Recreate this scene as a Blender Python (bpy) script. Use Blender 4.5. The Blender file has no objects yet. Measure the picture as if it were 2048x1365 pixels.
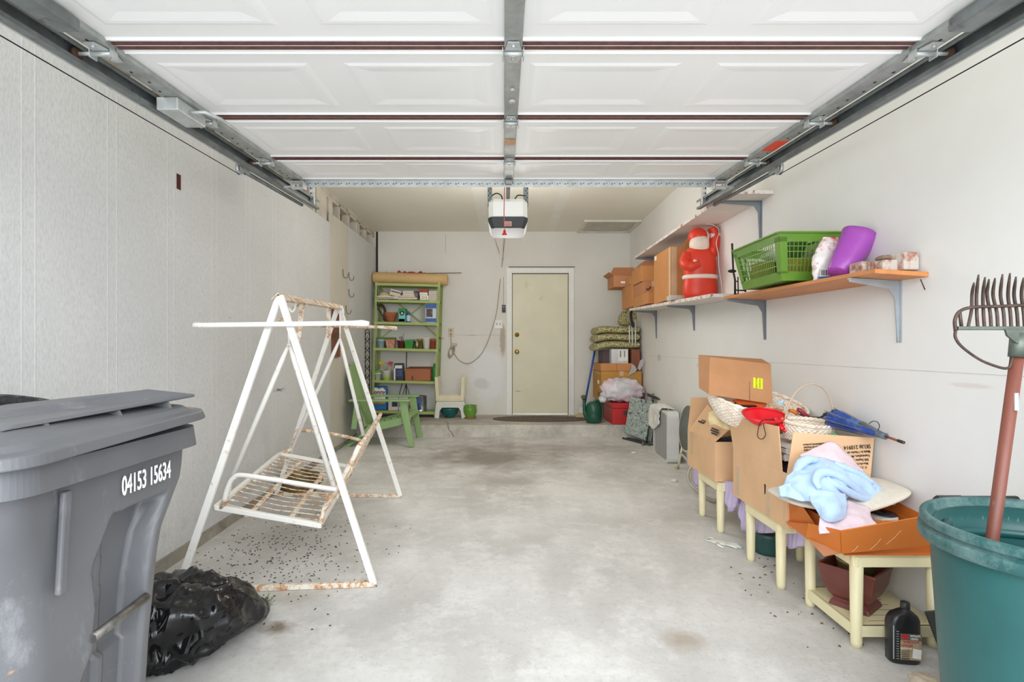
import bpy, math, random
from mathutils import Vector as V, Matrix, Euler, noise
S = bpy.context.scene
C = S.collection
PI = math.pi
# ---------------------------------------------------------------- camera, daylight, exposure
F, CX, CY, CH = 1080.0, 1008.0, 696.0, 1.117          # focal length and vanishing point in pixels, eye height
cam = bpy.data.objects.new('camera', bpy.data.cameras.new('camera'))
C.objects.link(cam)
cam.location = (0, 0, CH)
cam.rotation_euler = (PI/2, 0, 0)
cam.data.sensor_width = 36
cam.data.lens = F/2048*36
cam.data.shift_x = (1024-CX)/2048
cam.data.shift_y = (CY-682.5)/2048
cam.data.clip_start = 0.05
S.camera = cam
w = bpy.data.worlds.new('overcast_sky'); S.world = w; w.use_nodes = True
wn = w.node_tree.nodes['Background']
wn.inputs[0].default_value = (0.88, 0.95, 1.04, 1); wn.inputs[1].default_value = 1.5
S.view_settings.view_transform = 'Standard'
S.view_settings.look = 'None'
S.view_settings.exposure = 0.52
S.view_settings.gamma = 1
S.view_settings.use_curve_mapping = False
S.cycles.max_bounces = 10
S.cycles.diffuse_bounces = 7
def area(name, loc, rot, sx, sy, power, col):
    l = bpy.data.lights.new(name, 'AREA'); l.shape = 'RECTANGLE'; l.size = sx; l.size_y = sy
    l.energy = power; l.color = col
    o = bpy.data.objects.new(name, l); C.objects.link(o); o.location = loc; o.rotation_euler = rot
    return o
# daylight that comes in over the driveway through the raised door
area('daylight', (0.3, -2.2, 2.6), (math.radians(66), 0, 0), 6.0, 3.6, 230, (0.94, 0.975, 1.0))

# ---------------------------------------------------------------- pixel <-> place
SLOPE, YS = 0.0235, 6.74                               # the slab falls towards the driveway; step at YS
XL, XR, YB, ZC, ZS = -1.84, 1.81, 7.77, 2.79, 0.152
def fz(y): return -SLOPE*(YS-y)
def P(px, py, y): return V(((px-CX)/F*y, y, CH-(py-CY)/F*y))
def PF(px, py):
    y = (CH+SLOPE*YS)/((py-CY)/F+SLOPE)
    return P(px, py, y)
def PX(px, py, x): return P(px, py, F*x/(px-CX))        # on a plane of constant x
def PZ(px, py, z): return P(px, py, (CH-z)*F/(py-CY))   # on a plane of constant z

# ---------------------------------------------------------------- materials
def lin(c):
    return tuple(((x/255)/12.92 if x/255 <= 0.04045 else ((x/255+0.055)/1.055)**2.4) for x in c)+(1,)
class NT:
    def __init__(s, name):
        s.m = bpy.data.materials.new(name); s.m.use_nodes = True
        s.t = s.m.node_tree; s.b = s.t.nodes['Principled BSDF']
        s.tc = s.t.nodes.new('ShaderNodeTexCoord')
    def n(s, k, **kw):
        o = s.t.nodes.new('ShaderNode'+k)
        for a, b in kw.items():
            if a[0] == 'i' and a[1:].isdigit(): o.inputs[int(a[1:])].default_value = b
            else: setattr(o, a, b)
        return o
    def l(s, a, b): s.t.links.new(a, b)
    def noise(s, scale, detail=4, rough=0.6, vec=None, stretch=None):
        o = s.n('TexNoise'); o.inputs['Scale'].default_value = scale
        o.inputs['Detail'].default_value = detail; o.inputs['Roughness'].default_value = rough
        v = vec or s.tc.outputs['Object']
        if stretch:
            mp = s.n('Mapping'); mp.inputs['Scale'].default_value = stretch; s.l(v, mp.inputs[0]); v = mp.outputs[0]
        s.l(v, o.inputs['Vector']); return o.outputs['Fac']
    def ramp(s, fac, a, b, lo=0.0, hi=1.0):
        o = s.n('MapRange'); o.inputs['From Min'].default_value = a; o.inputs['From Max'].default_value = b
        o.inputs['To Min'].default_value = lo; o.inputs['To Max'].default_value = hi
        s.l(fac, o.inputs['Value']); return o.outputs[0]
    def mix(s, fac, a, b, mode='MIX'):
        o = s.n('Mix', data_type='RGBA', blend_type=mode)
        if isinstance(fac, float): o.inputs[0].default_value = fac
        else: s.l(fac, o.inputs[0])
        for i, x in ((6, a), (7, b)):
            if isinstance(x, tuple): o.inputs[i].default_value = x
            else: s.l(x, o.inputs[i])
        return o.outputs[2]
    def math(s, op, a, b=None):
        o = s.n('Math', operation=op)
        for i, x in ((0, a), (1, b)):
            if x is None: continue
            if isinstance(x, (int, float)): o.inputs[i].default_value = x
            else: s.l(x, o.inputs[i])
        return o.outputs[0]
    def bump(s, h, strength=0.3, dist=0.01):
        o = s.n('Bump'); o.inputs['Strength'].default_value = strength; o.inputs['Distance'].default_value = dist
        s.l(h, o.inputs['Height']); s.l(o.outputs[0], s.b.inputs['Normal'])
MATS = {}
def M(name, col, rough=0.6, metal=0.0, var=0.10, vs=7, bump=0.0, bs=60, dirt=None, da=0.5, ds=9, spec=0.5, alpha=None, trans=0, sheen=0, stretch=None, emit=0):
    if name in MATS: return MATS[name]
    t = NT(name); b = t.b
    c = lin(col)
    d = tuple(x*(1-var*1.6) for x in c[:3])+(1,); e = tuple(min(1, x*(1+var)) for x in c[:3])+(1,)
    out = t.mix(t.ramp(t.noise(vs, stretch=stretch), 0.3, 0.7), d, e)
    if dirt:
        f = t.ramp(t.noise(ds, 6, 0.7, stretch=stretch), 1-da, 1-da+0.12)
        out = t.mix(f, out, lin(dirt))
    t.l(out, b.inputs['Base Color'])
    b.inputs['Roughness'].default_value = rough; b.inputs['Metallic'].default_value = metal
    b.inputs['Specular IOR Level'].default_value = spec
    if bump: t.bump(t.noise(bs, 3), bump, 0.004)
    if alpha is not None: b.inputs['Alpha'].default_value = alpha
    if trans: b.inputs['Transmission Weight'].default_value = trans
    if sheen: b.inputs['Sheen Weight'].default_value = sheen
    if emit:
        b.inputs['Emission Color'].default_value = c; b.inputs['Emission Strength'].default_value = emit
    MATS[name] = t.m
    return t.m

# ---------------------------------------------------------------- mesh collector
RM = {}
class MB:
    def __init__(s): s.v = []; s.f = []; s.sm = []; s.mi = []; s.cur = 0
    def add(s, vs, fs, smooth=False, m=None):
        n = len(s.v)
        for p in vs:
            p = V(p); s.v.append(m @ p if m else p)
        for f in fs: s.f.append([i+n for i in f]); s.sm.append(smooth); s.mi.append(s.cur)
        return s
    def box(s, c, d, rz=0, m=None):
        """c = centre, d = full sizes"""
        x, y, z = d[0]/2, d[1]/2, d[2]/2
        vs = [(-x,-y,-z),(x,-y,-z),(x,y,-z),(-x,y,-z),(-x,-y,z),(x,-y,z),(x,y,z),(-x,y,z)]
        mm = Matrix.Translation(V(c)) @ Matrix.Rotation(rz, 4, 'Z')
        if m: mm = m @ mm
        return s.add(vs, [(3,2,1,0),(4,5,6,7),(0,1,5,4),(1,2,6,5),(2,3,7,6),(3,0,4,7)], False, mm)
    def hexa(s, q, t):
        """eight corners: bottom four, top four"""
        return s.add(list(q)+list(t), [(3,2,1,0),(4,5,6,7),(0,1,5,4),(1,2,6,5),(2,3,7,6),(3,0,4,7)])
    def bar(s, p, q, w, h, up=(0,0,1)):
        p, q, up = V(p), V(q), V(up); d = (q-p).normalized()
        a = d.cross(up)
        if a.length < 1e-4: a = d.cross(V((1,0,0)))
        a.normalize(); b = a.cross(d)
        o = [a*w/2*i+b*h/2*j for i, j in ((-1,-1),(1,-1),(1,1),(-1,1))]
        return s.add([p+k for k in o]+[q+k for k in o], [(0,1,2,3),(7,6,5,4),(4,5,1,0),(5,6,2,1),(6,7,3,2),(7,4,0,3)])
    def tube(s, pts, r, n=10, closed=False, caps=True, flat=1.0):
        pts = [V(p) for p in pts]; N = len(pts); rs = r if isinstance(r, (list, tuple)) else [r]*N
        prev = None; vs = []
        for i, p in enumerate(pts):
            if closed: d = pts[(i+1) % N]-pts[i-1]
            else: d = pts[min(i+1, N-1)]-pts[max(i-1, 0)]
            if d.length < 1e-7: d = V((0,0,1))
            d.normalize()
            if prev is None:
                a = d.cross(V((0,0,1)))
                if a.length < 1e-3: a = d.cross(V((1,0,0)))
            else: a = prev-d*prev.dot(d)
            if a.length < 1e-5: a = d.orthogonal()
            a.normalize(); prev = a; b = d.cross(a)
            for k in range(n):
                t = 2*PI*k/n; vs.append(p+a*math.cos(t)*rs[i]+b*math.sin(t)*rs[i]*flat)
        fs = []
        for i in range(N if closed else N-1):
            j = (i+1) % N
            for k in range(n): fs.append((i*n+k, i*n+(k+1) % n, j*n+(k+1) % n, j*n+k))
        s.add(vs, fs, n > 5)
        if caps and not closed:
            m = len(s.v)-N*n
            s.f.append([m+k for k in range(n)][::-1]); s.sm.append(False); s.mi.append(s.cur)
            s.f.append([m+(N-1)*n+k for k in range(n)]); s.sm.append(False); s.mi.append(s.cur)
        return s
    def lathe(s, prof, c=(0,0,0), n=28, m=None, sx=1, sy=1, wob=None):
        vs = []
        for i, (r, z) in enumerate(prof):
            for k in range(n):
                t = 2*PI*k/n; rr = r*(wob(t, z) if wob else 1)
                vs.append((c[0]+rr*math.cos(t)*sx, c[1]+rr*math.sin(t)*sy, c[2]+z))
        fs = []
        for i in range(len(prof)-1):
            for k in range(n): fs.append((i*n+k, i*n+(k+1) % n, (i+1)*n+(k+1) % n, (i+1)*n+k))
        if prof[0][0] > 1e-6 and prof[-1][0] < 1e-6: fs.append(tuple(range(n))[::-1])
        return s.add(vs, fs, True, m)
    def prism(s, poly, o, u, v, t):
        """polygon poly in the plane o + x*u + y*v, thickened along u x v by t"""
        o, u, v = V(o), V(u), V(v); nn = u.cross(v).normalized()*t; k = len(poly)
        a = [o+u*x+v*y for x, y in poly]
        return s.add(a+[p+nn for p in a], [tuple(range(k))[::-1], tuple(range(k, 2*k))]+[(i, (i+1) % k, (i+1) % k+k, i+k) for i in range(k)])
    def quad(s, a, b, c, d, t=0.003):
        """a sheet with thickness"""
        a, b, c, d = map(V, (a, b, c, d)); nn = (b-a).cross(d-a).normalized()*t
        return s.add([a, b, c, d, a+nn, b+nn, c+nn, d+nn], [(3,2,1,0),(4,5,6,7),(0,1,5,4),(1,2,6,5),(2,3,7,6),(3,0,4,7)])
    def grid(s, fn, nu, nv, smooth=True, cu=False, cv=False):
        vs = [fn(i/(nu if cu else nu-1), j/(nv if cv else nv-1)) for i in range(nu) for j in range(nv)]
        fs = [(i*nv+j, ((i+1) % nu)*nv+j, ((i+1) % nu)*nv+(j+1) % nv, i*nv+(j+1) % nv)
              for i in range(nu if cu else nu-1) for j in range(nv if cv else nv-1)]
        return s.add(vs, fs, smooth)
    def blob(s, c, r, n=16, m=None, amp=0, fr=3, seed=0, p=2.0):
        """superellipsoid with optional lumps"""
        vs = []; c = V(c)
        def sp(x): return math.copysign(abs(x)**(2/p), x)
        for i in range(n+1):
            a = -PI/2+PI*i/n
            for k in range(2*n):
                t = PI*k/n
                q = V((sp(math.cos(a))*sp(math.cos(t))*r[0], sp(math.cos(a))*sp(math.sin(t))*r[1], sp(math.sin(a))*r[2]))
                if amp: q = q*(1+amp*noise.noise(q*fr/max(r)+V((seed, seed*1.7, 0))))
                vs.append(q+c)
        fs = [(i*2*n+k, i*2*n+(k+1) % (2*n), (i+1)*2*n+(k+1) % (2*n), (i+1)*2*n+k) for i in range(n) for k in range(2*n)]
        return s.add(vs, fs, True, m)
    def ring(s, c, R, r, n=32, k=8, m=None, sx=1, sy=1):
        pts = [(c[0]+R*math.cos(2*PI*i/n)*sx, c[1]+R*math.sin(2*PI*i/n)*sy, c[2]) for i in range(n)]
        if m: pts = [m @ V(p) for p in pts]
        return s.tube(pts, r, k, closed=True)
    def build(s, name, mat, parent=None, bevel=0, sub=0, solid=0, w=False, label=None, noname=None):
        vs = s.v; root = parent
        while root is not None and root.parent is not None: root = root.parent
        if w and root is not None:
            inv = RM[root.name].inverted(); vs = [inv @ p for p in vs]
        me = bpy.data.meshes.new(name)
        me.from_pydata([tuple(p) for p in vs], [], s.f)
        me.polygons.foreach_set('use_smooth', s.sm)
        mats = mat if isinstance(mat, (list, tuple)) else [mat]
        for x in mats: me.materials.append(x)
        if len(mats) > 1: me.polygons.foreach_set('material_index', s.mi)
        me.validate(); me.update()
        o = bpy.data.objects.new(name, me); C.objects.link(o); o.parent = parent
        if sub:
            md = o.modifiers.new('sub', 'SUBSURF'); md.levels = md.render_levels = sub
        if solid:
            md = o.modifiers.new('solid', 'SOLIDIFY'); md.thickness = solid; md.offset = 0
        if bevel:
            md = o.modifiers.new('bev', 'BEVEL'); md.width = bevel; md.segments = 2; md.limit_method = 'ANGLE'; md.angle_limit = math.radians(50)
        if label: o['label'] = label
        return o
def thing(name, label, cat, loc, rz=0, group=None, rot=None):
    o = bpy.data.objects.new(name, None); C.objects.link(o); o.empty_display_size = 0.05
    o.location = loc; o.rotation_euler = rot if rot else (0, 0, rz)
    o['label'] = label; o['category'] = cat
    if group: o['group'] = group
    RM[o.name] = Matrix.Translation(V(loc)) @ Euler(rot if rot else (0, 0, rz)).to_matrix().to_4x4()
    return o
def solo(mb, name, mat, label, cat, group=None, kind=None, **kw):
    xs = [p.x for p in mb.v]; ys = [p.y for p in mb.v]; zs = [p.z for p in mb.v]
    b = V(((min(xs)+max(xs))/2, (min(ys)+max(ys))/2, min(zs)))
    mb.v = [p-b for p in mb.v]
    o = mb.build(name, mat, **kw); o.location = b; RM[o.name] = Matrix.Translation(b)
    if label: o['label'] = label
    if cat: o['category'] = cat
    if group: o['group'] = group
    if kind: o['kind'] = kind
    return o
def struct(mb, name, mat, parent=None, label=None, **kw):
    o = mb.build(name, mat, parent, **kw)
    if parent is None: o['kind'] = 'structure'; RM[o.name] = Matrix.Identity(4)
    if label: o['label'] = label
    return o
def dup(root, loc, rz, label, group=None):
    r = root.copy(); C.objects.link(r); r.location = loc
    r.rotation_euler = (root.rotation_euler[0], root.rotation_euler[1], rz)
    r['label'] = label
    if group: r['group'] = group
    RM[r.name] = Matrix.Translation(V(loc)) @ Euler(r.rotation_euler).to_matrix().to_4x4()
    def rec(a, b):
        for ch in list(a.children):
            c = ch.copy(); C.objects.link(c); c.parent = b; rec(ch, c)
    rec(root, r)
    return r
def text(name, s, size, o, right, up, mat, parent, w=True, align='CENTER', ext=0.0006, sx=1.0, bold=0.0):
    cu = bpy.data.curves.new('t', 'FONT'); cu.body = s; cu.size = size; cu.extrude = ext; cu.align_x = align; cu.align_y = 'CENTER'
    cu.resolution_u = 3; cu.offset = bold
    ob = bpy.data.objects.new('t', cu); C.objects.link(ob)
    bpy.context.view_layer.update()
    me = bpy.data.meshes.new_from_object(ob.evaluated_get(bpy.context.evaluated_depsgraph_get()))
    bpy.data.objects.remove(ob)
    r = V(right).normalized(); u = V(up); u = (u-r*u.dot(r)).normalized(); nn = r.cross(u)
    m = Matrix(((r.x, u.x, nn.x, o[0]), (r.y, u.y, nn.y, o[1]), (r.z, u.z, nn.z, o[2]), (0, 0, 0, 1))) @ Matrix.Scale(sx, 4, (1, 0, 0))
    if w and parent is not None:
        root = parent
        while root.parent is not None: root = root.parent
        m = RM[root.name].inverted() @ m
    me.transform(m); me.materials.clear(); me.materials.append(mat); me.name = name
    ob = bpy.data.objects.new(name, me); C.objects.link(ob); ob.parent = parent
    return ob
def arc(c, r, a0, a1, n, u, v):
    c, u, v = V(c), V(u), V(v)
    return [c+u*r*math.cos(a0+(a1-a0)*i/(n-1))+v*r*math.sin(a0+(a1-a0)*i/(n-1)) for i in range(n)]
def smooth_pts(pts, k=6):
    """Catmull-Rom through the points"""
    pts = [V(p) for p in pts]; out = []
    q = [pts[0]*2-pts[1]]+pts+[pts[-1]*2-pts[-2]]
    for i in range(1, len(q)-2):
        a, b, c, d = q[i-1], q[i], q[i+1], q[i+2]
        for j in range(k):
            t = j/k
            out.append(0.5*((2*b)+(c-a)*t+(2*a-5*b+4*c-d)*t*t+(3*b-a-3*c+d)*t**3))
    out.append(pts[-1]); return out
# ================================================================ THE SETTING
# concrete slab with worn patches and stains
t = NT('concrete_slab'); oc = t.tc.outputs['Object']
base = t.mix(t.ramp(t.noise(1.3, 5, 0.6), 0.35, 0.65), lin((188, 185, 180)), lin((215, 213, 209)))
base = t.mix(t.ramp(t.noise(5, 8, 0.75), 0.48, 0.75), base, lin((228, 226, 222)))
base = t.mix(t.ramp(t.noise(38, 6, 0.8), 0.52, 0.8, 0, 0.55), base, lin((150, 144, 136)))
def stain(t, vec, c, r, scale, amt):
    vm = t.n('VectorMath', operation='SUBTRACT'); t.l(vec, vm.inputs[0]); vm.inputs[1].default_value = c
    sc = t.n('VectorMath', operation='MULTIPLY'); t.l(vm.outputs[0], sc.inputs[0]); sc.inputs[1].default_value = (1/r[0], 1/r[1], 0)
    ln = t.n('VectorMath', operation='LENGTH'); t.l(sc.outputs[0], ln.inputs[0])
    d = t.math('ADD', ln.outputs['Value'], t.ramp(t.noise(scale, 6, 0.7), 0, 1, -0.75, 0.75))
    return t.ramp(d, 1.0, 0.2, 0, amt)
for c, r, sc, a, col in (((-0.15, 5.6, 0), (0.95, 0.75, 1), 2.6, 0.8, (122, 112, 100)), ((0.05, 4.75, 0), (0.42, 0.3, 1), 5, 0.5, (128, 120, 110)),
                         ((-1.35, 3.4, 0), (0.75, 1.2, 1), 2, 0.55, (148, 143, 134)), ((-0.98, 2.35, 0), (0.10, 0.07, 1), 16, 0.9, (120, 104, 84)),
                         ((0.75, 2.25, 0), (0.12, 0.10, 1), 14, 0.55, (150, 130, 100)), ((-1.0, 2.62, 0), (0.2, 0.12, 1), 14, 0.4, (150, 135, 115)),
                         ((0.35, 6.1, 0), (1.6, 0.35, 1), 2.6, 0.5, (140, 130, 118))):
    base = t.mix(stain(t, oc, c, r, sc, a), base, lin(col))
t.l(base, t.b.inputs['Base Color']); t.b.inputs['Roughness'].default_value = 0.72
t.bump(t.noise(70, 6, 0.8), 0.35, 0.004)
MF = t.m
m = MB()
def fl(u, v):
    x = -2.6+5.2*u; y = -5+(YS+0.2+5)*v
    return (x, y, fz(y))
m.grid(fl, 3, 24, False)
n0 = len(m.v)
struct(m, 'floor', MF, solid=0)
# raised step across the back
t = NT('step_concrete')
b_ = t.mix(t.ramp(t.noise(2.4, 6, 0.7), 0.35, 0.7), lin((168, 162, 152)), lin((214, 210, 200)))
b_ = t.mix(t.ramp(t.noise(22, 6, 0.8), 0.5, 0.8, 0, 0.7), b_, lin((140, 130, 118)))
b_ = t.mix(stain(t, t.tc.outputs['Object'], (-1.2, 7.3, 0.15), (0.9, 0.5, 1), 3, 0.6), b_, lin((120, 112, 104)))
t.l(b_, t.b.inputs['Base Color']); t.b.inputs['Roughness'].default_value = 0.8; t.bump(t.noise(60, 6, 0.8), 0.4, 0.005)
MST = t.m
m = MB(); m.box(((XL+XR)/2, (YS+YB)/2+0.05, ZS/2-0.02), (XR-XL+0.1, YB-YS+0.1, ZS+0.04))
st = struct(m, 'floor_step', MST, bevel=0.008)
m = MB(); m.tube(smooth_pts([(-0.62, 6.737, 0.001), (-0.655, 6.737, 0.06), (-0.69, 6.737, 0.1), (-0.70, 6.738, 0.152), (-0.715, 6.9, 0.153), (-0.76, 7.05, 0.153)]), 0.003, 5)
m.build('crack', M('crack_dark', (70, 64, 58), 0.95), st, label='dark jagged crack')
# walls
def paint(name, col, col2, sc=1.2, marks=None, rough=0.75, bump=0.12):
    t = NT(name)
    o = t.mix(t.ramp(t.noise(sc, 5, 0.6), 0.35, 0.7), lin(col), lin(col2))
    for (c, r, s_, a, cc) in marks or ():
        o = t.mix(stain3(t, c, r, s_, a), o, lin(cc))
    t.l(o, t.b.inputs['Base Color']); t.b.inputs['Roughness'].default_value = rough
    t.bump(t.noise(160, 3, 0.6), bump, 0.002)
    return t
def stain3(t, c, r, scale, amt):
    vm = t.n('VectorMath', operation='SUBTRACT'); t.l(t.tc.outputs['Object'], vm.inputs[0]); vm.inputs[1].default_value = c
    sc = t.n('VectorMath', operation='MULTIPLY'); t.l(vm.outputs[0], sc.inputs[0]); sc.inputs[1].default_value = tuple(1/q for q in r)
    ln = t.n('VectorMath', operation='LENGTH'); t.l(sc.outputs[0], ln.inputs[0])
    d = t.math('ADD', ln.outputs['Value'], t.ramp(t.noise(scale, 6, 0.75), 0, 1, -0.6, 0.6))
    return t.ramp(d, 1.0, 0.6, 0, amt)
MBK = paint('back_wall_paint', (214, 211, 203), (222, 219, 212), 1.4,
            [((-0.22, YB, 0.72), (0.28, 1, 0.5), 3, 0.8, (226, 228, 230)), ((-1.15, YB, 0.35), (0.7, 1, 0.22), 3, 0.6, (226, 228, 230)),
             ((-0.02, YB, 1.22), (0.05, 1, 0.28), 9, 0.6, (150, 130, 110)), ((-0.33, YB, 0.6), (0.13, 1, 0.1), 6, 0.5, (190, 190, 188))]).m
t = paint('right_wall_paint', (226, 224, 219), (234, 233, 230), 0.9,
          [((XR, 1.75, 2.45), (1, 0.25, 0.3), 3, 0.35, (206, 202, 192)), ((XR, 6.3, 1.0), (1, 0.09, 0.05), 20, 0.7, (190, 186, 178)),
           ((XR, 5.0, 0.95), (1, 0.1, 0.03), 20, 0.5, (200, 196, 190)), ((XR, 2.36, 0.12), (1, 0.3, 0.2), 6, 0.2, (186, 176, 162)), ((XR, 2.1, 0.97), (1, 0.12, 0.012), 45, 0.35, (206, 180, 165))])
MRW = t.m
MCL = paint('ceiling_paint', (232, 228, 214), (238, 235, 222), 0.8).m
# left wall: sheet panelling with paired vertical grooves and a woven speckle
t = NT('left_panelling'); oc = t.tc.outputs['Object']
sp = t.n('SeparateXYZ'); t.l(oc, sp.inputs[0]); yy = sp.outputs[1]
o_ = t.mix(t.ramp(t.noise(0.8, 4, 0.6), 0.3, 0.7), lin((198, 198, 197)), lin((210, 210, 209)))
wv = t.noise(120, 3, 0.7, stretch=(1, 1, 0.35))
o_ = t.mix(t.ramp(wv, 0.42, 0.66, 0, 0.55), o_, lin((176, 178, 180)))
md = t.math('MODULO', t.math('ADD', yy, 10-1.78+0.03), 0.447)
d1 = t.math('ABSOLUTE', t.math('SUBTRACT', md, 0.0295)); d2 = t.math('ABSOLUTE', t.math('SUBTRACT', md, 0.0885))
g = t.ramp(t.math('MINIMUM', d1, d2), 0.002, 0.006, 1, 0)
o_ = t.mix(t.ramp(g, 0, 1, 0, 0.35), o_, lin((222, 222, 220)))
for c, r, sc, a, cc in (((XL, 4.42, 0.77), (1, 0.17, 0.022), 45, 1.0, (70, 68, 66)), ((XL, 4.2, 0.10), (1, 2.6, 0.08), 7, 0.25, (168, 162, 150)),
                        ((XL, 3.62, 1.32), (1, 0.03, 0.012), 40, 0.8, (120, 115, 110))):
    vm = t.n('VectorMath', operation='SUBTRACT'); t.l(oc, vm.inputs[0]); vm.inputs[1].default_value = c
    s2 = t.n('VectorMath', operation='MULTIPLY'); t.l(vm.outputs[0], s2.inputs[0]); s2.inputs[1].default_value = tuple(1/q for q in r)
    ln = t.n('VectorMath', operation='LENGTH'); t.l(s2.outputs[0], ln.inputs[0])
    dd = t.math('ADD', ln.outputs['Value'], t.ramp(t.noise(sc, 4, 0.7), 0.3, 0.7, -0.2, 1.1))
    o_ = t.mix(t.ramp(dd, 1.0, 0.7, 0, a), o_, lin(cc))
t.l(o_, t.b.inputs['Base Color']); t.b.inputs['Roughness'].default_value = 0.55
t.bump(t.math('ADD', t.math('MULTIPLY', wv, 0.6), g), 0.35, 0.002)
MLP = t.m
MTAN = M('bare_panel', (196, 190, 178), 0.7, var=0.05, vs=2)
MFR = M('whitewashed_framing', (200, 192, 178), 0.8, var=0.12, vs=5, dirt=(140, 122, 100), da=0.42, ds=6)
MDK = M('dark_gap', (52, 40, 34), 0.9)
# back wall with door opening
DX0, DX1, DZ0, DZ1 = (1024-CX)/139.0, (1137-CX)/139.0, ZS, CH+(696-547)/139.0
m = MB(); T_ = 0.1
m.box(((XL-0.1+DX0)/2, YB+T_/2, ZC/2), (DX0-XL+0.1, T_, ZC+0.1))
m.box(((DX1+XR+0.1)/2, YB+T_/2, ZC/2), (XR+0.1-DX1, T_, ZC+0.1))
m.box(((DX0+DX1)/2, YB+T_/2, (DZ1+ZC)/2+0.025), (DX1-DX0, T_, ZC+0.05-DZ1))
m.box(((DX0+DX1)/2, YB+T_/2, 0.05), (DX1-DX0, T_, 0.2))
wb = struct(m, 'wall_back', MBK)
m = MB()
m.tube([(-1.5, YB-0.001, 1.735-0.4), (-0.45, YB-0.001, 1.345)], 0.0001, 3)
m = MB(); m.box((-0.84, YB-0.0008, 2.62), (0.006, 0.002, 0.27))
m.box((-0.25, YB-0.0008, 1.30), (0.5, 0.002, 0.004)); m.box((-0.55, YB-0.0008, 1.30), (0.3, 0.002, 0.003))
m.build('joint_line', M('joint_grey', (176, 172, 162), 0.8), wb)  # thin grey joint lines on the back wall
m = MB(); m.box((XL+0.014, YB-0.006, 2.25), (0.026, 0.01, 1.07))
m.build('corner_gap', MDK, wb, label='dark open gap in the corner')
# back door
MDS = M('door_cream', (218, 213, 188), 0.5, var=0.03, vs=3, dirt=(196, 186, 158), da=0.36, ds=2.5)
MTR = M('trim_white', (232, 231, 226), 0.5, var=0.03, vs=4, dirt=(190, 186, 178), da=0.36, ds=7)
MBR = M('brass', (196, 160, 84), 0.3, 1.0, var=0.1)
m = MB(); m.box(((DX0+DX1)/2, YB+0.035, (DZ0+DZ1)/2+0.004), (DX1-DX0-0.012, 0.04, DZ1-DZ0-0.014))
dr = struct(m, 'door_1', MDS, bevel=0.002)
m = MB(); dx = P(1034, 0, YB).x
for z in (P(0, 670, YB).z,):
    m.lathe([(0.033, 0), (0.033, 0.008), (0.024, 0.014), (0.012, 0.016), (0.012, 0.022), (0, 0.022)], m=Matrix.Translation((dx, YB+0.015, z)) @ Matrix.Rotation(PI/2, 4, 'X'))
m.build('deadbolt', MBR, dr)
m = MB(); z = P(0, 704, YB).z
m.lathe([(0.032, 0), (0.032, 0.006), (0.014, 0.010), (0.012, 0.03), (0.026, 0.045), (0.028, 0.058), (0.02, 0.066), (0, 0.067)], m=Matrix.Translation((dx, YB+0.015, z)) @ Matrix.Rotation(PI/2, 4, 'X'))
m.build('door_knob', MBR, dr)
m = MB(); m.box((P(1036, 0, YB).x, YB+0.0135, P(0, 783, YB).z), (0.075, 0.004, 0.006)); m.build('scratch', M('scratch', (110, 108, 90)), dr)
# casing, ceiling-to-floor trim
m = MB(); cw = 0.078
for x in (DX0-cw/2, DX1+cw/2):
    m.box((x, YB-0.009, (DZ0+DZ1+cw)/2), (cw, 0.018, DZ1-DZ0+cw)); m.box((x+(0.028 if x < 0.3 else -0.028), YB-0.013, (DZ0+DZ1)/2), (0.02, 0.026, DZ1-DZ0))
m.box(((DX0+DX1)/2, YB-0.009, DZ1+cw/2), (DX1-DX0, 0.018, cw)); m.box(((DX0+DX1)/2, YB-0.013, DZ1+0.014), (DX1-DX0, 0.026, 0.02))
tr = struct(m, 'trim_1', MTR, bevel=0.003)
m = MB()
for x in (DX0+0.003, DX1-0.003): m.box((x, YB+0.02, (DZ0+DZ1)/2), (0.006, 0.03, DZ1-DZ0))
m.box(((DX0+DX1)/2, YB+0.02, DZ1-0.004), (DX1-DX0, 0.03, 0.008))
m.build('door_stop_gap', MDK, tr, label='dark gap around the slab')
m = MB(); m.box(((DX0+DX1)/2+0.02, YB-0.015, DZ1+cw+0.012), (DX1-DX0+cw*2-0.02, 0.03, 0.008)); m.build('ledge', M('ledge_grey', (120, 118, 112)), tr)
# right wall
m = MB(); m.box((XR+0.05, (0.45+YB)/2+0.05, ZC/2-0.1), (0.1, YB-0.45+0.1, ZC+0.3)); wr = struct(m, 'wall_right', MRW)
m = MB(); m.box((XR-0.0004, 3.9, 1.017), (0.001, 5.6, 0.003)); m.build('joint_line', M('joint_light', (202, 200, 195), 0.8), wr)
m = MB(); m.tube([(XR, PX(1805, 610, XR).y, PX(1805, 610, XR).z)]*2, 0.0001, 3)
# left wall: near panels, far panels, framing above
ZP1, ZP2, YP1, YP2 = 2.44, 2.55, 5.71, 6.39
m = MB(); m.box((XL-0.008, (0.45+YP1)/2, (ZP1-0.045)/2), (0.016, YP1-0.45-0.006, ZP1+0.045))
m.box((XL-0.009, (YP2+YB)/2, (ZP2+0.03)/2), (0.016, YB-YP2-0.006, ZP2-0.03))
wl = struct(m, 'wall_left', MLP)
m = MB(); m.box((XL-0.010, (YP1+YP2)/2, (ZP2+0.03)/2), (0.016, YP2-YP1-0.004, ZP2-0.03)); m.build('bare_panel', MTAN, wl, label='beige unpainted panel')
m = MB(); m.box((XL-0.15, (0.45+YB)/2, ZC/2-0.1), (0.05, YB-0.45+0.1, ZC+0.3)); m.build('sheathing', M('sheathing_board', (165, 150, 128), 0.85, var=0.15, vs=3), wl)
m = MB()
m.box((XL-0.068, (0.45+YB)/2, ZC-0.02), (0.09, YB-0.45, 0.04)); m.box((XL-0.068, (0.45+YB)/2, ZC-0.062), (0.09, YB-0.45, 0.038))
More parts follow.
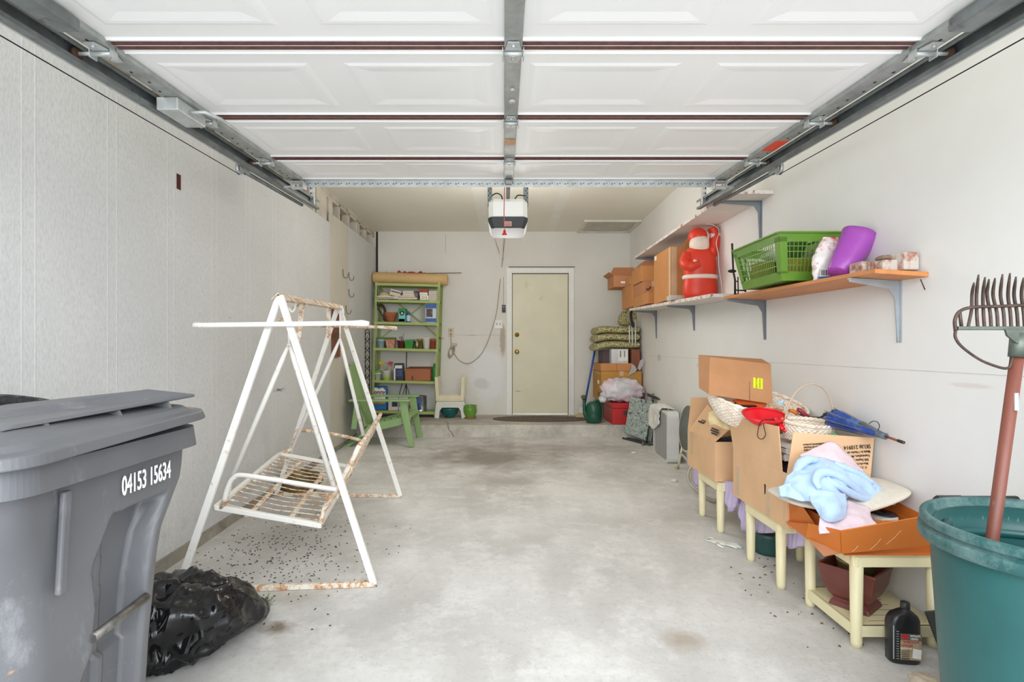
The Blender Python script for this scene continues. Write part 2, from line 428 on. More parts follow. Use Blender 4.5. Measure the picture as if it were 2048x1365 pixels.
for i, y in enumerate([1.2+0.41*k for k in range(11)]): m.box((XL-0.068, y, 2.56), (0.09, 0.04, 0.33))
m.box((XL-0.065, YP1-0.19, 2.55), (0.09, 0.30, 0.36)); m.box((XL-0.065, YP1+0.10, 2.6), (0.085, 0.12, 0.26))
for y in (6.12, 6.5, 6.85, 6.95, 7.3, 7.62): m.box((XL-0.068, y, 2.63), (0.09, 0.04, 0.22))
m.build('wall_stud', MFR, wl, bevel=0.003, label='whitewashed rough studs and top plate')
m = MB(); m.box((XL-0.012, YP1-0.001, 1.2), (0.016, 0.009, 2.38)); m.box((XL-0.012, YP2, 1.2), (0.016, 0.007, 2.38)); m.build('panel_gap', MDK, wl)
hp = PX(357, 364, XL)
m = MB(); m.box((XL+0.001, hp.y, hp.z), (0.004, 0.036, 0.085)); m.build('switch_hole', M('hole_redbrown', (74, 24, 22), 0.9), wl, label='small dark red rectangular cut-out')
# sill strip of bare concrete under the left panels
m = MB(); m.add([(XL-0.02, 0.45, -0.25), (XL+0.012, 0.45, -0.25), (XL+0.012, YS, -0.1), (XL-0.02, YS, -0.1), (XL-0.02, 0.45, -0.056), (XL+0.008, 0.45, -0.056), (XL+0.008, YS, 0.045), (XL-0.02, YS, 0.045)],
    [(3,2,1,0),(4,5,6,7),(0,1,5,4),(1,2,6,5),(2,3,7,6),(3,0,4,7)])
struct(m, 'baseboard_left', M('curb_concrete', (150, 144, 132), 0.9, var=0.2, vs=8, dirt=(96, 88, 78), da=0.45, ds=7, bump=0.5))
# ceiling
m = MB(); m.box(((XL+XR)/2, (0.45+YB)/2+0.05, ZC+0.05), (XR-XL+0.4, YB-0.45+0.1, 0.1)); cl = struct(m, 'ceiling', MCL)
m = MB(); m.box((-0.28, 5.9, ZC-0.0006), (0.12, 3.7, 0.001)); m.box((0.66, 5.9, ZC-0.0006), (0.12, 3.7, 0.001)); m.build('tape_joint', M('tape_joint_paint', (240, 238, 230), 0.7, var=0.03, vs=3), cl)
# attic hatch
h0, h1, hy0, hy1 = 1.05, XR-0.005, 7.06, YB-0.005
a = thing('attic_hatch', 'flat painted attic hatch with thin frame in ceiling corner above the stacked boxes', 'hatch', ((h0+h1)/2, (hy0+hy1)/2, ZC-0.03))
m = MB()
for c, d in ((((h0+h1)/2, hy0+0.025, ZC-0.012), (h1-h0, 0.05, 0.024)), (((h0+h1)/2, hy1-0.025, ZC-0.012), (h1-h0, 0.05, 0.024)), ((h0+0.025, (hy0+hy1)/2, ZC-0.012), (0.05, hy1-hy0-0.1, 0.024)), ((h1-0.025, (hy0+hy1)/2, ZC-0.012), (0.05, hy1-hy0-0.1, 0.024))): m.box(c, d)
m.build('frame', M('hatch_trim', (218, 215, 204), 0.6), a, w=True, bevel=0.002)
m = MB(); m.box(((h0+h1)/2, (hy0+hy1)/2, ZC-0.006), (h1-h0-0.11, hy1-hy0-0.11, 0.012)); m.build('panel', M('hatch_panel', (196, 192, 180), 0.7), a, w=True)
# ================================================================ RAISED GARAGE DOOR
GAL = M('galvanised', (172, 176, 174), 0.42, 0.45, var=0.18, vs=14, dirt=(120, 116, 104), da=0.34, ds=20)
GALD = M('galvanised_dull', (128, 134, 134), 0.48, 0.5, var=0.2, vs=9, dirt=(78, 78, 70), da=0.4, ds=12)
GALL = M('galvanised_bright', (200, 204, 202), 0.4, 0.5, var=0.1, vs=20)
RUS = M('rusty_steel', (84, 60, 46), 0.75, 0.4, var=0.3, vs=30)
MDW = M('door_enamel', (250, 250, 249), 0.42, var=0.012, vs=2)
MWS = M('weather_strip', (104, 66, 60), 0.75, var=0.2, vs=30, dirt=(150, 120, 96), da=0.36, ds=40)
TA, TB = 0.905, 0.048
def dz(y): return CH+TA+TB*y
Y0, Y1, Y2, Y3, Y4 = 3.44, 2.98, 2.383, 1.764, 1.15
XD, HW = 0.03, 1.37
gd = thing('garage_door', 'white raised sectional garage door with embossed panels hanging overhead', 'garage door', (XD, 2.3, dz(2.3)), rot=(math.atan(TB), 0, 0))
def G(x, y, h=0.0): return V((x, (y-2.3), h))           # local: x across, y along the door, h above its underside
secs = [(Y1, Y0), (Y2, Y1), (Y3, Y2), (Y4, Y3)]
dark = M('hole_dark', (30, 30, 30), 0.9)
for si, (ya, yb) in enumerate(secs):
    m = MB(); g = 0.006
    ya_, yb_ = ya+g, yb-g
    # underside with four sunk-and-raised fields
    xs = [-HW+0.0]; nf = 4; fw = 0.53; gap = (2*HW-nf*fw)/(nf+1)
    cells = []
    for k in range(nf):
        x0 = -HW+gap+k*(fw+gap); cells.append((x0, x0+fw))
    L = yb_-ya_; my = 0.115 if L > 0.5 else 0.095
    fy0, fy1 = ya_+my, yb_-my
    def face(x0, x1, y0, y1, h=0): m.add([G(x0, y0, h), G(x1, y0, h), G(x1, y1, h), G(x0, y1, h)], [(3, 2, 1, 0)])
    # end ribs: each section has a rolled bead near its long edges
    face(-HW, HW, ya_+0.045, fy0); face(-HW, HW, fy1, yb_-0.045)
    for (e, q) in ((ya_, 1), (yb_, -1)):
        m.add([G(-HW, e, 0.0), G(HW, e, 0.0), G(HW, e+q*0.03, 0.0), G(-HW, e+q*0.03, 0.0), G(HW, e+q*0.037, -0.007), G(-HW, e+q*0.037, -0.007), G(HW, e+q*0.045, 0), G(-HW, e+q*0.045, 0)],
              [(3,2,1,0) if q > 0 else (0,1,2,3), (5,4,2,3) if q > 0 else (3,2,4,5), (7,6,4,5) if q > 0 else (5,4,6,7)])
    px = -HW
    for (x0, x1) in cells+[(HW, HW)]:
        face(px, x0, fy0, fy1); px = x1
    for (x0, x1) in cells:
        rings = [(0, 0), (0.018, -0.004), (0.035, -0.004), (0.085, 0.001)]
        pr = None
        for d, h in rings:
            q = [G(x0+d, fy0+d*0.8, h), G(x1-d, fy0+d*0.8, h), G(x1-d, fy1-d*0.8, h), G(x0+d, fy1-d*0.8, h)]
            if pr:
                for i in range(4): m.add([pr[i], pr[(i+1) % 4], q[(i+1) % 4], q[i]], [(3, 2, 1, 0)])
            pr = q
        m.add(pr, [(3, 2, 1, 0)])
    # body behind
    m.add([G(-HW, ya_, 0), G(HW, ya_, 0), G(HW, yb_, 0), G(-HW, yb_, 0), G(-HW, ya_, 0.045), G(HW, ya_, 0.045), G(HW, yb_, 0.045), G(-HW, yb_, 0.045)],
          [(4,5,6,7), (0,1,5,4), (1,2,6,5), (2,3,7,6), (3,0,4,7)])
    sc = m.build('door_section', MDW, gd)
    if si < 3:
        m = MB(); m.box(G(0, ya-0.016, -0.002), (2*HW-0.02, 0.013, 0.008)); m.box(G(0, ya+0.013, -0.002), (2*HW-0.02, 0.013, 0.008))
        m.build('joint_strip', MWS, gd, bevel=0.002, label='rusty brown double line at a panel joint')
# centre stile
m = MB(); m.box(G(0, (Y0+Y4)/2, -0.010), (0.058, Y0-Y4-0.01, 0.016))
cs = m.build('centre_stile', GAL, gd, bevel=0.003)
m = MB()
for y, r in ((2.17, 0.014), (2.06, 0.009)): m.lathe([(r, 0), (r, 0.002), (0, 0.002)], c=G(0.002, y, -0.0205), sy=1.5, n=20)
m.build('stile_hole', M('hole_white', (205, 205, 200)), cs)
m = MB(); m.box(G(0, 2.66, -0.0195), (0.054, 0.075, 0.002)); m.build('tape_patch', M('tan_tape', (198, 152, 108), 0.6, var=0.15, vs=60), cs)
# end stiles and hinges with rollers
for s in (-1, 1):
    m = MB()
    for ya, yb in secs: m.box(G(s*(HW-0.036), (ya+yb)/2, -0.010), (0.072, yb-ya-0.012, 0.018))
    m.cur = 1
    for ya, yb in secs:
        for k in range(7):
            y = ya+0.07+k*(yb-ya-0.14)/6
            m.box(G(s*(HW-0.03+(k % 2)*0.012), y, -0.0195), (0.006, 0.010, 0.002))
    m.build('end_stile', [GAL, dark], gd)
    m = MB(); m.box(G(s*(HW-0.05), 1.37, -0.028), (0.07, 0.46, 0.038)); m.build('bottom_bracket', GALD, gd, bevel=0.006)
red = M('red_sticker', (240, 74, 40), 0.5, var=0.12, vs=50)
m = MB(); m.box(G(HW-0.036, 2.72, -0.0200), (0.066, 0.15, 0.002)); m.build('warning_sticker', red, gd, label='bright red blank warning sticker')
HNG = []
def hinge(x, y, roller=0):
    m = MB()
    m.prism([(-0.028, 0), (0.028, 0), (0.028, 0.02), (0.016, 0.062), (-0.016, 0.062), (-0.028, 0.02)], G(x, y+0.008, -0.021), (1, 0, 0), (0, 1, 0), -0.003)
    m.prism([(-0.028, 0), (0.028, 0), (0.018, -0.052), (-0.018, -0.052)][::-1], G(x, y-0.012, -0.021), (1, 0, 0), (0, 1, 0), -0.003)
    m.tube([G(x-0.036, y-0.004, -0.03), G(x+0.036, y-0.004, -0.03)], 0.0085, 10)
    for q in (-1, 1): m.box(G(x+q*0.034, y, -0.03), (0.003, 0.034, 0.03))
    for yy in (0.04, 0.022, -0.045): m.lathe([(0.006, 0), (0.006, 0.006), (0, 0.008)], c=(0, 0, 0), n=8, m=Matrix.Translation(G(x, y+yy, -0.023)) @ Matrix.Rotation(PI, 4, 'X'))
    h = m.build('hinge', GALL, gd)
    if roller:
        m = MB(); m.tube([G(x, y-0.004, -0.03), G(x+roller*0.10, y-0.004, -0.03)], 0.006, 8); m.build('axle', GALL, h)
        m = MB(); m.lathe([(0, 0), (0.012, 0), (0.012, 0.003), (0.020, 0.004), (0.023, 0.008), (0.020, 0.014), (0.008, 0.015), (0, 0.015)], n=20, m=Matrix.Translation(G(x+roller*0.075, y-0.004, -0.03)) @ Matrix.Rotation(roller*PI/2, 4, 'Y'))
        m.build('roller', RUS, h, label='rusty roller wheel')
for y in (Y1, Y2, Y3): hinge(0, y)
for s in (-1, 1):
    for y in (Y1, Y2, Y3): hinge(s*(HW-0.03), y, s)
# top fixtures
for s in (-1, 1):
    m = MB(); x = s*(HW-0.05)
    m.box(G(x, Y0-0.05, -0.03), (0.085, 0.075, 0.004)); m.box(G(x-0.038, Y0-0.05, -0.05), (0.004, 0.06, 0.04)); m.box(G(x+0.038, Y0-0.05, -0.05), (0.004, 0.06, 0.04))
    m.box(G(x, Y0-0.05, -0.066), (0.08, 0.03, 0.012)); m.tube([G(x-0.05, Y0-0.05, -0.055), G(x+s*0.11+0.0, Y0-0.05, -0.055)], 0.006, 8)
    m.build('top_fixture', GALL, gd, bevel=0.001)
# lock with bent release rod on the left stile
m = MB(); lp = P(330, 168, 2.15); m.box(G(-HW+0.015, 2.22, -0.045), (0.085, 0.20, 0.05)); lk = m.build('slide_lock', GALL, gd, bevel=0.004)
m = MB(); m.tube([G(-HW+0.05, 2.20, -0.05), G(-HW+0.12, 2.20, -0.05), G(-HW+0.145, 2.27, -0.05), G(-HW+0.155, 2.40, -0.06), G(-HW+0.15, 2.44, -0.10)][:4], 0.008, 8); m.build('release_rod', GALL, lk)
# perforated strut along the top edge
m = MB(); m.box(G(0, Y0+0.002, -0.024), (2*HW-0.10, 0.003, 0.044)); m.box(G(0, Y0-0.016, -0.003), (2*HW-0.10, 0.036, 0.003))
m.cur = 1
for k in range(52):
    x = -HW+0.09+k*0.0497
    for q, wd in ((0, 0.010), (0.016, 0.006)): m.box(G(x+q, Y0-0.0003, -0.026+(0.004 if q else 0)), (wd, 0.003, 0.006))
m.build('perforated_strut', [GALL, M('slot_grey', (96, 98, 98))], gd)
# operator arm at the top of the centre stile
m = MB(); m.bar(G(0.0, Y0-0.06, -0.02), G(0.0, Y0+0.02, 0.10), 0.012, 0.02); m.box(G(0, Y0-0.06, -0.03), (0.04, 0.08, 0.012)); m.build('arm_bracket', GALD, gd)
# ---------------- horizontal tracks
for s, nm, lab in ((-1, 'left', 'galvanised horizontal door track along the grey panelled wall'), (1, 'right', 'galvanised horizontal door track above the right wall shelves')):
    x = XD+s*(HW+0.045)
    tk = thing('door_track', lab, 'track', (x, 2.6, dz(2.6)-0.03), rot=(math.atan(TB), 0, 0))
    def K(dx, y, h): return V((s*dx, y-2.6, h))
    ya, yb = 0.80, 4.05
    m = MB()
    # C section: outer web, lower and upper flange with lips
    L = yb-ya; cy = (ya+yb)/2
    m.box(K(0.026, cy, 0), (0.003, L, 0.064)); m.box(K(0.012, cy, -0.031), (0.03, L, 0.003)); m.box(K(0.0, cy, -0.024), (0.003, L, 0.014)); m.box(K(0.012, cy, 0.031), (0.03, L, 0.003)); m.box(K(0.0, cy, 0.024), (0.003, L, 0.014))
    m.build('channel', GALD, tk)
    m = MB(); L2 = yb-0.60
    m.box(K(0.031, (yb+0.60)/2-0.02, 0.015), (0.003, L2, 0.055)); m.box(K(0.050, (yb+0.60)/2-0.02, -0.0125), (0.038, L2, 0.003))
    for k in range(9): m.lathe([(0.007, 0), (0.006, 0.006), (0, 0.007)], n=8, m=Matrix.Translation(K(0.045+0.012*(k % 2), 1.2+k*0.31, -0.013)) @ Matrix.Rotation(PI, 4, 'X'))
    m.build('support_angle', GALL, tk)
    m = MB(); pts = [K(0.012, 0.80, 0)]+[K(0.012, 0.80-0.30*math.sin(a), -0.30+0.30*math.cos(a)) for a in (0.3, 0.6, 0.9, 1.2, 1.5)]
    for p, q in zip(pts, pts[1:]): m.bar(p, q, 0.03, 0.05, up=(1, 0, 0))
    m.bar(pts[-1], pts[-1]+V((0, 0.0, -1.70)), 0.03, 0.05, up=(1, 0, 0)); m.build('vertical_track', GALD, tk)
    m = MB(); m.box(K(0.04, 1.62, -0.012), (0.04, 0.46, 0.004)); m.prism([(0, 0), (0.40, 0), (0.10, 0.14), (0, 0.14)], K(0.055, 1.40, -0.012), (0, 1, 0), (0, 0, 1), 0.004); m.build('flag_bracket', GALL, tk)
    m = MB(); zt = ZC-(dz(4.0)-0.03); m.box(K(-0.005, 3.93, zt/2-0.02), (0.003, 0.035, zt)); m.box(K(0.01, 3.93, zt/2-0.02), (0.035, 0.003, zt))
    m.cur = 1
    for k in range(9):
        for d in (-0.008, 0.010): m.box(K(0.008+d, 3.9275, 0.06+k*0.035), (0.008, 0.004, 0.012))
    m.build('hanger_angle', [GALL, dark], tk)
    # spring, pulley and lift cable
    sp = thing('lift_spring', ('long extension spring with pulley and cable beside the left track' if s < 0 else 'long extension spring with pulley and cable beside the right track'), 'spring', (x+s*0.075, 3.3, dz(3.3)-0.06), rot=(math.atan(TB), 0, 0))
    def Q(dx, y, h): return V((s*dx, y-3.3, h))
    m = MB(); m.tube([Q(0, 3.05, 0), Q(0, 3.9, 0.0)], 0.012, 10); m.build('spring_coil', GALD, sp)
    m = MB(); m.tube([Q(0, 0.7, -0.005), Q(0, 2.98, -0.03)], 0.0022, 5); m.tube([Q(0, 0.7, 0.03), Q(0, 2.98, 0.03)], 0.0022, 5); m.build('cable', dark, sp)
    m = MB(); R = Matrix.Translation(Q(0, 2.98, 0)) @ Matrix.Rotation(PI/2, 4, 'Y'); m.lathe([(0, -0.006), (0.028, -0.006), (0.034, -0.008), (0.028, 0), (0.034, 0.008), (0.028, 0.006), (0, 0.006)], n=24, m=R); m.build('pulley', GALL, sp)
    m = MB(); m.box(Q(0.012, 3.02, 0), (0.003, 0.11, 0.022)); m.box(Q(-0.012, 3.02, 0), (0.003, 0.11, 0.022)); m.build('pulley_fork', GALL, sp)
# ---------------- opener
YO = 4.2
op = thing('garage_door_opener', 'garage door opener motor with white lens cover and dark base hanging from ceiling', 'door opener', P(1016, 455, YO))
x0, x1 = P(976, 0, YO).x, P(1056, 0, YO).x; xm = (x0+x1)/2; hw_ = (x1-x0)/2
za, zb, zc_ = P(0, 455, YO).z, P(0, 434, YO).z, P(0, 396, YO).z
m = MB()
def oct(z, k, y0, y1, c=0.03): # footprint with chamfered corners
    return [V((xm-hw_*k, y0+c, z)), V((xm-hw_*k+c, y0, z)), V((xm+hw_*k-c, y0, z)), V((xm+hw_*k, y0+c, z)), V((xm+hw_*k, y1, z)), V((xm-hw_*k, y1, z))]
def loft(m, rings):
    k = len(rings[0]); vs = [p for r in rings for p in r]; fs = []
    for i in range(len(rings)-1):
        for j in range(k): fs.append((i*k+j, i*k+(j+1) % k, (i+1)*k+(j+1) % k, (i+1)*k+j))
    fs.append(tuple(range(k))[::-1]); fs.append(tuple((len(rings)-1)*k+j for j in range(k)))
    m.add(vs, fs)
loft(m, [oct(za, 0.84, YO+0.02, YO+0.42), oct(za+0.055, 1.0, YO, YO+0.44), oct(zb, 1.0, YO, YO+0.44)])
m.build('motor_base', M('opener_charcoal', (62, 64, 66), 0.5), op, w=True, bevel=0.004)
m = MB(); loft(m, [oct(zb+0.002, 0.97, YO-0.004, YO+0.36, 0.035), oct(zc_-0.03, 0.97, YO-0.004, YO+0.36, 0.035), oct(zc_, 0.86, YO+0.03, YO+0.34, 0.03)])
m.build('lens_cover', M('lens_white', (240, 240, 236), 0.35, var=0.01), op, w=True, bevel=0.008)
m = MB(); zl = P(0, 448, YO).z; m.box((P(1016, 0, YO).x, YO-0.002, zl), (0.055, 0.004, 0.036)); lb = m.build('warning_label', M('label_white', (226, 216, 206), 0.5), op, w=True)
m = MB()
for dz_ in (0.009, -0.002, -0.012): m.box((P(1016, 0, YO).x, YO-0.005, zl+dz_), (0.046, 0.002, 0.006))
m.build('label_text_line', M('label_red', (196, 76, 60)), lb, w=True)
m = MB(); zr = zc_+0.03
for x in (x0+0.01, x1-0.01):
    m.box((x, YO+0.05, (zc_-0.06+ZC)/2), (0.03, 0.003, ZC-zc_+0.06)); m.box((x, YO+0.33, (zc_+ZC)/2), (0.03, 0.003, ZC-zc_))
m.cur = 1
for x in (x0+0.01, x1-0.01):
    for k in range(24): m.box((x+(0.006 if k % 2 else -0.006), YO+0.0475, zc_-0.04+k*0.018), (0.007, 0.004, 0.008))
m.build('hanger_strap', [GALD, dark], op, w=True)
m = MB(); m.box((xm, (0.5+YO+0.2)/2, zr), (0.03, YO+0.2-0.5, 0.035)); m.build('rail', GALD, op, w=True)
m = MB(); m.box((xm-0.01, 3.66, zr-0.03), (0.035, 0.12, 0.035)); m.bar((xm-0.02, 3.66, zr-0.05), (XD, 3.47, dz(3.47)+0.05), 0.008, 0.03); m.build('trolley', M('black_plastic', (30, 30, 32), 0.5), op, w=True)
m = MB(); a = P(988, 394, YO-0.03); m.tube(smooth_pts([P(982, 397, YO+0.1), P(986, 390, YO), P(994, 387, YO), P(1002, 391, YO), P(1005, 399, YO)]), 0.005, 6); m.build('wire_loop', M('black_plastic', (30, 30, 32)), op, w=True)
m = MB(); m.tube(smooth_pts([P(1030, 398, YO), P(1036, 391, YO), P(1050, 392, YO)]), 0.005, 6); m.build('wire_loop', M('black_plastic', (30, 30, 32)), op, w=True)
lp_ = bpy.data.lights.new('back_fill', 'POINT'); lp_.energy = 34; lp_.color = (1.0, 0.97, 0.93); lp_.shadow_soft_size = 0.38  # added fill light behind the opener, brightens the back of the room
lo = bpy.data.objects.new('back_fill', lp_); C.objects.link(lo); lo.location = (xm, YO+0.62, zb+0.05)
MRD = M('red_plastic', (212, 30, 34), 0.4)
rc = thing('release_cord', 'red emergency release cord with red handle below the door opener', 'cord', P(1009, 470, 3.62))
m = MB(); m.tube([V((P(1009, 385, 3.62).x, 3.63, zr-0.045)), P(1009, 385, 3.62), P(1008, 425, 3.62), P(1009, 462, 3.62)], 0.003, 6); m.build('cord', M('cord_pink', (206, 90, 96)), rc, w=True)
m = MB(); m.lathe([(0, 0), (0.017, 0), (0.017, 0.006), (0.010, 0.012), (0.009, 0.026), (0.005, 0.032), (0, 0.033)], c=P(1009, 470, 3.62), n=12); m.build('pull_handle', MRD, rc, w=True)
WIR = M('wire_grey', (150, 142, 128), 0.6)
m = MB(); m.tube(smooth_pts([P(984, 455, YO+0.3), P(988, 470, 4.9), P(994, 492, 5.6), P(998, 505, 5.9), P(998, 520, 5.9)]), 0.0045, 5)
solo(m, 'antenna_wire', WIR, 'thin grey aerial wire dangling under the left of the opener', 'wire')
m = MB(); m.tube(smooth_pts([P(1010, 455, YO+0.3), P(1007, 480, 6.4), P(1006, 520, YB-0.02), P(1007, 560, YB-0.01), P(1007, 611, YB-0.02)]), 0.003, 5)
solo(m, 'bell_wire', WIR, 'thin wire running straight down to the black wall button', 'wire')
# ================================================================ LEFT SIDE
# ---------------- wheeled rubbish cart
MCART = NT('cart_grey'); t = MCART
o_ = t.mix(t.ramp(t.noise(1.6, 3, 0.5), 0.3, 0.7), lin((78, 79, 83)), lin((108, 109, 111)))
o_ = t.mix(t.ramp(t.noise(5, 8, 0.8, stretch=(1, 1.6, 0.6)), 0.56, 0.78, 0, 0.55), o_, lin((166, 166, 168)))
o_ = t.mix(t.ramp(t.noise(9, 8, 0.85, stretch=(1, 0.5, 2.0)), 0.66, 0.72, 0, 0.7), o_, lin((196, 192, 186)))
o_ = t.mix(t.ramp(t.noise(6, 3, 0.5, stretch=(1, 1, 1.6)), 0.70, 0.715, 0, 0.6), o_, lin((196, 150, 96)))
t.l(o_, t.b.inputs['Base Color']); t.b.inputs['Roughness'].default_value = 0.40; t.bump(t.noise(90, 2), 0.06, 0.002)
MCART = t.m
cy, cx = 1.21, -1.20
zc0 = fz(1.2)
ct = thing('wheeled_bin', 'large grey wheeled rubbish cart numbered 04153 15634 with lid ajar', 'rubbish bin', (cx, cy, zc0))
def rrect(x0, x1, y0, y1, r, z, n=16, edge=26):
    pts = []
    for (ax, ay, a0) in ((x1-r, y0+r, -PI/2), (x1-r, y1-r, 0), (x0+r, y1-r, PI/2), (x0+r, y0+r, PI)):
        for k in range(n): pts.append((ax+r*math.cos(a0+PI/2*k/(n-1)), ay+r*math.sin(a0+PI/2*k/(n-1))))
    out = []
    for i, p in enumerate(pts):
        q = pts[(i+1) % len(pts)]; out.append(V((p[0], p[1], z)))
        if (i % n) == n-1:
            for k in range(1, edge): out.append(V((p[0]+(q[0]-p[0])*k/edge, p[1]+(q[1]-p[1])*k/edge, z)))
    return out
def interp(tab, z):
    for (a, va), (b, vb) in zip(tab, tab[1:]):
        if a <= z <= b: f = (z-a)/(b-a); return [p+(q-p)*f for p, q in zip(va, vb)]
    return list(tab[-1][1]) if z > tab[-1][0] else list(tab[0][1])
PROF = [(zc0, (-1.36, -0.905, 1.02, 1.37)), (0.40, (-1.40, -0.885, 0.99, 1.395)), (0.60, (-1.43, -0.875, 0.965, 1.41)), (0.66, (-1.435, -0.873, 0.955, 1.425)), (0.77, (-1.45, -0.862, 0.925, 1.485)), (0.80, (-1.455, -0.860, 0.92, 1.49)), (0.90, (-1.47, -0.855, 0.915, 1.495))]
REC = [(1.195, 0.745), (1.385, 0.745), (1.345, 0.65), (1.325, 0.55), (1.315, 0.35), (1.30, -0.02), (1.09, -0.02), (1.10, 0.30), (1.125, 0.40), (1.163, 0.465), (1.165, 0.56), (1.15, 0.645)]
def pdist(poly, x, y):
    ins = False; d = 9
    for i in range(len(poly)):
        x1, y1 = poly[i]; x2, y2 = poly[(i+1) % len(poly)]
        if (y1 > y) != (y2 > y) and x < (x2-x1)*(y-y1)/(y2-y1)+x1: ins = not ins
        t_ = max(0, min(1, ((x-x1)*(x2-x1)+(y-y1)*(y2-y1))/((x2-x1)**2+(y2-y1)**2)))
        d = min(d, math.hypot(x-x1-t_*(x2-x1), y-y1-t_*(y2-y1)))
    return d if ins else -d
m = MB(); rings = []
NZ = 110
for i in range(NZ+1):
    z = zc0+0.005+(0.90-zc0-0.005)*i/NZ
    x0, x1, y0, y1 = interp(PROF, z)
    r = rrect(x0, x1, y0, y1, 0.07, z, edge=64)
    for p in r:
        if p.x > x1-0.03:
            d = pdist(REC, p.y, p.z)
            dep = 0.058*max(0, min(1, (d+0.004)/0.016))
            # panel lower in the recess steps back out
            if d > 0 and p.z < 0.42: dep *= 0.75
            if d > 0 and 1.215 < p.y < 1.235: dep -= 0.012
            p.x -= dep
        if abs(p.y-0.93) < 0.03 and False: pass
    rings.append(r)
k = len(rings[0])
m.add([p for r in rings for p in r], [(i*k+j, i*k+(j+1) % k, (i+1)*k+(j+1) % k, (i+1)*k+j) for i in range(NZ) for j in range(k)]+[tuple(range(k))[::-1]], True)
m.build('body', MCART, ct, w=True)
m = MB()
a = rrect(-1.495, -0.835, 0.895, 1.515, 0.085, 0.905); b = rrect(-1.50, -0.828, 0.885, 1.52, 0.09, 0.855); c_ = rrect(-1.48, -0.852, 0.91, 1.50, 0.075, 0.853); d = rrect(-1.47, -0.865, 0.92, 1.49, 0.07, 0.91)
k = len(a)
m.add([p for r in (c_, b, a, d, rrect(-1.455, -0.875, 0.93, 1.48, 0.07, 0.86)) for p in r], [(i*k+j, i*k+(j+1) % k, (i+1)*k+(j+1) % k, (i+1)*k+j) for i in range(4) for j in range(k)], False)
m.build('rim', MCART, ct, w=True)
m = MB(); m.bar((-0.847, 1.045, 0.84), (-0.858, 1.045, 0.64), 0.012, 0.02, up=(0, 1, 0)); m.build('rib', MCART, ct, w=True, bevel=0.004)
m = MB(); m.tube([(-0.878, 1.15, 0.497), (-0.878, 1.325, 0.505)], 0.011, 10); m.build('grab_bar', M('worn_steel', (120, 116, 110), 0.45, 0.7, var=0.3, vs=40), ct, w=True)
text('number', '04153 15634', 0.062, PX(296, 957, -0.8545)+V((0.0, 0, 0)), (0, 1, 0), (0, 0, 1), M('stencil_white', (240, 240, 240), 0.6), ct, sx=0.54, bold=0.0008)
# lid: tilted open a little at the far end, with a raised ridge plate on ribs
R = Matrix.Translation((-1.16, 0.89, 0.905)) @ Matrix.Rotation(math.radians(1.7), 4, 'X')
def Lr(x0, x1, y0, y1, r, z): return [R @ V((p.x+1.16, p.y-0.89, z)) for p in rrect(x0, x1, y0, y1, r, 0)]
m = MB()
rs = [Lr(-1.50, -0.838, 0.89, 1.515, 0.09, 0.0), Lr(-1.515, -0.812, 0.87, 1.545, 0.10, 0.002), Lr(-1.51, -0.818, 0.875, 1.54, 0.10, 0.024), Lr(-1.50, -0.838, 0.89, 1.515, 0.10, 0.028),
      Lr(-1.48, -0.850, 0.905, 1.50, 0.09, 0.038), Lr(-1.46, -0.872, 0.925, 1.48, 0.09, 0.042), Lr(-1.44, -0.90, 0.95, 1.45, 0.08, 0.046), Lr(-1.40, -0.93, 0.97, 1.43, 0.06, 0.054)]
for r in rs[3:]:
    for p in r: p.z -= max(0, -0.95-p.x)*0.10
k = len(rs[0])
m.add([p for r in rs for p in r], [(i*k+j, i*k+(j+1) % k, (i+1)*k+(j+1) % k, (i+1)*k+j) for i in range(len(rs)-1) for j in range(k)]+[tuple((len(rs)-1)*k+j for j in range(k)), tuple(range(k))[::-1]], False)
lid = m.build('lid', MCART, ct, w=True, bevel=0.003)
m = MB()
def LL(x, y, z): return R @ V((x+1.16, y-0.89, z))
m.hexa([LL(-1.36, 0.95, 0.018), LL(-0.925, 1.00, 0.054), LL(-0.855, 1.50, 0.058), LL(-1.36, 1.50, 0.018)], [LL(-1.34, 0.99, 0.028), LL(-0.93, 1.03, 0.062), LL(-0.855, 1.50, 0.066), LL(-0.97, 1.48, 0.082)])
m.hexa([LL(-1.36, 0.99, 0.015), LL(-1.30, 0.99, 0.018), LL(-0.97, 1.48, 0.05), LL(-1.36, 1.48, 0.015)], [LL(-1.36, 1.0, 0.026), LL(-1.30, 1.0, 0.030), LL(-0.97, 1.48, 0.081), LL(-1.36, 1.48, 0.040)])
m.build('ridge_plate', MCART, lid, w=True, bevel=0.006)
for y in (1.08, 1.25, 1.40):
    m = MB(); xx = -0.925+(y-1.0)*0.14; m.hexa([LL(xx-0.10, y, 0.03), LL(xx+0.010, y, 0.03), LL(xx+0.010, y+0.008, 0.03), LL(xx-0.10, y+0.008, 0.03)], [LL(xx-0.10, y, 0.056), LL(xx-0.003, y, 0.056), LL(xx-0.003, y+0.008, 0.056), LL(xx-0.10, y+0.008, 0.056)]); m.build('lid_rib', MCART, lid, w=True)
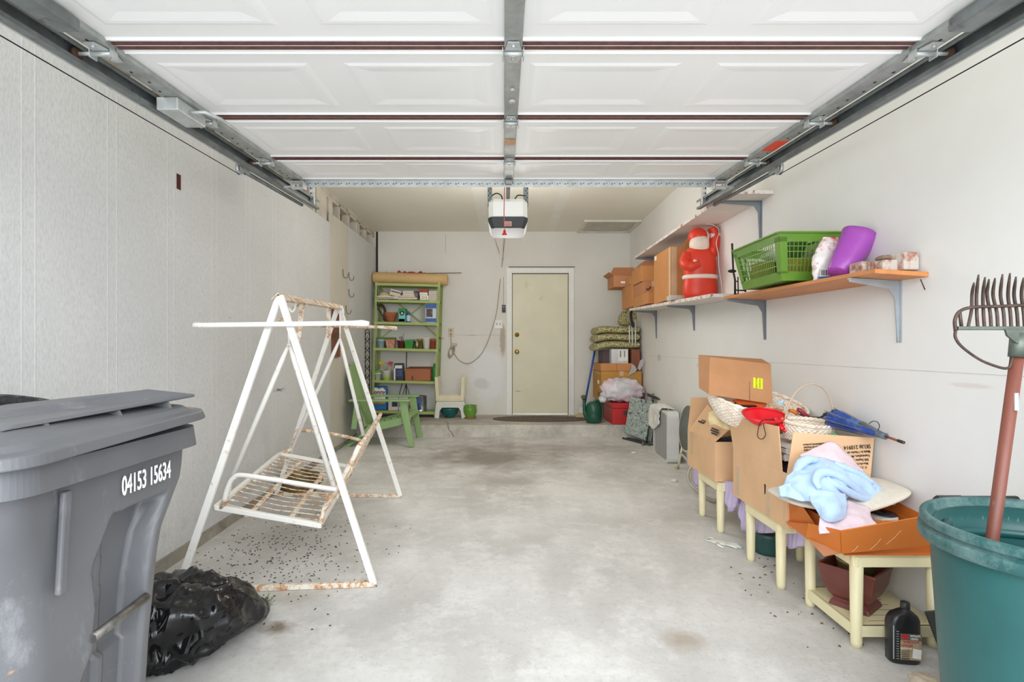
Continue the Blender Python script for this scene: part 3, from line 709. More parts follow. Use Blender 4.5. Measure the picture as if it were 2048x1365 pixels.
# ---------------- black sacks
BP = M('black_polythene', (16, 16, 18), 0.20, var=0.2, spec=0.6)
NTb = NT('black_polythene_creased'); NTb.b.inputs['Base Color'].default_value = lin((18, 18, 20)); NTb.b.inputs['Roughness'].default_value = 0.14
NTb.bump(NTb.math('ABSOLUTE', NTb.math('SUBTRACT', NTb.noise(8, 1.5, 0.5, stretch=(1.6, 0.8, 0.6)), 0.5)), 0.7, 0.05); BP = NTb.m
def sack(name, pts, rads, lab, seed, sq=0.8, n=90):
    m = MB(); pp = smooth_pts(pts, 14); rr = [v.x for v in smooth_pts([V((r, 0, 0)) for r in rads], 14)]
    vs = []; N = len(pp)
    for i, p in enumerate(pp):
        d = (pp[min(i+1, N-1)]-pp[max(i-1, 0)]).normalized(); a = d.cross(V((0, 0, 1))).normalized(); b = a.cross(d)
        for k in range(n):
            t = 2*PI*k/n
            q = a*math.cos(t)*rr[i]+b*math.sin(t)*rr[i]*sq
            q_ = p+q
            f = 0.34*abs(noise.noise(q_*7+V((seed, 0, 0))))+0.20*abs(noise.noise(V((q_.x*26, q_.y*14, q_.z*9))+V((0, seed, 0))))+0.035*abs(noise.noise(q_*40))
            q_ = p+q*(1.14-f*1.25)
            q_.z = max(q_.z, fz(q_.y)+0.003+0.004*noise.noise(q_*30))
            vs.append(q_)
    fs = [(i*n+k, i*n+(k+1) % n, (i+1)*n+(k+1) % n, (i+1)*n+k) for i in range(N-1) for k in range(n)]+[tuple(range(n))[::-1], tuple((N-1)*n+k for k in range(n))]
    m.add(vs, fs, True)
    return m
gb = thing('rubbish_bag', 'black plastic rubbish bag slumped on the floor behind the grey cart', 'rubbish bag', PF(400, 1300))
a0 = PF(335, 1240); a1 = PF(498, 1215)
m = sack('rubbish_bag', [V((-1.52, 2.02, 0.02)), V((-1.40, 2.08, 0.045)), V((-1.25, 2.16, 0.05)), V((-1.14, 2.28, 0.015)), V((-1.09, 2.36, -0.03)), V((-1.085, 2.42, -0.055)), V((-1.09, 2.47, -0.065))], [0.05, 0.185, 0.20, 0.13, 0.07, 0.035, 0.012], '', 3)
m.build('bag', BP, gb, w=True)
m = MB()
for k in range(9):
    q = V((-1.092+random.Random(k).uniform(-.02, .02), 2.46, -0.06)); r_ = random.Random(k+9)
    m.bar(q, q+V((r_.uniform(0.0, 0.05), r_.uniform(-0.02, 0.03), r_.uniform(0.0, 0.05))), 0.006, 0.002)
m.build('weed_leaves', M('leaf_green', (96, 140, 52), 0.6, var=0.3, vs=60), gb, w=True)
m = MB()
def hd(u, v):
    a = PI*v; x = -1.62+0.42*u; y = 1.58+0.10*math.cos(a); return (x, y, 0.93+0.055*math.sin(a)*(0.35+0.65*math.sin(PI*min(1, u*1.15)))+0.006*noise.noise(V((u*8, v*4, 3))))
bb = MB(); bb.blob((-1.57, 1.68, 0.41), (0.20, 0.085, 0.545), 16, amp=0.10, fr=4, seed=5, p=3)
bb.tube(smooth_pts([(-1.66, 1.62, 0.945), (-1.52, 1.62, 0.958), (-1.40, 1.62, 0.948), (-1.34, 1.62, 0.935)]), [0.02]*19, 8)
for p in bb.v: p.z = max(p.z, fz(p.y)+0.001)
solo(bb, 'rubbish_bag', BP, 'tall black full plastic bag against the left wall behind the grey cart lid', 'rubbish bag', sub=0)
# ---------------- garden swing
t = NT('swing_white'); n_ = t.noise(16, 7, 0.8)
o_ = t.mix(t.ramp(n_, 0.58, 0.68, 0, 0.85), lin((238, 236, 230)), lin((196, 140, 84)))
o_ = t.mix(t.ramp(t.noise(24, 6, 0.8), 0.66, 0.74), o_, lin((120, 66, 34)))
t.l(o_, t.b.inputs['Base Color']); t.b.inputs['Roughness'].default_value = 0.5; t.bump(t.noise(60, 5), 0.2, 0.002); SW = t.m
t = NT('swing_rusty'); n_ = t.noise(22, 7, 0.8)
o_ = t.mix(t.ramp(n_, 0.46, 0.58), lin((230, 222, 206)), lin((188, 132, 78)))
o_ = t.mix(t.ramp(t.noise(34, 6, 0.8), 0.58, 0.7), o_, lin((112, 60, 32)))
t.l(o_, t.b.inputs['Base Color']); t.b.inputs['Roughness'].default_value = 0.7; SWR = t.m
sw = thing('garden_swing', 'rusty white metal A-frame garden swing seat without cushions beside left wall', 'garden swing', (-1.2, 3.4, fz(3.4)))
YA, YC = 2.71, 4.26
apF = V((-1.128, 2.72, 1.378)); apR = V((-1.302, 4.25, 1.445))
fFL = PF(355, 1188); fFR = PF(748, 1174); fRL = PF(553, 992); fRR = PF(801, 996)
for a, b, lab in ((apF, fFL, 0), (apF, fFR, 0), (apR, fRL, 0), (apR, fRR, 0)):
    m = MB(); o = V((0.0, 0, 0.012)); d = (b-a).normalized(); m.bar(a+V((0.008 if b.x > a.x else -0.008, -0.02 if b.x > a.x else 0.012, 0)), b+o, 0.034, 0.022, up=(0, 1, 0)); m.build('frame_leg', SW, sw, w=True, bevel=0.004)
for a, b in ((fFL, fFR), (fRL, fRR)):
    m = MB(); z = V((0, 0, 0.014)); m.bar(a+z, b+z, 0.022, 0.026); m.build('base_bar', SWR, sw, w=True, bevel=0.003)
m = MB()
for s in (-1, 1):
    e = V((s*0.036, 0, -0.034)); m.quad(apF+V((0, -0.02, 0.012)), apR+V((0, 0.02, 0.012)), apR+e+V((0, 0.02, 0.012)), apF+e+V((0, -0.02, 0.012)), 0.003)
m.build('ridge_beam', SWR, sw, w=True)
m = MB(); cbz = P(0, 649, YA).z
m.tube([P(388, 651, YA-0.04), P(405, 651, YA-0.04), P(700, 647, YA-0.04), P(725, 647, YA-0.04), P(738, 648, YA-0.04)], [0.015, 0.013, 0.013, 0.017, 0.012], 10); m.build('canopy_rod', SW, sw, w=True)
m = MB(); m.tube([P(553, 649, YC-0.04), P(770, 655, YC-0.04), P(794, 657, YC-0.04)], [0.013, 0.013, 0.015], 10); m.build('canopy_rod', SWR, sw, w=True)
for a, b in (((606, 601, 3.3), (596, 682, 3.3)), ((657, 612, 4.0), (657, 678, 4.0))):
    m = MB(); m.bar(P(*a), P(*b), 0.03, 0.004, up=(0, 1, 0)); m.build('brace', SWR, sw, w=True)
m = MB(); m.bar(P(606, 601, 3.3), P(548, 650, 2.9), 0.02, 0.006); m.bar(P(596, 682, 3.3), P(575, 652, 2.9), 0.02, 0.006) if False else None; m.build('brace', SWR, sw, w=True)
m = MB(); m.tube(smooth_pts([P(590, 594, 3.0), P(591, 612, 3.0), P(585, 624, 3.0), P(578, 616, 3.0)]), 0.006, 8); m.build('hook', SW, sw, w=True)
m = MB(); m.tube(smooth_pts([P(684, 612, 4.1), P(687, 626, 4.1), P(682, 640, 4.1), P(680, 630, 4.1)]), 0.005, 8); 
m.build('hook', SW, sw, w=True)
# bench corners
A_, B_, T_2 = V((-1.573, 2.95, 0.246)), V((-1.005, 2.95, 0.147)), V((-0.787, 2.95, 0.595))
A2, B2, T2 = V((-1.66, 4.0, 0.332)), V((-1.122, 4.0, 0.232)), V((-0.915, 4.0, 0.624))
hF, hR = P(578, 688, 2.93), P(680, 678, 4.02)
for a, b in ((P(577, 640, 2.93), hF), (P(680, 622, 4.02), hR)):
    m = MB(); m.tube([a, b], 0.006, 8); m.build('hanger_rod', SW, sw, w=True)
eFL, eFR, eRL, eRR = P(458, 971, 2.93), P(669, 978, 2.93), P(584, 899, 4.02), P(727, 872, 4.02)
for a, b in ((hF, eFL), (hF, eFR), (hR, eRL), (hR, eRR)):
    m = MB(); m.tube([a, a+(b-a)*0.12, b], [0.008, 0.0135, 0.0135], 10); m.build('hanger_arm', SW, sw, w=True)
m = MB(); m.tube([eFL, P(450, 1000, 2.93), A_+V((0.03, 0, -0.005))], 0.016, 10); m.build('seat_link', SWR, sw, w=True)
m = MB(); m.tube([eRL, A2], 0.013, 10); m.build('seat_link', SWR, sw, w=True)
st_ = MB(); st_.bar(A_, B_, 0.03, 0.028); st_.bar(B_+V((0, -0.015, 0)), B2, 0.024, 0.028); st_.bar(A2, B2, 0.024, 0.024); st_.bar(A_, A2, 0.026, 0.024)
st_.build('seat_frame', SW, sw, w=True, bevel=0.004)
m = MB()
for s_, e_, tp, t2 in ((B_, eFR, T_2, 1),):
    m.tube(smooth_pts([s_+V((0, 0.0, 0.0)), P(648, 1020, 2.95), P(668, 985, 2.95), P(700, 930, 2.95), P(717, 895, 2.95), P(727, 884, 3.05)]), 0.014, 10)
m.tube(smooth_pts([P(727, 884, 3.05), P(745, 855, 3.5), T2]), 0.014, 10)
m.tube(smooth_pts([B2, B2*0.5+T2*0.5+V((0.01, 0, 0)), T2]), 0.013, 10)
m.build('backrest_frame', SWR, sw, w=True)
rd = random.Random(4)
sp_ = MB(); NW = 15
for k in range(NW):
    f = (k+0.8)/(NW+0.6)
    a = A_+(A2-A_)*f; b = B_+(B2-B_)*f
    sag = V((0, 0, -0.012))
    m = MB(); m.tube([a, a+(b-a)*0.12, (a+b)/2+sag, a+(b-a)*0.88, b], 0.0032, 5)
    for q in (0.05, 0.92):
        c = a+(b-a)*q; m.tube([c, c+(b-a)*0.035], 0.008, 6)
    m.build('seat_wire', SWR, sw, w=True)
    a = B_+(B2-B_)*f+V((0, 0, 0.02)); b = V((-0.80, 3.05, 0.592))+(T2-V((-0.80, 3.05, 0.592)))*f
    m = MB(); m.tube([a, (a+b)/2+V((0.02, 0, -0.01)), b], 0.003, 5); m.build('back_wire', SWR, sw, w=True)
for f in (0.30, 0.68):
    a = A_+(B_-A_)*f; b = A2+(B2-A2)*f; m = MB(); m.bar(a+V((0, 0, -0.022)), b+V((0, 0, -0.018)), 0.028, 0.005); m.build('seat_strap', SWR, sw, w=True)
for f in (0.35, 0.7):
    a = B_+(T_2-B_)*f; b = B2+(T2-B2)*f; m = MB(); m.bar(a+V((0.02, 0, 0)), b+V((0.02, 0, 0)), 0.025, 0.005, up=(1, 0, 0)); m.build('back_strap', SWR, sw, w=True)
m = MB(); m.tube(smooth_pts([P(448, 1003, 2.91), P(458, 970, 2.91), P(468, 956, 2.91), P(485, 951, 2.91), P(560, 962, 2.91), P(640, 975, 2.91), P(674, 980, 2.91)], 5), 0.013, 10); m.build('armrest', SW, sw, w=True)
m = MB(); m.tube(smooth_pts([P(575, 918, 4.04), P(584, 893, 4.04), P(592, 866, 4.04), P(601, 862, 4.04), P(650, 866, 4.04), P(716, 880, 4.04), P(726, 892, 4.04)], 5), 0.012, 10); m.build('armrest', SWR, sw, w=True)
# ---------------- leaf litter below the swing
m = MB(); rd = random.Random(11)
for k in range(620):
    x = rd.gauss(-1.32, 0.25); y = rd.gauss(2.95, 0.42)
    if x < XL+0.04 or x > -0.5 or y < 2.3: continue
    a = rd.uniform(0, PI); l_ = rd.uniform(0.002, 0.008); w_ = rd.uniform(0.001, 0.003); z = fz(y)+0.0015
    m.hexa([V((x+i*l_*math.cos(a)-j*w_*math.sin(a), y+i*l_*math.sin(a)+j*w_*math.cos(a), z-0.001)) for i, j in ((-1, -1), (1, -1), (1, 1), (-1, 1))],
           [V((x+i*l_*.7*math.cos(a)-j*w_*.6*math.sin(a), y+i*l_*.7*math.sin(a)+j*w_*.6*math.cos(a), z+0.0025)) for i, j in ((-1, -1), (1, -1), (1, 1), (-1, 1))])
solo(m, 'leaf_litter', M('litter_dark', (78, 72, 62), 0.9, var=0.4, vs=50), 'dark crumbs of leaf litter scattered on the concrete under the swing', 'litter', kind='stuff')
m = MB(); rd = random.Random(5)
for k in range(34):
    x = rd.uniform(1.2, 1.5); y = rd.uniform(2.2, 3.1); a = rd.uniform(0, PI); l_ = rd.uniform(0.002, 0.008); w_ = rd.uniform(0.001, 0.004); z = fz(y)+0.0015
    m.hexa([V((x+i*l_*math.cos(a)-j*w_*math.sin(a), y+i*l_*math.sin(a)+j*w_*math.cos(a), z-0.001)) for i, j in ((-1, -1), (1, -1), (1, 1), (-1, 1))],
           [V((x+i*l_*.7*math.cos(a)-j*w_*.6*math.sin(a), y+i*l_*.7*math.sin(a)+j*w_*.6*math.cos(a), z+0.003)) for i, j in ((-1, -1), (1, -1), (1, 1), (-1, 1))])
solo(m, 'leaf_litter', M('litter_brown', (110, 84, 58), 0.9, var=0.4, vs=50), 'brown scraps of dry leaf on the concrete beside the cream side tables', 'litter', kind='stuff')
# round metal basket on the floor behind the swing
bk = thing('metal_planter', 'round tarnished metal planter on the floor seen through the swing seat', 'planter', PF(601, 984))
t_ = M('tarnished_brass', (140, 120, 78), 0.5, 0.6, var=0.35, vs=20)
m = MB(); m.lathe([(0.11, 0), (0.13, 0.02), (0.145, 0.08), (0.135, 0.13), (0.15, 0.14), (0.135, 0.15), (0.12, 0.13), (0.125, 0.08), (0.10, 0.03), (0, 0.02)], n=32); m.build('pot', t_, bk)
m = MB(); m.ring((0, 0, 0.09), 0.148, 0.006); m.ring((0, 0, 0.05), 0.143, 0.006); m.build('band', t_, bk)
m = MB()
for s in (-1, 1):
    m = MB(); m.tube(arc((s*0.15, 0, 0.10), 0.03, -PI/2, PI/2, 9, (s, 0, 0), (0, 0, 1)), 0.005, 6); m.build('handle', t_, bk)
# ---------------- wall hooks, board, black trellis
HK = M('hook_steel', (96, 92, 84), 0.4, 0.8)
for k, (px, py, lab) in enumerate(((686, 548, 'bent steel wall hook, upper one on the beige panel'), (698, 553, 'bent steel wall hook on the panel joint, upper of two'), (698, 587, 'bent steel wall hook on the panel joint, lower of two'), (692, 620, 'bent steel wall hook low on the beige panel above the swing'))):
    p = PX(px, py, XL+0.004); m = MB()
    m.tube(smooth_pts([p+V((0, 0, 0.05)), p+V((0.003, 0, -0.01)), p+V((0.02, 0, -0.045)), p+V((0.05, 0, -0.04)), p+V((0.06, 0, 0))]), 0.004, 6)
    solo(m, 'wall_hook', HK, lab, 'hook', 'steel hooks on the left wall')
p = PX(672, 663, XL+0.012); m = MB(); m.box((p.x, p.y, p.z), (0.022, 0.24, 0.56)); 
solo(m, 'board', M('rust_board', (124, 78, 56), 0.85, var=0.3, vs=6), 'narrow red-brown board fixed to the left wall behind the swing', 'board')
IR = M('wrought_iron', (26, 26, 28), 0.5, 0.4)
def trellis(px0, px1, py0, py1, y, lab):
    m = MB(); a, b = P(px0, py0, y), P(px1, py1, y); x0, x1, z1, z0 = a.x, b.x, a.z, b.z; xm = (x0+x1)/2; w_ = (x1-x0)/2
    m.tube([(x0, y, z0), (x0, y, z1-w_)]+arc((xm, y, z1-w_), w_, PI, 0, 9, (1, 0, 0), (0, 0, 1))+[(x1, y, z0)], 0.006, 6)
    n = 7
    for k in range(n):
        z = z0+(z1-z0-w_)*(k+0.5)/n; h = (z1-z0-w_)/n/2
        m.tube(arc((xm, y, z), w_*0.95, 0, 2*PI, 14, (1, 0, 0), V((0, 0, h/w_*1.0))), 0.0045, 5)
        m.tube([(x0, y, z-h), (xm, y, z), (x1, y, z-h)], 0.004, 5)
    return solo(m, 'iron_trellis', IR, lab, 'trellis')
trellis(730, 739, 660, 792, 7.15, 'narrow black wrought iron trellis standing between wall and green shelving')
# ---------------- green slatted plastic chair
GP = M('sage_plastic', (138, 168, 112), 0.55, var=0.07, vs=5, dirt=(92, 120, 74), da=0.36, ds=9)
gcx, gcy = -1.70, 6.15
CZ = fz(6.1)
ch = thing('garden_chair', 'sage green plastic slatted garden armchair beside the green shelving', 'chair', (-1.42, 6.42, fz(6.42)), rz=math.radians(-1))
# local: seat faces +x, width along y
def B(m, p, q, w_, h, up=(0, 1, 0)): m.bar(p, q, w_, h, up)
for k in range(7):           # back slats fan
    f = (k-3)/3; m = MB()
    m.prism([(-0.033, 0), (0.033, 0), (0.037, 0.71-0.09*f*f-0.02), (0.02, 0.75-0.11*f*f), (-0.02, 0.75-0.11*f*f), (-0.037, 0.71-0.09*f*f-0.02)], (-0.17, f*0.205, 0.23), (0, 1, 0.0), V((-0.30, f*0.05, 1)).normalized(), 0.014)
    m.build('back_slat', GP, ch, bevel=0.003)
m = MB(); m.bar((-0.23, -0.24, 0.44), (-0.23, 0.24, 0.44), 0.05, 0.02, up=(1, 0, 0.3)); m.bar((-0.175, -0.24, 0.25), (-0.175, 0.24, 0.25), 0.05, 0.02, up=(1, 0, 0.3)); m.build('back_rail', GP, ch, bevel=0.004)
for k in range(7):           # seat slats
    x = -0.14+k*0.078; z = 0.235+0.125*(k/6)**0.9-(0.02 if k == 6 else 0); m = MB()
    m.bar((x, -0.245, z), (x, 0.245, z), 0.068, 0.014, up=(-0.22 if k < 6 else 0.5, 0, 1)); m.build('seat_slat', GP, ch, bevel=0.003)
for s in (-1, 1):
    y = s*0.265
    m = MB(); m.prism([(0.41, 0.0), (0.345, 0.0), (0.26, 0.36), (0.24, 0.52), (0.32, 0.53), (0.345, 0.36)], (0, y+s*0.02+0.0175, 0), (1, 0, 0), (0, 0, 1), 0.035); m.build('front_leg', GP, ch, bevel=0.006)
    m = MB(); m.prism([(-0.40, 0.0), (-0.34, 0.0), (-0.12, 0.24), (0.36, 0.36), (0.36, 0.30), (0.24, 0.24), (-0.06, 0.17), (-0.14, 0.10)][::1], (0, y-s*0.01+0.014, 0), (1, 0, 0), (0, 0, 1), 0.028); m.build('rear_leg', GP, ch, bevel=0.005)
    m = MB(); m.prism([(-0.31, 0.20), (-0.25, 0.20), (-0.21, 0.50), (-0.27, 0.50)], (0, y+s*0.03+0.014, 0), (1, 0, 0), (0, 0, 1), 0.028); m.build('arm_support', GP, ch, bevel=0.005)
    m = MB(); m.prism([(-0.33, -0.045), (0.30, -0.055), (0.36, -0.03), (0.36, 0.03), (0.30, 0.055), (-0.33, 0.045)], (0, y+s*0.03, 0.515), (1, 0, 0), (0, 1, 0), 0.024); m.build('armrest', GP, ch, bevel=0.006)
# ================================================================ BACK WALL
IV = M('ivory_plastic', (206, 192, 168), 0.5); WPL = M('white_plastic', (232, 230, 224), 0.45)
BLK = M('black_plastic', (30, 30, 32), 0.5)
p = P(902, 665, YB)
ol = thing('wall_outlet', 'ivory duplex outlet on the back wall beside the green shelving', 'outlet', (p.x, YB-0.004, p.z))
m = MB(); m.box((0, 0, 0), (0.078, 0.008, 0.122)); m.build('cover_plate', IV, ol, bevel=0.002)
for z in (-0.026, 0.026):
    m = MB(); m.lathe([(0.017, 0), (0.017, 0.004), (0, 0.004)], m=Matrix.Translation((0, -0.003, z)) @ Matrix.Rotation(PI/2, 4, 'X'), n=16)
    m.cur = 1
    for x in (-0.006, 0.006): m.box((x, -0.0075, z), (0.003, 0.002, 0.010))
    m.build('socket', [M('ivory_dark', (186, 172, 150), 0.5), BLK], ol)
p = P(997, 649, YB)
sw_ = thing('light_switch', 'white double light switch plate left of the cream door', 'light switch', (p.x, YB-0.004, p.z))
m = MB(); m.box((0, 0, 0), (0.118, 0.008, 0.118)); m.build('cover_plate', WPL, sw_, bevel=0.002)
for x in (-0.024, 0.024):
    m = MB(); m.box((x, -0.006, 0), (0.013, 0.006, 0.028)); m.box((x, -0.012, 0.006), (0.008, 0.012, 0.008)); m.build('toggle', M('toggle_grey', (150, 148, 142), 0.5), sw_)
p = P(1007.5, 618, YB)
wbn = thing('wall_button', 'small black wall button for the door opener above the switch plate', 'wall button', (p.x, YB-0.008, p.z))
m = MB(); m.box((0, 0, 0), (0.052, 0.016, 0.11)); m.build('housing', BLK, wbn, bevel=0.003)
m = MB(); m.box((0, -0.010, 0.028), (0.030, 0.006, 0.012)); m.build('button', M('button_grey', (170, 168, 160)), wbn)
m = MB(); m.box((0, -0.010, 0.0), (0.038, 0.006, 0.026)); m.build('key_pad', M('pad_grey', (72, 74, 76)), wbn)
# extension lead: plug, hank and long swag up to the opener
CRD = M('cord_beige', (168, 156, 134), 0.6)
cd = thing('extension_lead', 'long beige flex swagged from the outlet up to the door opener', 'cable', P(905, 712, YB-0.02))
m = MB(); y = YB-0.02
m.tube(smooth_pts([P(1014, 452, YO+0.30), P(1012, 470, 6.0), P(1009, 485, 7.2), P(1004, 530, y), P(999, 575, y), P(993, 625, y), P(982, 665, y), P(968, 700, y), P(952, 719, y), P(936, 727.5, y), P(920, 722, y), P(910, 710, y), P(905, 697, y)]), 0.005, 6); m.build('flex', CRD, cd, w=True)
m = MB(); m.tube(smooth_pts([P(902, 668, y), P(902, 680, y), P(903, 692, y)]), 0.005, 6); m.build('plug_tail', CRD, cd, w=True)
for k in range(4):
    m = MB(); c = P(901+k, 706, y+0.004*k-0.01); m.tube([c+V((0.030*math.cos(a)*(1+0.1*k)+0.012*math.sin(a), 0, 0.075*math.sin(a)+0.01*k)) for a in [2*PI*i/20 for i in range(20)]], 0.0045, 6, closed=True); m.build('coil', CRD, cd, w=True)
m = MB(); m.tube([P(903, 698, y-0.01), P(905, 690, y-0.015), P(914, 689, y-0.015)], [0.018, 0.026, 0.016], 10); m.build('adaptor', IV, cd, w=True)
# oval braided mat
t = NT('braided_mat'); oc = t.tc.outputs['Object']
vm = t.n('VectorMath', operation='MULTIPLY'); t.l(oc, vm.inputs[0]); vm.inputs[1].default_value = (1/0.64, 1/0.28, 0)
ln = t.n('VectorMath', operation='LENGTH'); t.l(vm.outputs[0], ln.inputs[0])
wv = t.math('SINE', t.math('MULTIPLY', ln.outputs['Value'], 62.0))
o_ = t.mix(t.ramp(t.noise(60, 3, 0.8), 0.35, 0.65), lin((92, 72, 62)), lin((140, 118, 104)))
o_ = t.mix(t.ramp(t.noise(110, 3, 0.8), 0.52, 0.62), o_, lin((120, 124, 122)))
o_ = t.mix(t.ramp(wv, -1, 0.2, 0.6, 0), o_, lin((78, 62, 54)))
t.l(o_, t.b.inputs['Base Color']); t.b.inputs['Roughness'].default_value = 0.95; t.bump(t.math('ADD', wv, t.noise(140, 2)), 0.7, 0.006)
m = MB(); yc = 7.29; xc = P(1084, 0, yc).x-0.02
m.lathe([(0.62, 0), (0.645, 0.006), (0.635, 0.012), (0.60, 0.013), (0.3, 0.013), (0.001, 0.013), (0, 0.013)], c=(xc, yc, ZS), n=72, sy=0.44)
solo(m, 'braided_mat', t.m, 'oval brown braided mat on the concrete step in front of the cream door', 'mat')
# ---------------- green steel shelving
GS = M('shelf_green', (164, 178, 104), 0.5, var=0.06, vs=6, dirt=(128, 138, 84), da=0.36, ds=9)
YFs, YBs = 7.44, 7.75
XL0, XW = -1.835, 0.905
def lean(x, z): return x+0.030*(z-ZS)
def tip(x): return -0.024*(x-XL0)           # shelves sit a little lower on the right
su = thing('steel_shelving', 'green enamelled steel shelving unit with perforated posts and six shelves', 'shelving unit', (XL0+XW/2, (YFs+YBs)/2, ZS))
ZT = 2.02
hole = M('hole_green', (70, 80, 44), 0.8)
for x in (XL0, XL0+XW):
    s = 1 if x < -1.4 else -1
    for y, q in ((YFs, 1), (YBs, -1)):
        m = MB(); a0, a1 = lean(x, ZS), lean(x, ZT)
        m.hexa([V((a0, y, ZS)), V((a0+s*0.036, y, ZS)), V((a0+s*0.036, y+q*0.003, ZS)), V((a0, y+q*0.003, ZS))], [V((a1, y, ZT)), V((a1+s*0.036, y, ZT)), V((a1+s*0.036, y+q*0.003, ZT)), V((a1, y+q*0.003, ZT))])
        m.hexa([V((a0, y, ZS)), V((a0+s*0.003, y, ZS)), V((a0+s*0.003, y+q*0.036, ZS)), V((a0, y+q*0.036, ZS))], [V((a1, y, ZT)), V((a1+s*0.003, y, ZT)), V((a1+s*0.003, y+q*0.036, ZT)), V((a1, y+q*0.036, ZT))])
        m.cur = 1
        if q > 0:
            for k in range(52):
                z = ZS+0.05+k*0.0345
                m.box((lean(x, z)+s*(0.013), y-0.0006, z), (0.007, 0.002, 0.012)); m.box((lean(x, z)+s*(0.025), y-0.0006, z+0.017), (0.007, 0.002, 0.012))
        m.build('post', [GS, hole], su, w=True)
SH = [2.012, 1.785, 1.478, 1.118, 0.672, 0.252]
for z in SH:
    m = MB(); xa, xb = lean(XL0, z)+0.004, lean(XL0+XW, z)-0.004; d0, d1 = 0.0, tip(XL0+XW)
    m.hexa([V((xa, YFs-0.002, z-0.034)), V((xb, YFs-0.002, z-0.034+d1)), V((xb, YFs+0.001, z-0.034+d1)), V((xa, YFs+0.001, z-0.034))], [V((xa, YFs-0.002, z)), V((xb, YFs-0.002, z+d1)), V((xb, YFs+0.001, z+d1)), V((xa, YFs+0.001, z))])
    m.hexa([V((xa, YFs, z-0.003)), V((xb, YFs, z-0.003+d1)), V((xb, YBs-0.004, z-0.003+d1)), V((xa, YBs-0.004, z-0.003))], [V((xa, YFs, z)), V((xb, YFs, z+d1)), V((xb, YBs-0.004, z+d1)), V((xa, YBs-0.004, z))])
    m.hexa([V((xa, YBs-0.007, z-0.034)), V((xb, YBs-0.007, z-0.034+d1)), V((xb, YBs-0.004, z-0.034+d1)), V((xa, YBs-0.004, z-0.034))], [V((xa, YBs-0.007, z)), V((xb, YBs-0.007, z+d1)), V((xb, YBs-0.004, z+d1)), V((xa, YBs-0.004, z))])
    m.build('shelf', GS, su, w=True)
for a, b in (((XL0+0.03, 1.95), (XL0+XW-0.02, 1.25)), ((XL0+XW-0.02, 1.95), (XL0+0.03, 1.25))):
    m = MB(); m.bar((lean(a[0], a[1]), YBs-0.002+0.002*(a[0] > -1.2), a[1]), (lean(b[0], b[1]), YBs-0.002+0.002*(a[0] > -1.2), b[1]), 0.002, 0.02, up=(0, 0, 1)); m.build('cross_brace', GS, su, w=True)
def SZ(i, px):                                     # top of shelf i under image column px
    x = P(px, 0, 7.5).x; return SH[i]+tip(x-0.03*(SH[i]-ZS))
def sx(px, y=7.5): return P(px, 0, y).x
# roll of brown paper + red oddments + rod on top
m = MB(); rz_ = Matrix.Translation((sx(744, 7.5), 7.56, SH[0]+0.086)) @ Matrix.Rotation(PI/2+0.026, 4, 'Y')
pf = [(0.064, 0)]+[(0.080+0.002*math.sin(k), 0.02+k*0.10) for k in range(11)]+[(0.078, 1.045), (0.05, 1.05), (0.045, 1.02), (0, 1.02)]
m.lathe([(0, 0.01), (0.05, 0.01)]+pf, m=rz_, n=28, wob=lambda t, z: 1+0.02*math.sin(3*t+z*2))
solo(m, 'paper_roll', M('kraft_paper', (206, 172, 120), 0.75, var=0.08, vs=4, dirt=(176, 140, 92), da=0.36, ds=7), 'thick tan roll of kraft paper lying on top of the green shelving', 'paper roll')
m = MB(); m.tube([(sx(760, 7.66), 7.66, SH[0]+0.155), (P(923, 546, 7.66).x, 7.66, P(923, 546, 7.66).z)], 0.005, 6)
solo(m, 'metal_rod', M('rod_brown', (96, 70, 54), 0.5, 0.4), 'thin brown rod lying along the tan paper roll and sticking out right', 'rod')
m = MB(); rd = random.Random(3)
def crump(u, v):
    q = V((sx(772, 7.68)+0.56*u, 7.66+0.05*v, SH[0]+0.10+0.075*math.sin(PI*v))); return q+V((0, 0, 0.035*noise.noise(V((u*14, v*3, 2)))+0.03*max(0, 1-abs(u-0.36)*9)))
m.grid(crump, 40, 7, False)
solo(m, 'ribbon', M('red_foil', (176, 44, 34), 0.4, var=0.3, vs=40, dirt=(210, 190, 180), da=0.42, ds=26), 'crumpled red ribbon garland on top behind the tan paper roll', 'ribbon', solid=0.003)
# --- second shelf: books and papers
PG = M('page_cream', (214, 202, 184), 0.8, var=0.05, vs=8)
def book(px0, px1, y0, y1, sh, cover, lab, yy=7.47, dp=0.16, rot=0, grp='books and papers on the shelving'):
    """px0..px1 wide, y0 top row, y1 bottom row"""
    a, b = P(px0, y1, yy), P(px1, y0, yy); c = (a+b)/2; W = abs(b.x-a.x); H = abs(b.z-a.z)
    z = c.z
    o = thing('book', lab, 'book', (c.x, yy+dp/2, z-H/2), group=grp, rot=(0, rot, 0))
    m = MB(); m.box((0, 0.002, H/2), (W-0.004, dp-0.006, H-0.006)); m.build('page_block', PG, o)
    m = MB(); m.box((0, 0, 0.0015), (W, dp, 0.003)); m.box((0, 0, H-0.0015), (W, dp, 0.003)); m.box((0, dp/2-0.0015, H/2), (W, 0.003, H)); m.build('cover', M('cover_'+lab.split()[0], cover, 0.6), o)
    return o
book(750, 788, 595.5, 598.5, 1, (60, 64, 90), 'dark blue thin book lying flat at the left end of the book shelf')
book(751, 781, 591.5, 595, 1, (230, 226, 220), 'white thin magazine on the dark blue book at the left end', dp=0.15)
book(778, 800, 585, 592, 1, (214, 206, 190), 'cream thick paperback leaning under the tilted books', rot=0.22, yy=7.48)
book(780, 803, 579.5, 584, 1, (90, 84, 84), 'grey hardback tilted on top of the leaning paperback', rot=0.26, yy=7.48)
book(779, 799, 592.5, 598.5, 1, (200, 190, 170), 'beige paperback flat under the leaning paperbacks', rot=0.0, yy=7.48)
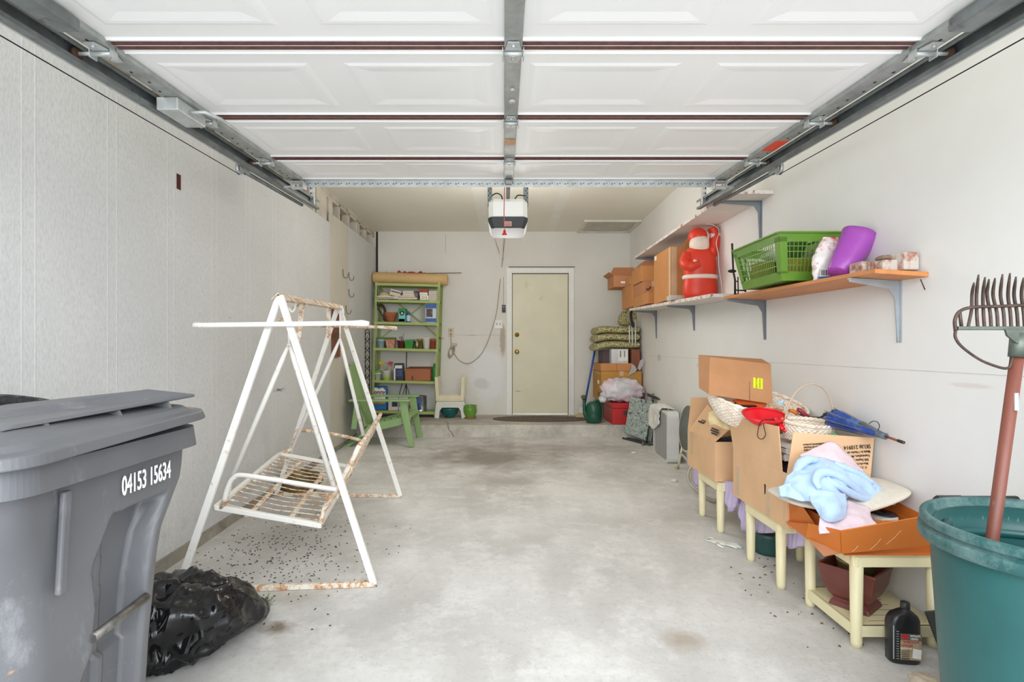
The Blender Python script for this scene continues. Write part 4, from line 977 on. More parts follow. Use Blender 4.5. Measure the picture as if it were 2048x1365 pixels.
book(796, 834, 595, 599.5, 1, (196, 182, 160), 'tan wide paperback at the bottom of the centre pile')
book(800, 830, 591, 594.5, 1, (222, 214, 200), 'pale wide paperback second from bottom in the centre pile', dp=0.15)
book(805, 828, 586.5, 590.7, 1, (230, 224, 214), 'ivory small paperback third in the centre pile', dp=0.14)
book(805, 827, 582, 586.2, 1, (216, 210, 200), 'chalky small paperback on top of the centre pile', dp=0.14)
for k in range(5):
    book(857, 875, 582.3+k*4.0, 585.9+k*4.0, 1, [(206, 190, 182), (214, 204, 196), (196, 182, 176), (220, 210, 198), (204, 196, 188)][k], ['rosy paperback on top of the right-hand pile', 'pinkish paperback second from top in the right-hand pile', 'greyish paperback in the middle of the right-hand pile', 'buff paperback fourth from top in the right-hand pile', 'stone paperback at the bottom of the right-hand pile'][k], dp=0.15)
def cyl(name, px, pyb, h, prof, mat, lab, cat, yy=7.53, grp=None, n=24, parts=None, z=None):
    q = P(px, pyb, yy); zz = z if z is not None else q.z
    o = thing(name, lab, cat, (q.x, yy, zz), group=grp)
    for nm, pr, mt in [(name+'_body' if False else 'body', prof, mat)]+(parts or []):
        m = MB(); m.lathe(pr, n=n); m.build(nm, mt, o)
    return o
m = MB(); m.blob(P(769, 590, 7.56)+V((0, 0, 0.0)), (0.075, 0.05, 0.045), 10, amp=0.2, fr=3, seed=2)
solo(m, 'sponge', M('sponge_tan', (206, 188, 136), 0.95, var=0.2, vs=30, bump=0.6, bs=60), 'rounded yellowish sponge on the papers at the left end of the book shelf', 'sponge')
m = MB(); m.blob(P(833, 590, 7.56), (0.045, 0.045, 0.05), 10, amp=0.3, fr=4, seed=8)
solo(m, 'crumpled_bag', M('bag_mauve', (124, 108, 122), 0.5, var=0.3, vs=30), 'small crumpled mauve and grey bag between book pile and red card box', 'bag')
def pbox(name, px0, px1, y0, y1, mat, lab, cat, yy=7.48, dp=0.12, parts=(), grp=None, z=None, bev=0.002):
    """box seen face on between the pixel columns/rows; parts = [(name, fx0, fx1, fz0, fz1, mat)] on its front"""
    a, b = P(px0, y1, yy), P(px1, y0, yy); W = b.x-a.x; zz = a.z if z is None else z; H = b.z-zz
    o = thing(name, lab, cat, ((a.x+b.x)/2, yy+dp/2, zz), group=grp)
    m = MB(); m.box((0, 0, H/2), (W, dp, H)); m.build('carton', mat, o, bevel=bev)
    for nm, f0, f1, g0, g1, mt in parts:
        m = MB(); m.box(((f0+f1-1)/2*W, -dp/2-0.0008, (g0+g1)/2*H), ((f1-f0)*W, 0.0016, (g1-g0)*H)); m.build(nm, mt, o)
    return o
CB = M('card_brown', (176, 124, 82), 0.8, var=0.06, vs=5)
WHT = M('label_paper', (236, 234, 228), 0.6)
cr = M('card_red', (158, 64, 46), 0.6)
pbox('card_box', 837, 856, 578.5, 585, cr, 'small red card box stacked on the white boxes at right of the book shelf', 'box', z=P(0, 585, 7.48).z, grp='small boxes')
pbox('card_box', 839, 855, 585.3, 591, WHT, 'small white box in the middle below the red card box', 'box', grp='small boxes', parts=[('printed_panel', 0.1, 0.9, 0.2, 0.6, M('print_pale', (196, 214, 196), 0.6))])
pbox('card_box', 840, 857, 591.3, 600.5, WHT, 'white patterned box at the bottom of the stack below the red card box', 'box', grp='small boxes', parts=[('printed_panel', 0.15, 0.85, 0.2, 0.8, M('print_cream', (224, 206, 170), 0.6, var=0.2, vs=50))])
# --- third shelf
z3 = lambda px: SZ(2, px)
TC = M('terracotta', (172, 98, 62), 0.8, var=0.12, vs=18)
o = cyl('clay_bowl', 781, 642, 0, [(0.05, 0), (0.055, 0.004), (0.09, 0.10), (0.10, 0.115), (0.10, 0.135), (0.09, 0.135), (0.085, 0.11), (0.05, 0.02), (0, 0.02)], TC, 'wide terracotta bowl pot on the shelf with the green plant food carton', 'pot', z=z3(781), yy=7.55)
m = MB(); m.tube(smooth_pts([P(756, 612, 7.56), P(764, 611, 7.56), P(770, 622, 7.54), P(768, 636, 7.52), P(771, 641, 7.52)]), [0.02]*25, 8); m.tube([P(755, 616, 7.50), P(772, 642, 7.49)], 0.010, 8)
for p in m.v: p.z = max(p.z, z3(760)+0.001)
solo(m, 'hedge_shears', M('dark_leather', (70, 52, 40), 0.6, var=0.3, vs=20), 'old dark brown hand shears leaning at the left of the clay bowl', 'shears')
GRN = M('carton_green', (34, 140, 66), 0.5); AQ = M('print_aqua', (110, 196, 200), 0.5)
o = pbox('plant_food_carton', 797, 811, 617, 643, GRN, 'green and aqua plant food carton with round black logo', 'carton', z=z3(804), parts=[('lower_print', 0.03, 0.97, 0.05, 0.66, AQ), ('flower_print', 0.05, 0.9, 0.04, 0.25, M('print_pale', (196, 214, 196)))])
m = MB(); W = 0.03; m.lathe([(W, 0), (W, 0.002), (0, 0.002)], m=Matrix.Translation((0, -0.062, 0.125)) @ Matrix.Rotation(PI/2, 4, 'X')); m.build('round_logo', BLK, o)
m = MB(); m.lathe([(0.016, 0), (0.016, 0.002), (0, 0.002)], m=Matrix.Translation((0, -0.0635, 0.125)) @ Matrix.Rotation(PI/2, 4, 'X')); m.build('logo_centre', WHT, o)
BLB = M('bottle_blue', (66, 104, 160), 0.35)
o = cyl('lotion_bottle', 817, 643, 0, [(0.030, 0), (0.032, 0.01), (0.032, 0.11), (0.022, 0.135), (0.014, 0.138), (0, 0.138)], BLB, 'blue plastic bottle with white label next to the plant food carton', 'bottle', z=z3(817), yy=7.52,
        parts=[('cap', [(0.016, 0.138), (0.016, 0.155), (0, 0.155)], BLB), ('label', [(0.0326, 0.02), (0.0332, 0.025), (0.0332, 0.095), (0.0326, 0.10)], M('label_blue_white', (196, 210, 226), 0.5))])
BLP = M('bag_blue', (38, 92, 164), 0.4, var=0.15, vs=20)
o = pbox('seed_bag', 850, 873, 607, 644, M('bag_paper_white', (206, 216, 226), 0.45), 'tall blue and white printed sack at the right end above the plant pots', 'bag', z=z3(862), dp=0.09, bev=0.012,
         parts=[('blue_top_print', 0.04, 0.98, 0.74, 0.97, BLP), ('blue_base_print', 0.04, 0.98, 0.05, 0.24, BLP), ('animal_picture', 0.10, 0.66, 0.30, 0.72, M('print_dog', (92, 76, 74), 0.5, var=0.6, vs=26, dirt=(206, 200, 196), da=0.42, ds=22))])
# --- fourth shelf: pots
z4 = lambda px: SZ(3, px)
def pot(px, r0, r1, h, mat, lab, yy=7.52, name='plant_pot', rim=True, grp='pots on the fourth shelf'):
    pr = [(r0, 0), (r0+(r1-r0)*0.8, h*0.8), ((r1+0.004) if rim else r1*0.98, h*0.8 if rim else h*0.82), (r1+0.004 if rim else r1, h), (r1-0.004, h), (r0-0.004, 0.01), (0, 0.01)]
    return cyl(name, px, 0, 0, pr, mat, lab, 'plant pot', z=z4(px), yy=yy, grp=grp)
pot(762, 0.043, 0.057, 0.118, M('pot_paleblue', (172, 196, 210), 0.4), 'pale blue flower pot at the left end of the pot shelf')
o = pot(762, 0.04, 0.05, 0.10, M('pot_darkgreen', (70, 96, 54), 0.5), 'dark green low planter just visible behind the pale blue pot', yy=7.66)
m = MB()
o = thing('window_box', 'long green plastic trough behind the pale blue and floral pots', 'planter', (sx(772, 7.64), 7.665, z4(772)), group='pots on the fourth shelf')
m.hexa([V((-0.11, -0.04, 0)), V((0.11, -0.04, 0)), V((0.11, 0.04, 0)), V((-0.11, 0.04, 0))], [V((-0.13, -0.05, 0.15)), V((0.13, -0.05, 0.15)), V((0.13, 0.05, 0.15)), V((-0.13, 0.05, 0.15))]); m.build('trough', M('trough_green', (96, 132, 48), 0.5), o)
def sqpot(px, w0, w1, h, mat, lab, rimmat=None, yy=7.52):
    o = thing('square_pot', lab, 'plant pot', (sx(px, yy), yy, z4(px)), group='pots on the fourth shelf')
    m = MB(); a, b = w0/2, w1/2
    m.hexa([V((-a, -a, 0)), V((a, -a, 0)), V((a, a, 0)), V((-a, a, 0))], [V((-b, -b, h*0.82)), V((b, -b, h*0.82)), V((b, b, h*0.82)), V((-b, b, h*0.82))]); m.build('body', mat, o)
    m = MB(); b += 0.004
    for s in (-1, 1): m.box((0, s*(b-0.004), h*0.9), (2*b, 0.008, h*0.2)); m.box((s*(b-0.004), 0, h*0.9), (0.008, 2*b-0.016, h*0.2))
    m.build('rim', rimmat or mat, o)
    return o
o = sqpot(782, 0.09, 0.128, 0.118, M('pot_floral', (204, 142, 120), 0.5, var=0.3, vs=30, dirt=(146, 168, 70), da=0.44, ds=22), 'square pot printed with flowers beside the pale blue pot', M('pot_pink', (200, 120, 112), 0.5))
pot(803, 0.045, 0.056, 0.11, M('pot_oxblood', (112, 50, 38), 0.6), 'dark red plastic pot right of the square floral pot', yy=7.53)
o = thing('floral_scissors', 'thin metal shears standing in the dark red pot', 'scissors', (sx(800, 7.6), 7.60, z4(800)+0.02))
m = MB(); m.bar((-0.02, 0, 0), (0.055, 0, 0.19), 0.012, 0.004); m.build('blade', HK, o)
for dx_ in (-0.0, 0.04):
    m = MB(); m.ring((0, 0, 0), 0.016, 0.004, 16, 6, m=Matrix.Translation((0.01+dx_*0.6, 0, 0.13-dx_*0.5)) @ Matrix.Rotation(PI/2, 4, 'X')); m.build('handle', HK, o)
sqpot(819, 0.095, 0.122, 0.118, M('pot_green', (46, 138, 46), 0.45), 'bright green square plastic pot in the middle of the pot shelf')
cyl('metal_vase', 834, 0, 0, [(0.026, 0), (0.034, 0.03), (0.036, 0.06), (0.033, 0.09), (0.036, 0.098), (0.036, 0.104), (0.030, 0.10), (0, 0.09)], M('pewter', (150, 140, 120), 0.3, 0.9), 'small pewter vase between the green pot and the white cup', 'vase', z=z4(834), yy=7.50)
pot(841, 0.04, 0.048, 0.14, M('pot_mustard', (176, 148, 60), 0.5), 'mustard yellow pot behind the pewter vase', yy=7.64)
cyl('tall_cup', 853, 0, 0, [(0.040, 0), (0.058, 0.142), (0.062, 0.143), (0.062, 0.15), (0.056, 0.15), (0.038, 0.01), (0, 0.01)], M('cup_white', (246, 245, 242), 0.3), 'tall white tapered cup right of the pewter vase', 'cup', z=z4(853), yy=7.52)
pot(866, 0.038, 0.05, 0.138, M('pot_terracotta2', (176, 84, 58), 0.7), 'orange terracotta pot at the right end of the pot shelf', yy=7.52)
m = MB(); m.tube([(sx(812, 7.7), 7.70, z4(812)+0.12), (P(888, 677, 7.7).x, 7.70, P(888, 677, 7.7).z)], 0.003, 6)
m.tube([(sx(812, 7.7), 7.70, z4(812)), (sx(812, 7.7), 7.70, z4(812)+0.12)], 0.003, 6)
solo(m, 'garden_stake', M('stake_brown', (90, 74, 60)), 'thin dark stake poking out past the right post at the pot shelf', 'stake')
# --- fifth shelf
z5 = lambda px: SZ(4, px)
o = cyl('plant_pot', 755, 0, 0, [(0.038, 0), (0.052, 0.085), (0.056, 0.085), (0.056, 0.10), (0.05, 0.10), (0, 0.09)], M('pot_offwhite', (222, 222, 210), 0.4), 'off-white pot with green lining at the left end below the pot shelf', 'plant pot', z=z5(755), yy=7.50,
        parts=[('green_rim', [(0.050, 0.10), (0.060, 0.102), (0.056, 0.13), (0.040, 0.14), (0, 0.14)], M('rim_green', (108, 168, 62), 0.5))])
def spray(px, body, head, lab, yy, tilt=1):
    o = thing('spray_bottle', lab, 'spray bottle', (sx(px, yy), yy, z5(px)), group='trigger spray bottles')
    m = MB(); m.lathe([(0.036, 0), (0.038, 0.01), (0.038, 0.12), (0.030, 0.16), (0.013, 0.18), (0.013, 0.20), (0, 0.20)], n=20); m.build('bottle', body, o)
    m = MB(); m.lathe([(0.017, 0.195), (0.017, 0.215), (0, 0.215)], n=14); m.prism([(-0.030, 0.215), (0.020, 0.215), (0.052, 0.235), (0.052, 0.25), (0.0, 0.262), (-0.034, 0.245)], (0, 0.009, 0), (1, 0, 0), (0, 0, 1), 0.018); m.build('spray_head', head, o, bevel=0.002)
    m = MB(); m.bar((0.028, 0, 0.232), (0.036, 0, 0.185), 0.012, 0.008); m.build('trigger', head, o)
    return o
spray(763, M('clear_plastic', (196, 204, 204), 0.15, alpha=0.45), M('yellow_plastic', (214, 188, 50), 0.45), 'clear trigger spray bottle with yellow head behind the off-white pot', 7.62)
spray(779, M('milky_plastic', (206, 198, 190), 0.2, alpha=0.7), M('head_redwhite', (196, 60, 56), 0.45, var=0.2, vs=50, dirt=(230, 226, 220), da=0.5, ds=30), 'milky spray bottle with red and white head behind the yoghurt tub', 7.62)
cyl('yoghurt_tub', 773, 0, 0, [(0.043, 0), (0.055, 0.045), (0.0551, 0.046)], M('tub_lime', (148, 186, 66), 0.4), 'round printed tub, lime below and white above, beside the off-white pot', 'tub', z=z5(773), yy=7.50,
    parts=[('label_band', [(0.0551, 0.046), (0.058, 0.12), (0.06, 0.121), (0.06, 0.13), (0, 0.13)], M('tub_print', (228, 224, 206), 0.4, var=0.1, vs=20, dirt=(226, 160, 60), da=0.4, ds=22))])
o = pbox('potting_bag', 788, 807, 727, 762, M('bag_black', (44, 46, 56), 0.4, var=0.3, vs=30), 'black printed soil additive bag left of the brown card box', 'bag', z=z5(798), dp=0.08, bev=0.01,
         parts=[('white_print', 0.1, 0.85, 0.70, 0.88, WHT), ('blue_picture', 0.15, 0.9, 0.25, 0.62, M('print_blue', (60, 76, 130), 0.5, var=0.4, vs=30)), ('side_stripe', 0.0, 0.14, 0.02, 0.7, WHT)])
o = thing('cardboard_box', 'reddish brown closed cardboard box on the shelf above the paint cans', 'box', ((sx(811)+sx(861))/2, 7.58, z5(836)))
W = sx(861)-sx(811); m = MB(); m.box((0, 0, 0.085), (W, 0.2, 0.17)); m.build('carton', M('card_redbrown', (168, 104, 72), 0.8, var=0.05), o, bevel=0.002)
m = MB(); m.hexa([V((-W/2-0.0, -0.105, 0.168)), V((W/2+0.012, -0.105, 0.168)), V((W/2+0.012, 0.1, 0.172)), V((-W/2, 0.1, 0.172))], [V((-W/2, -0.100, 0.172)), V((W/2+0.012, -0.10, 0.172)), V((W/2-0.0, 0.1, 0.192)), V((-W/2+0.03, 0.1, 0.192))]); m.build('flap', M('card_dark', (138, 88, 60), 0.8), o)
m = MB(); m.box((-W/2+0.10, -0.1015, 0.04), (0.022, 0.002, 0.06)); m.build('printed_mark', M('ink_dark', (92, 60, 44)), o)
cyl('drink_bottle', 869, 0, 0, [(0.032, 0), (0.034, 0.02), (0.030, 0.08), (0.034, 0.15), (0.030, 0.19), (0.014, 0.23), (0.014, 0.245), (0, 0.245)], M('bottle_green', (34, 140, 70), 0.2), 'green ridged bottle standing right of the brown card box', 'bottle', z=z5(868), yy=7.54)
# --- bottom shelf
z6 = lambda px: SZ(5, px)
BLU = M('sack_blue', (44, 112, 176), 0.4, var=0.12, vs=12)
o = thing('cat_litter_bag', 'blue and white bag lettered Jonny on the bottom shelf behind the green chair', 'bag', (sx(759, 7.52), 7.54, z6(759)))
m = MB(); m.box((0, 0, 0.165), (0.205, 0.1, 0.33)); m.build('bag', BLU, o, bevel=0.016)
m = MB(); m.prism([(-0.09, 0.13), (0.09, 0.13), (0.09, 0.275), (0.05, 0.315), (0.0, 0.295), (-0.05, 0.318), (-0.09, 0.28)], (0, -0.0505, 0), (1, 0, 0), (0, 0, 1), 0.0015); m.build('white_panel', WHT, o)
m = MB(); m.box((0.01, -0.0515, 0.115), (0.15, 0.002, 0.05)); m.build('cat_picture', M('print_orange', (204, 150, 96), 0.5, var=0.5, vs=30), o)
text('brand_lettering', 'Jonny', 0.078, (0.0, -0.0545, 0.252), (1, 0, 0), (0, 0, 1), M('ink_wine', (122, 24, 60)), o, w=False, bold=0.002)
def can(px, r, h, mat, lab, yy=7.52, label=None, lid=None):
    o = thing('paint_can', lab, 'paint can', (sx(px, yy), yy, z6(px)), group='paint cans on the bottom shelf')
    m = MB(); m.lathe([(r, 0), (r+0.002, 0.004), (r, 0.008), (r, h-0.008), (r+0.003, h-0.004), (r+0.003, h), (0, h)], n=28); m.build('can', mat, o)
    m = MB(); m.lathe([(r-0.004, h), (r-0.004, h+0.003), (r-0.015, h+0.003), (r-0.018, h-0.002), (0, h-0.002)], n=24); m.build('lid', lid or mat, o)
    if label:
        m = MB()
        m.grid(lambda u, v: ((r+0.0012)*math.sin(-1.2+1.5*u), -(r+0.0012)*math.cos(-1.2+1.5*u), h*(0.12+0.76*v)), 12, 2); m.build('label', label, o, solid=0.0008)
    m = MB(); m.tube([((r+0.004)*math.cos(a), -(r+0.004)*abs(math.sin(a))-0.002, h*0.62-0.05*math.sin(a)) for a in [PI*k/12 for k in range(13)]], 0.0018, 5); m.build('bail_handle', HK, o)
    return o
MET = M('tin_metal', (172, 176, 178), 0.28, 0.9, var=0.08)
can(841, 0.086, 0.21, MET, 'silver gallon paint can with blue label at the right of the bottom shelf', label=M('label_can', (64, 96, 160), 0.5, var=0.4, vs=12, dirt=(226, 224, 216), da=0.46, ds=9), lid=M('lid_brown', (150, 104, 84), 0.4, 0.6))
can(822, 0.06, 0.21, MET, 'narrow brown topped paint can behind the armrest beside the silver gallon', yy=7.60, label=M('label_brown', (176, 140, 100), 0.5, var=0.3, vs=20), lid=M('lid_brown', (150, 104, 84)))
o = pbox('paint_pail', 776, 796, 795, 824, M('pail_white', (206, 204, 200), 0.4), 'white square paint pail behind the chair arm next to the blue bag', 'pail', z=z6(786), dp=0.12, bev=0.01, parts=[('printed_label', 0.4, 0.95, 0.3, 0.8, M('print_dark', (52, 48, 70), 0.5, var=0.5, vs=40))])
o = pbox('paint_pail', 797, 816, 795, 824, M('pail_white', (206, 204, 200), 0.4), 'white paint pail with dark label in the middle of the bottom shelf', 'pail', z=z6(806), dp=0.12, bev=0.01, parts=[('printed_label', 0.1, 0.9, 0.3, 0.85, M('print_wine', (92, 40, 60), 0.5, var=0.5, vs=40))])
# iron hanger behind the shelving (seen through it)
m = MB(); m.tube([P(812, 705, 7.71), P(811, 760, 7.71)], 0.006, 6); m.tube([P(811, 768, 7.71), P(811, 800, 7.71)], 0.006, 6)
m.tube([P(812, 705, 7.705), P(811, 800, 7.705)], 0.004, 6)
for dx_ in (-1, 1): m.tube(smooth_pts([P(811, 770, 7.70), P(811+dx_*5, 785, 7.70), P(811+dx_*7, 795, 7.70), P(811+dx_*2, 800, 7.70)]), 0.004, 5)
m.tube([P(803, 768, 7.70), P(797, 790, 7.70)], 0.005, 5)
for p in m.v: p.y += 0.052
solo(m, 'plant_hook', IR, 'black iron plant hanger seen through the lower green shelves', 'plant hanger')
# ---------------- stools and pots right of the shelving
CRM = M('cream_resin', (220, 210, 180), 0.5, var=0.04, vs=5); GRW = M('greywhite_resin', (214, 214, 206), 0.5, var=0.04, vs=5)
yS = 7.52
def stool(px0, px1, y_top, z0, H, mat, lab, up=1):
    x0, x1 = P(px0, 0, yS-0.14).x, P(px1, 0, yS-0.14).x; W = x1-x0; D = 0.28
    o = thing('step_stool', lab, 'stool', ((x0+x1)/2, yS, z0), group=None)
    m = MB(); zt = H-0.03 if up > 0 else 0.0
    m.box((0, 0, zt+0.015), (W*0.96, D*0.94, 0.03)); m.build('seat', mat, o, bevel=0.008)
    m = MB()
    for s in (-1, 1):
        m.prism([(-W*0.46, 0), (-W*0.36, 0), (-W*0.30, 0.05), (W*0.30, 0.05), (W*0.36, 0), (W*0.46, 0), (W*0.46, 0.0), (W*0.46, 0.0)][:6] if False else [(-W*0.47, 0.0), (W*0.47, 0.0), (W*0.47, 0.055), (-W*0.47, 0.055)], (0, s*D*0.45+0.008, (zt-0.05 if up > 0 else 0.025)), (1, 0, 0), (0, 0, 1), 0.016)
    m.build('apron', mat, o, bevel=0.003)
    for sx_ in (-1, 1):
        for sy in (-1, 1):
            m = MB(); a = V((sx_*W*0.43, sy*D*0.42, zt+0.005)); b = V((sx_*W*0.47, sy*D*0.47, 0.0 if up > 0 else H)); m.bar(a, b, W*0.12, 0.042, up=(0, 1, 0)); m.build('leg', mat, o, bevel=0.004)
    return o
zs = P(0, 838, yS-0.14).z
st1 = stool(871, 930, 0, ZS, P(0, 804, yS-0.14).z-ZS, GRW, 'upright white plastic stool with arched sides under the cream stool')
m = MB(); Wd = P(930, 0, yS-0.14).x-P(871, 0, yS-0.14).x
m.prism([(-Wd*0.38, 0.0), (-Wd*0.36, 0.10), (-Wd*0.28, 0.145), (Wd*0.28, 0.145), (Wd*0.36, 0.10), (Wd*0.38, 0.0), (Wd*0.47, 0.0), (Wd*0.45, 0.20), (-Wd*0.45, 0.20), (-Wd*0.47, 0.0)], (0, -0.135, 0), (1, 0, 0), (0, 0, 1), 0.012); m.build('arched_panel', GRW, st1, bevel=0.002)
stool(871, 928, 0, P(0, 804, yS-0.14).z+0.002, 0.335, CRM, 'cream plastic stool upside down with legs up on the white stool', up=-1)
TEAL = M('teal_glaze', (28, 96, 92), 0.25)
m = MB(); m.lathe([(0.05, 0), (0.055, 0.01), (0.10, 0.05), (0.125, 0.12), (0.128, 0.135), (0.12, 0.135), (0.10, 0.06), (0, 0.02)], c=(P(899, 0, 7.46).x, 7.47, ZS), n=64, wob=lambda t, z: 1+0.035*math.cos(t*24)*(1 if 0.005 < z < 0.13 else 0))
solo(m, 'glazed_bowl', TEAL, 'teal fluted glazed bowl on the step under the white stool', 'pot')
o = thing('glazed_pot', 'round green glazed pot on a terracotta saucer right of the stools', 'pot', (P(940, 0, 7.40).x, 7.40, ZS))
m = MB(); m.lathe([(0.068, 0.012), (0.07, 0.02), (0.094, 0.09), (0.096, 0.13), (0.09, 0.155), (0.096, 0.17), (0.092, 0.178), (0.084, 0.17), (0.086, 0.12), (0.05, 0.03), (0, 0.03)], n=32); m.build('pot', M('green_glaze', (104, 150, 58), 0.22), o)
m = MB(); m.lathe([(0.07, 0), (0.084, 0.003), (0.088, 0.018), (0.083, 0.018), (0.075, 0.008), (0, 0.008)], n=32); m.build('saucer', TC, o)
# ================================================================ RIGHT SIDE
KB = M('kraft_card', (224, 182, 140), 0.8, var=0.05, vs=4, bump=0.15, bs=90)
KO = M('kraft_orange', (196, 134, 80), 0.75, var=0.06, vs=4, bump=0.15, bs=90)
KD = M('kraft_edge', (226, 196, 160), 0.8)
KR = M('kraft_red', (188, 128, 88), 0.8, var=0.06, vs=4)
TAPE = M('clear_tape', (206, 178, 142), 0.25, var=0.05)
INK = M('print_ink', (98, 72, 52), 0.7); INKD = M('print_black', (52, 46, 42), 0.7)
def closed(name, x0, x1, y0, y1, z0, z1, mat, lab, cat='box', grp=None, rz=0, tape=True, lids=True):
    """a shut carton with taped seam over the two lid flaps"""
    o = thing(name, lab, cat, ((x0+x1)/2, (y0+y1)/2, z0), rz=rz, group=grp)
    W, D, H = x1-x0, y1-y0, z1-z0
    m = MB(); m.box((0, 0, H/2-0.0015), (W, D, H-0.003)); m.build('carton', mat, o, bevel=0.003)
    if lids:
        for s in (-1, 1):
            m = MB()
            if W < D: m.box((s*W/4, 0, H-0.001), (W/2-0.003, D, 0.003))
            else: m.box((0, s*D/4, H-0.001), (W, D/2-0.003, 0.003))
            m.build('flap', mat, o)
    if tape:
        m = MB()
        if W < D: m.box((0, 0, H+0.0008), (0.05, D, 0.001)); m.box((0, -D/2-0.0006, H-0.03), (0.05, 0.001, 0.06))
        else: m.box((0, 0, H+0.0008), (W, 0.05, 0.001)); m.box((-W/2-0.0006, 0, H-0.03), (0.001, 0.05, 0.06))
        m.build('tape', TAPE, o)
    return o
def openbox(name, x0, x1, y0, y1, z0, z1, mat, lab, cat='box', grp=None, t=0.004, rz=0, flaps=()):
    """flaps: list of four world corners each"""
    o = thing(name, lab, cat, ((x0+x1)/2, (y0+y1)/2, z0), rz=rz, group=grp)
    W, D, H = x1-x0, y1-y0, z1-z0
    m = MB(); m.box((0, 0, t/2), (W, D, t))
    for s in (-1, 1): m.box((s*(W/2-t/2), 0, H/2+t/2), (t, D, H-t)); m.box((0, s*(D/2-t/2), H/2+t/2), (W-2*t, t, H-t))
    m.build('carton', mat, o)
    for q in flaps:
        m = MB(); m.quad(*q, t=0.004); m.build('flap', mat, o, w=True)
    return o
# ---------------- wall shelves and brackets
WSH = M('shelf_whitewash', (222, 214, 206), 0.7, var=0.04, vs=4, dirt=(204, 176, 168), da=0.34, ds=5)
EDG = M('edge_peeling', (226, 216, 208), 0.8, var=0.1, vs=30, dirt=(142, 74, 66), da=0.48, ds=24)
OSH = M('shelf_orange_wood', (206, 134, 76), 0.5, var=0.1, vs=3, stretch=(6, 1, 6), dirt=(186, 112, 60), da=0.42, ds=5)
BKT = M('bracket_grey', (136, 142, 148), 0.45, 0.4, var=0.08)
def bracket(y, z, L, H, lab, z_out=None, mat=BKT):
    """z = shelf underside at the wall"""
    zo = z if z_out is None else z_out
    o = thing('shelf_bracket', lab, 'bracket', (XR-0.001, y, z-H), group='pressed steel shelf brackets')
    m = MB(); m.prism([(0, 0), (-0.010, 0.005), (-0.022, H-0.08), (-0.05, H-0.035), (-L, H-0.016+(zo-z)), (-L, H+(zo-z)), (0, H)], (0, 0.003, 0), (1, 0, 0), (0, 0, 1), 0.004); m.build('web', mat, o)
    m = MB(); m.box((-0.002, 0, H/2), (0.003, 0.030, H)); m.bar((0, 0, H-0.002), (-L, 0, H-0.002+(zo-z)), 0.028, 0.003); m.build('flange', mat, o)
    return o
ush = thing('wall_shelf', 'long whitewashed upper shelf high on the right wall above the wrapped boxes', 'shelf', ((1.515+XR)/2, 4.95, 2.15))
m = MB(); m.box(((1.525+XR)/2, 4.95, 2.163), (XR-1.525-0.001, 2.64, 0.024)); m.build('board', WSH, ush, w=True)
m = MB(); m.box((1.521, 4.95, 2.163), (0.008, 2.64, 0.0245)); m.box((XR-0.145, 3.627, 2.163), (0.285, 0.008, 0.0245)); m.build('peeling_edge', EDG, ush, w=True, label='flaking reddish white front edge')
bracket(3.80, 2.15, 0.30, 0.34, 'grey bracket with long leg under the near end of the upper shelf')
bracket(6.20, 2.15, 0.30, 0.25, 'grey bracket under the far end of the upper shelf')
def zl(y): return 1.482+0.030*(y-3.88)          # underside of the lower whitewashed board
lsh = thing('wall_shelf', 'whitewashed lower shelf with flaking edge holding the cartons and red figure', 'shelf', ((1.5+XR)/2, 5.15, zl(5.15)))
m = MB(); ya, yb = 3.88, 6.46; x0 = 1.505
m.hexa([V((x0, ya, zl(ya))), V((XR-.001, ya, zl(ya))), V((XR-.001, yb, zl(yb))), V((x0, yb, zl(yb)))], [V((x0, ya, zl(ya)+0.024)), V((XR-.001, ya, zl(ya)+0.024)), V((XR-.001, yb, zl(yb)+0.024)), V((x0, yb, zl(yb)+0.024))]); m.build('board', WSH, lsh, w=True)
m = MB(); m.hexa([V((x0-0.008, ya, zl(ya)-0.001)), V((x0, ya, zl(ya)-0.001)), V((x0, yb, zl(yb)-0.001)), V((x0-0.008, yb, zl(yb)-0.001))], [V((x0-0.008, ya, zl(ya)+0.0255)), V((x0, ya, zl(ya)+0.0255)), V((x0, yb, zl(yb)+0.0255)), V((x0-0.008, yb, zl(yb)+0.0255))]); m.build('peeling_edge', EDG, lsh, w=True, label='flaking reddish white front edge')
bracket(5.13, zl(5.13), 0.26, 0.24, 'grey bracket under the lower white shelf below the red figure')
bracket(6.40, zl(6.40), 0.26, 0.33, 'grey bracket under the far end of the lower white shelf')
osh = thing('wall_shelf', 'varnished orange wooden shelf holding the green laundry basket and bricks', 'shelf', (1.68, 3.05, 1.44))
A0, A1, A2_, A3 = V((1.545, 3.80, 1.458)), V((XR-.001, 3.76, 1.444)), V((XR-.001, 2.30, 1.420)), V((1.588, 2.31, 1.436))
m = MB(); u_ = V((0, 0, 0.020)); m.hexa([A3, A2_, A1, A0], [A3+u_, A2_+u_, A1+u_, A0+u_]); m.build('board', OSH, osh, w=True, bevel=0.003)
bracket(3.74, 1.443, 0.26, 0.27, 'grey bracket under the far end of the orange shelf', 1.456)
bracket(2.47, 1.422, 0.23, 0.28, 'larger grey bracket under the near end of the orange shelf', 1.436, mat=M('bracket_light', (176, 182, 186), 0.4, 0.5))
m = MB(); m.tube([P(1841, 559, 2.30), P(1850, 580, 2.30)], 0.0022, 6); solo(m, 'nail', RUS, 'rusty nail sticking down from the near end of the orange shelf', 'nail')
def zo(x, y): return 1.459+0.004*(y-2.3)/1.5*5-0.018*(x-1.6)/0.2   # top of the orange board
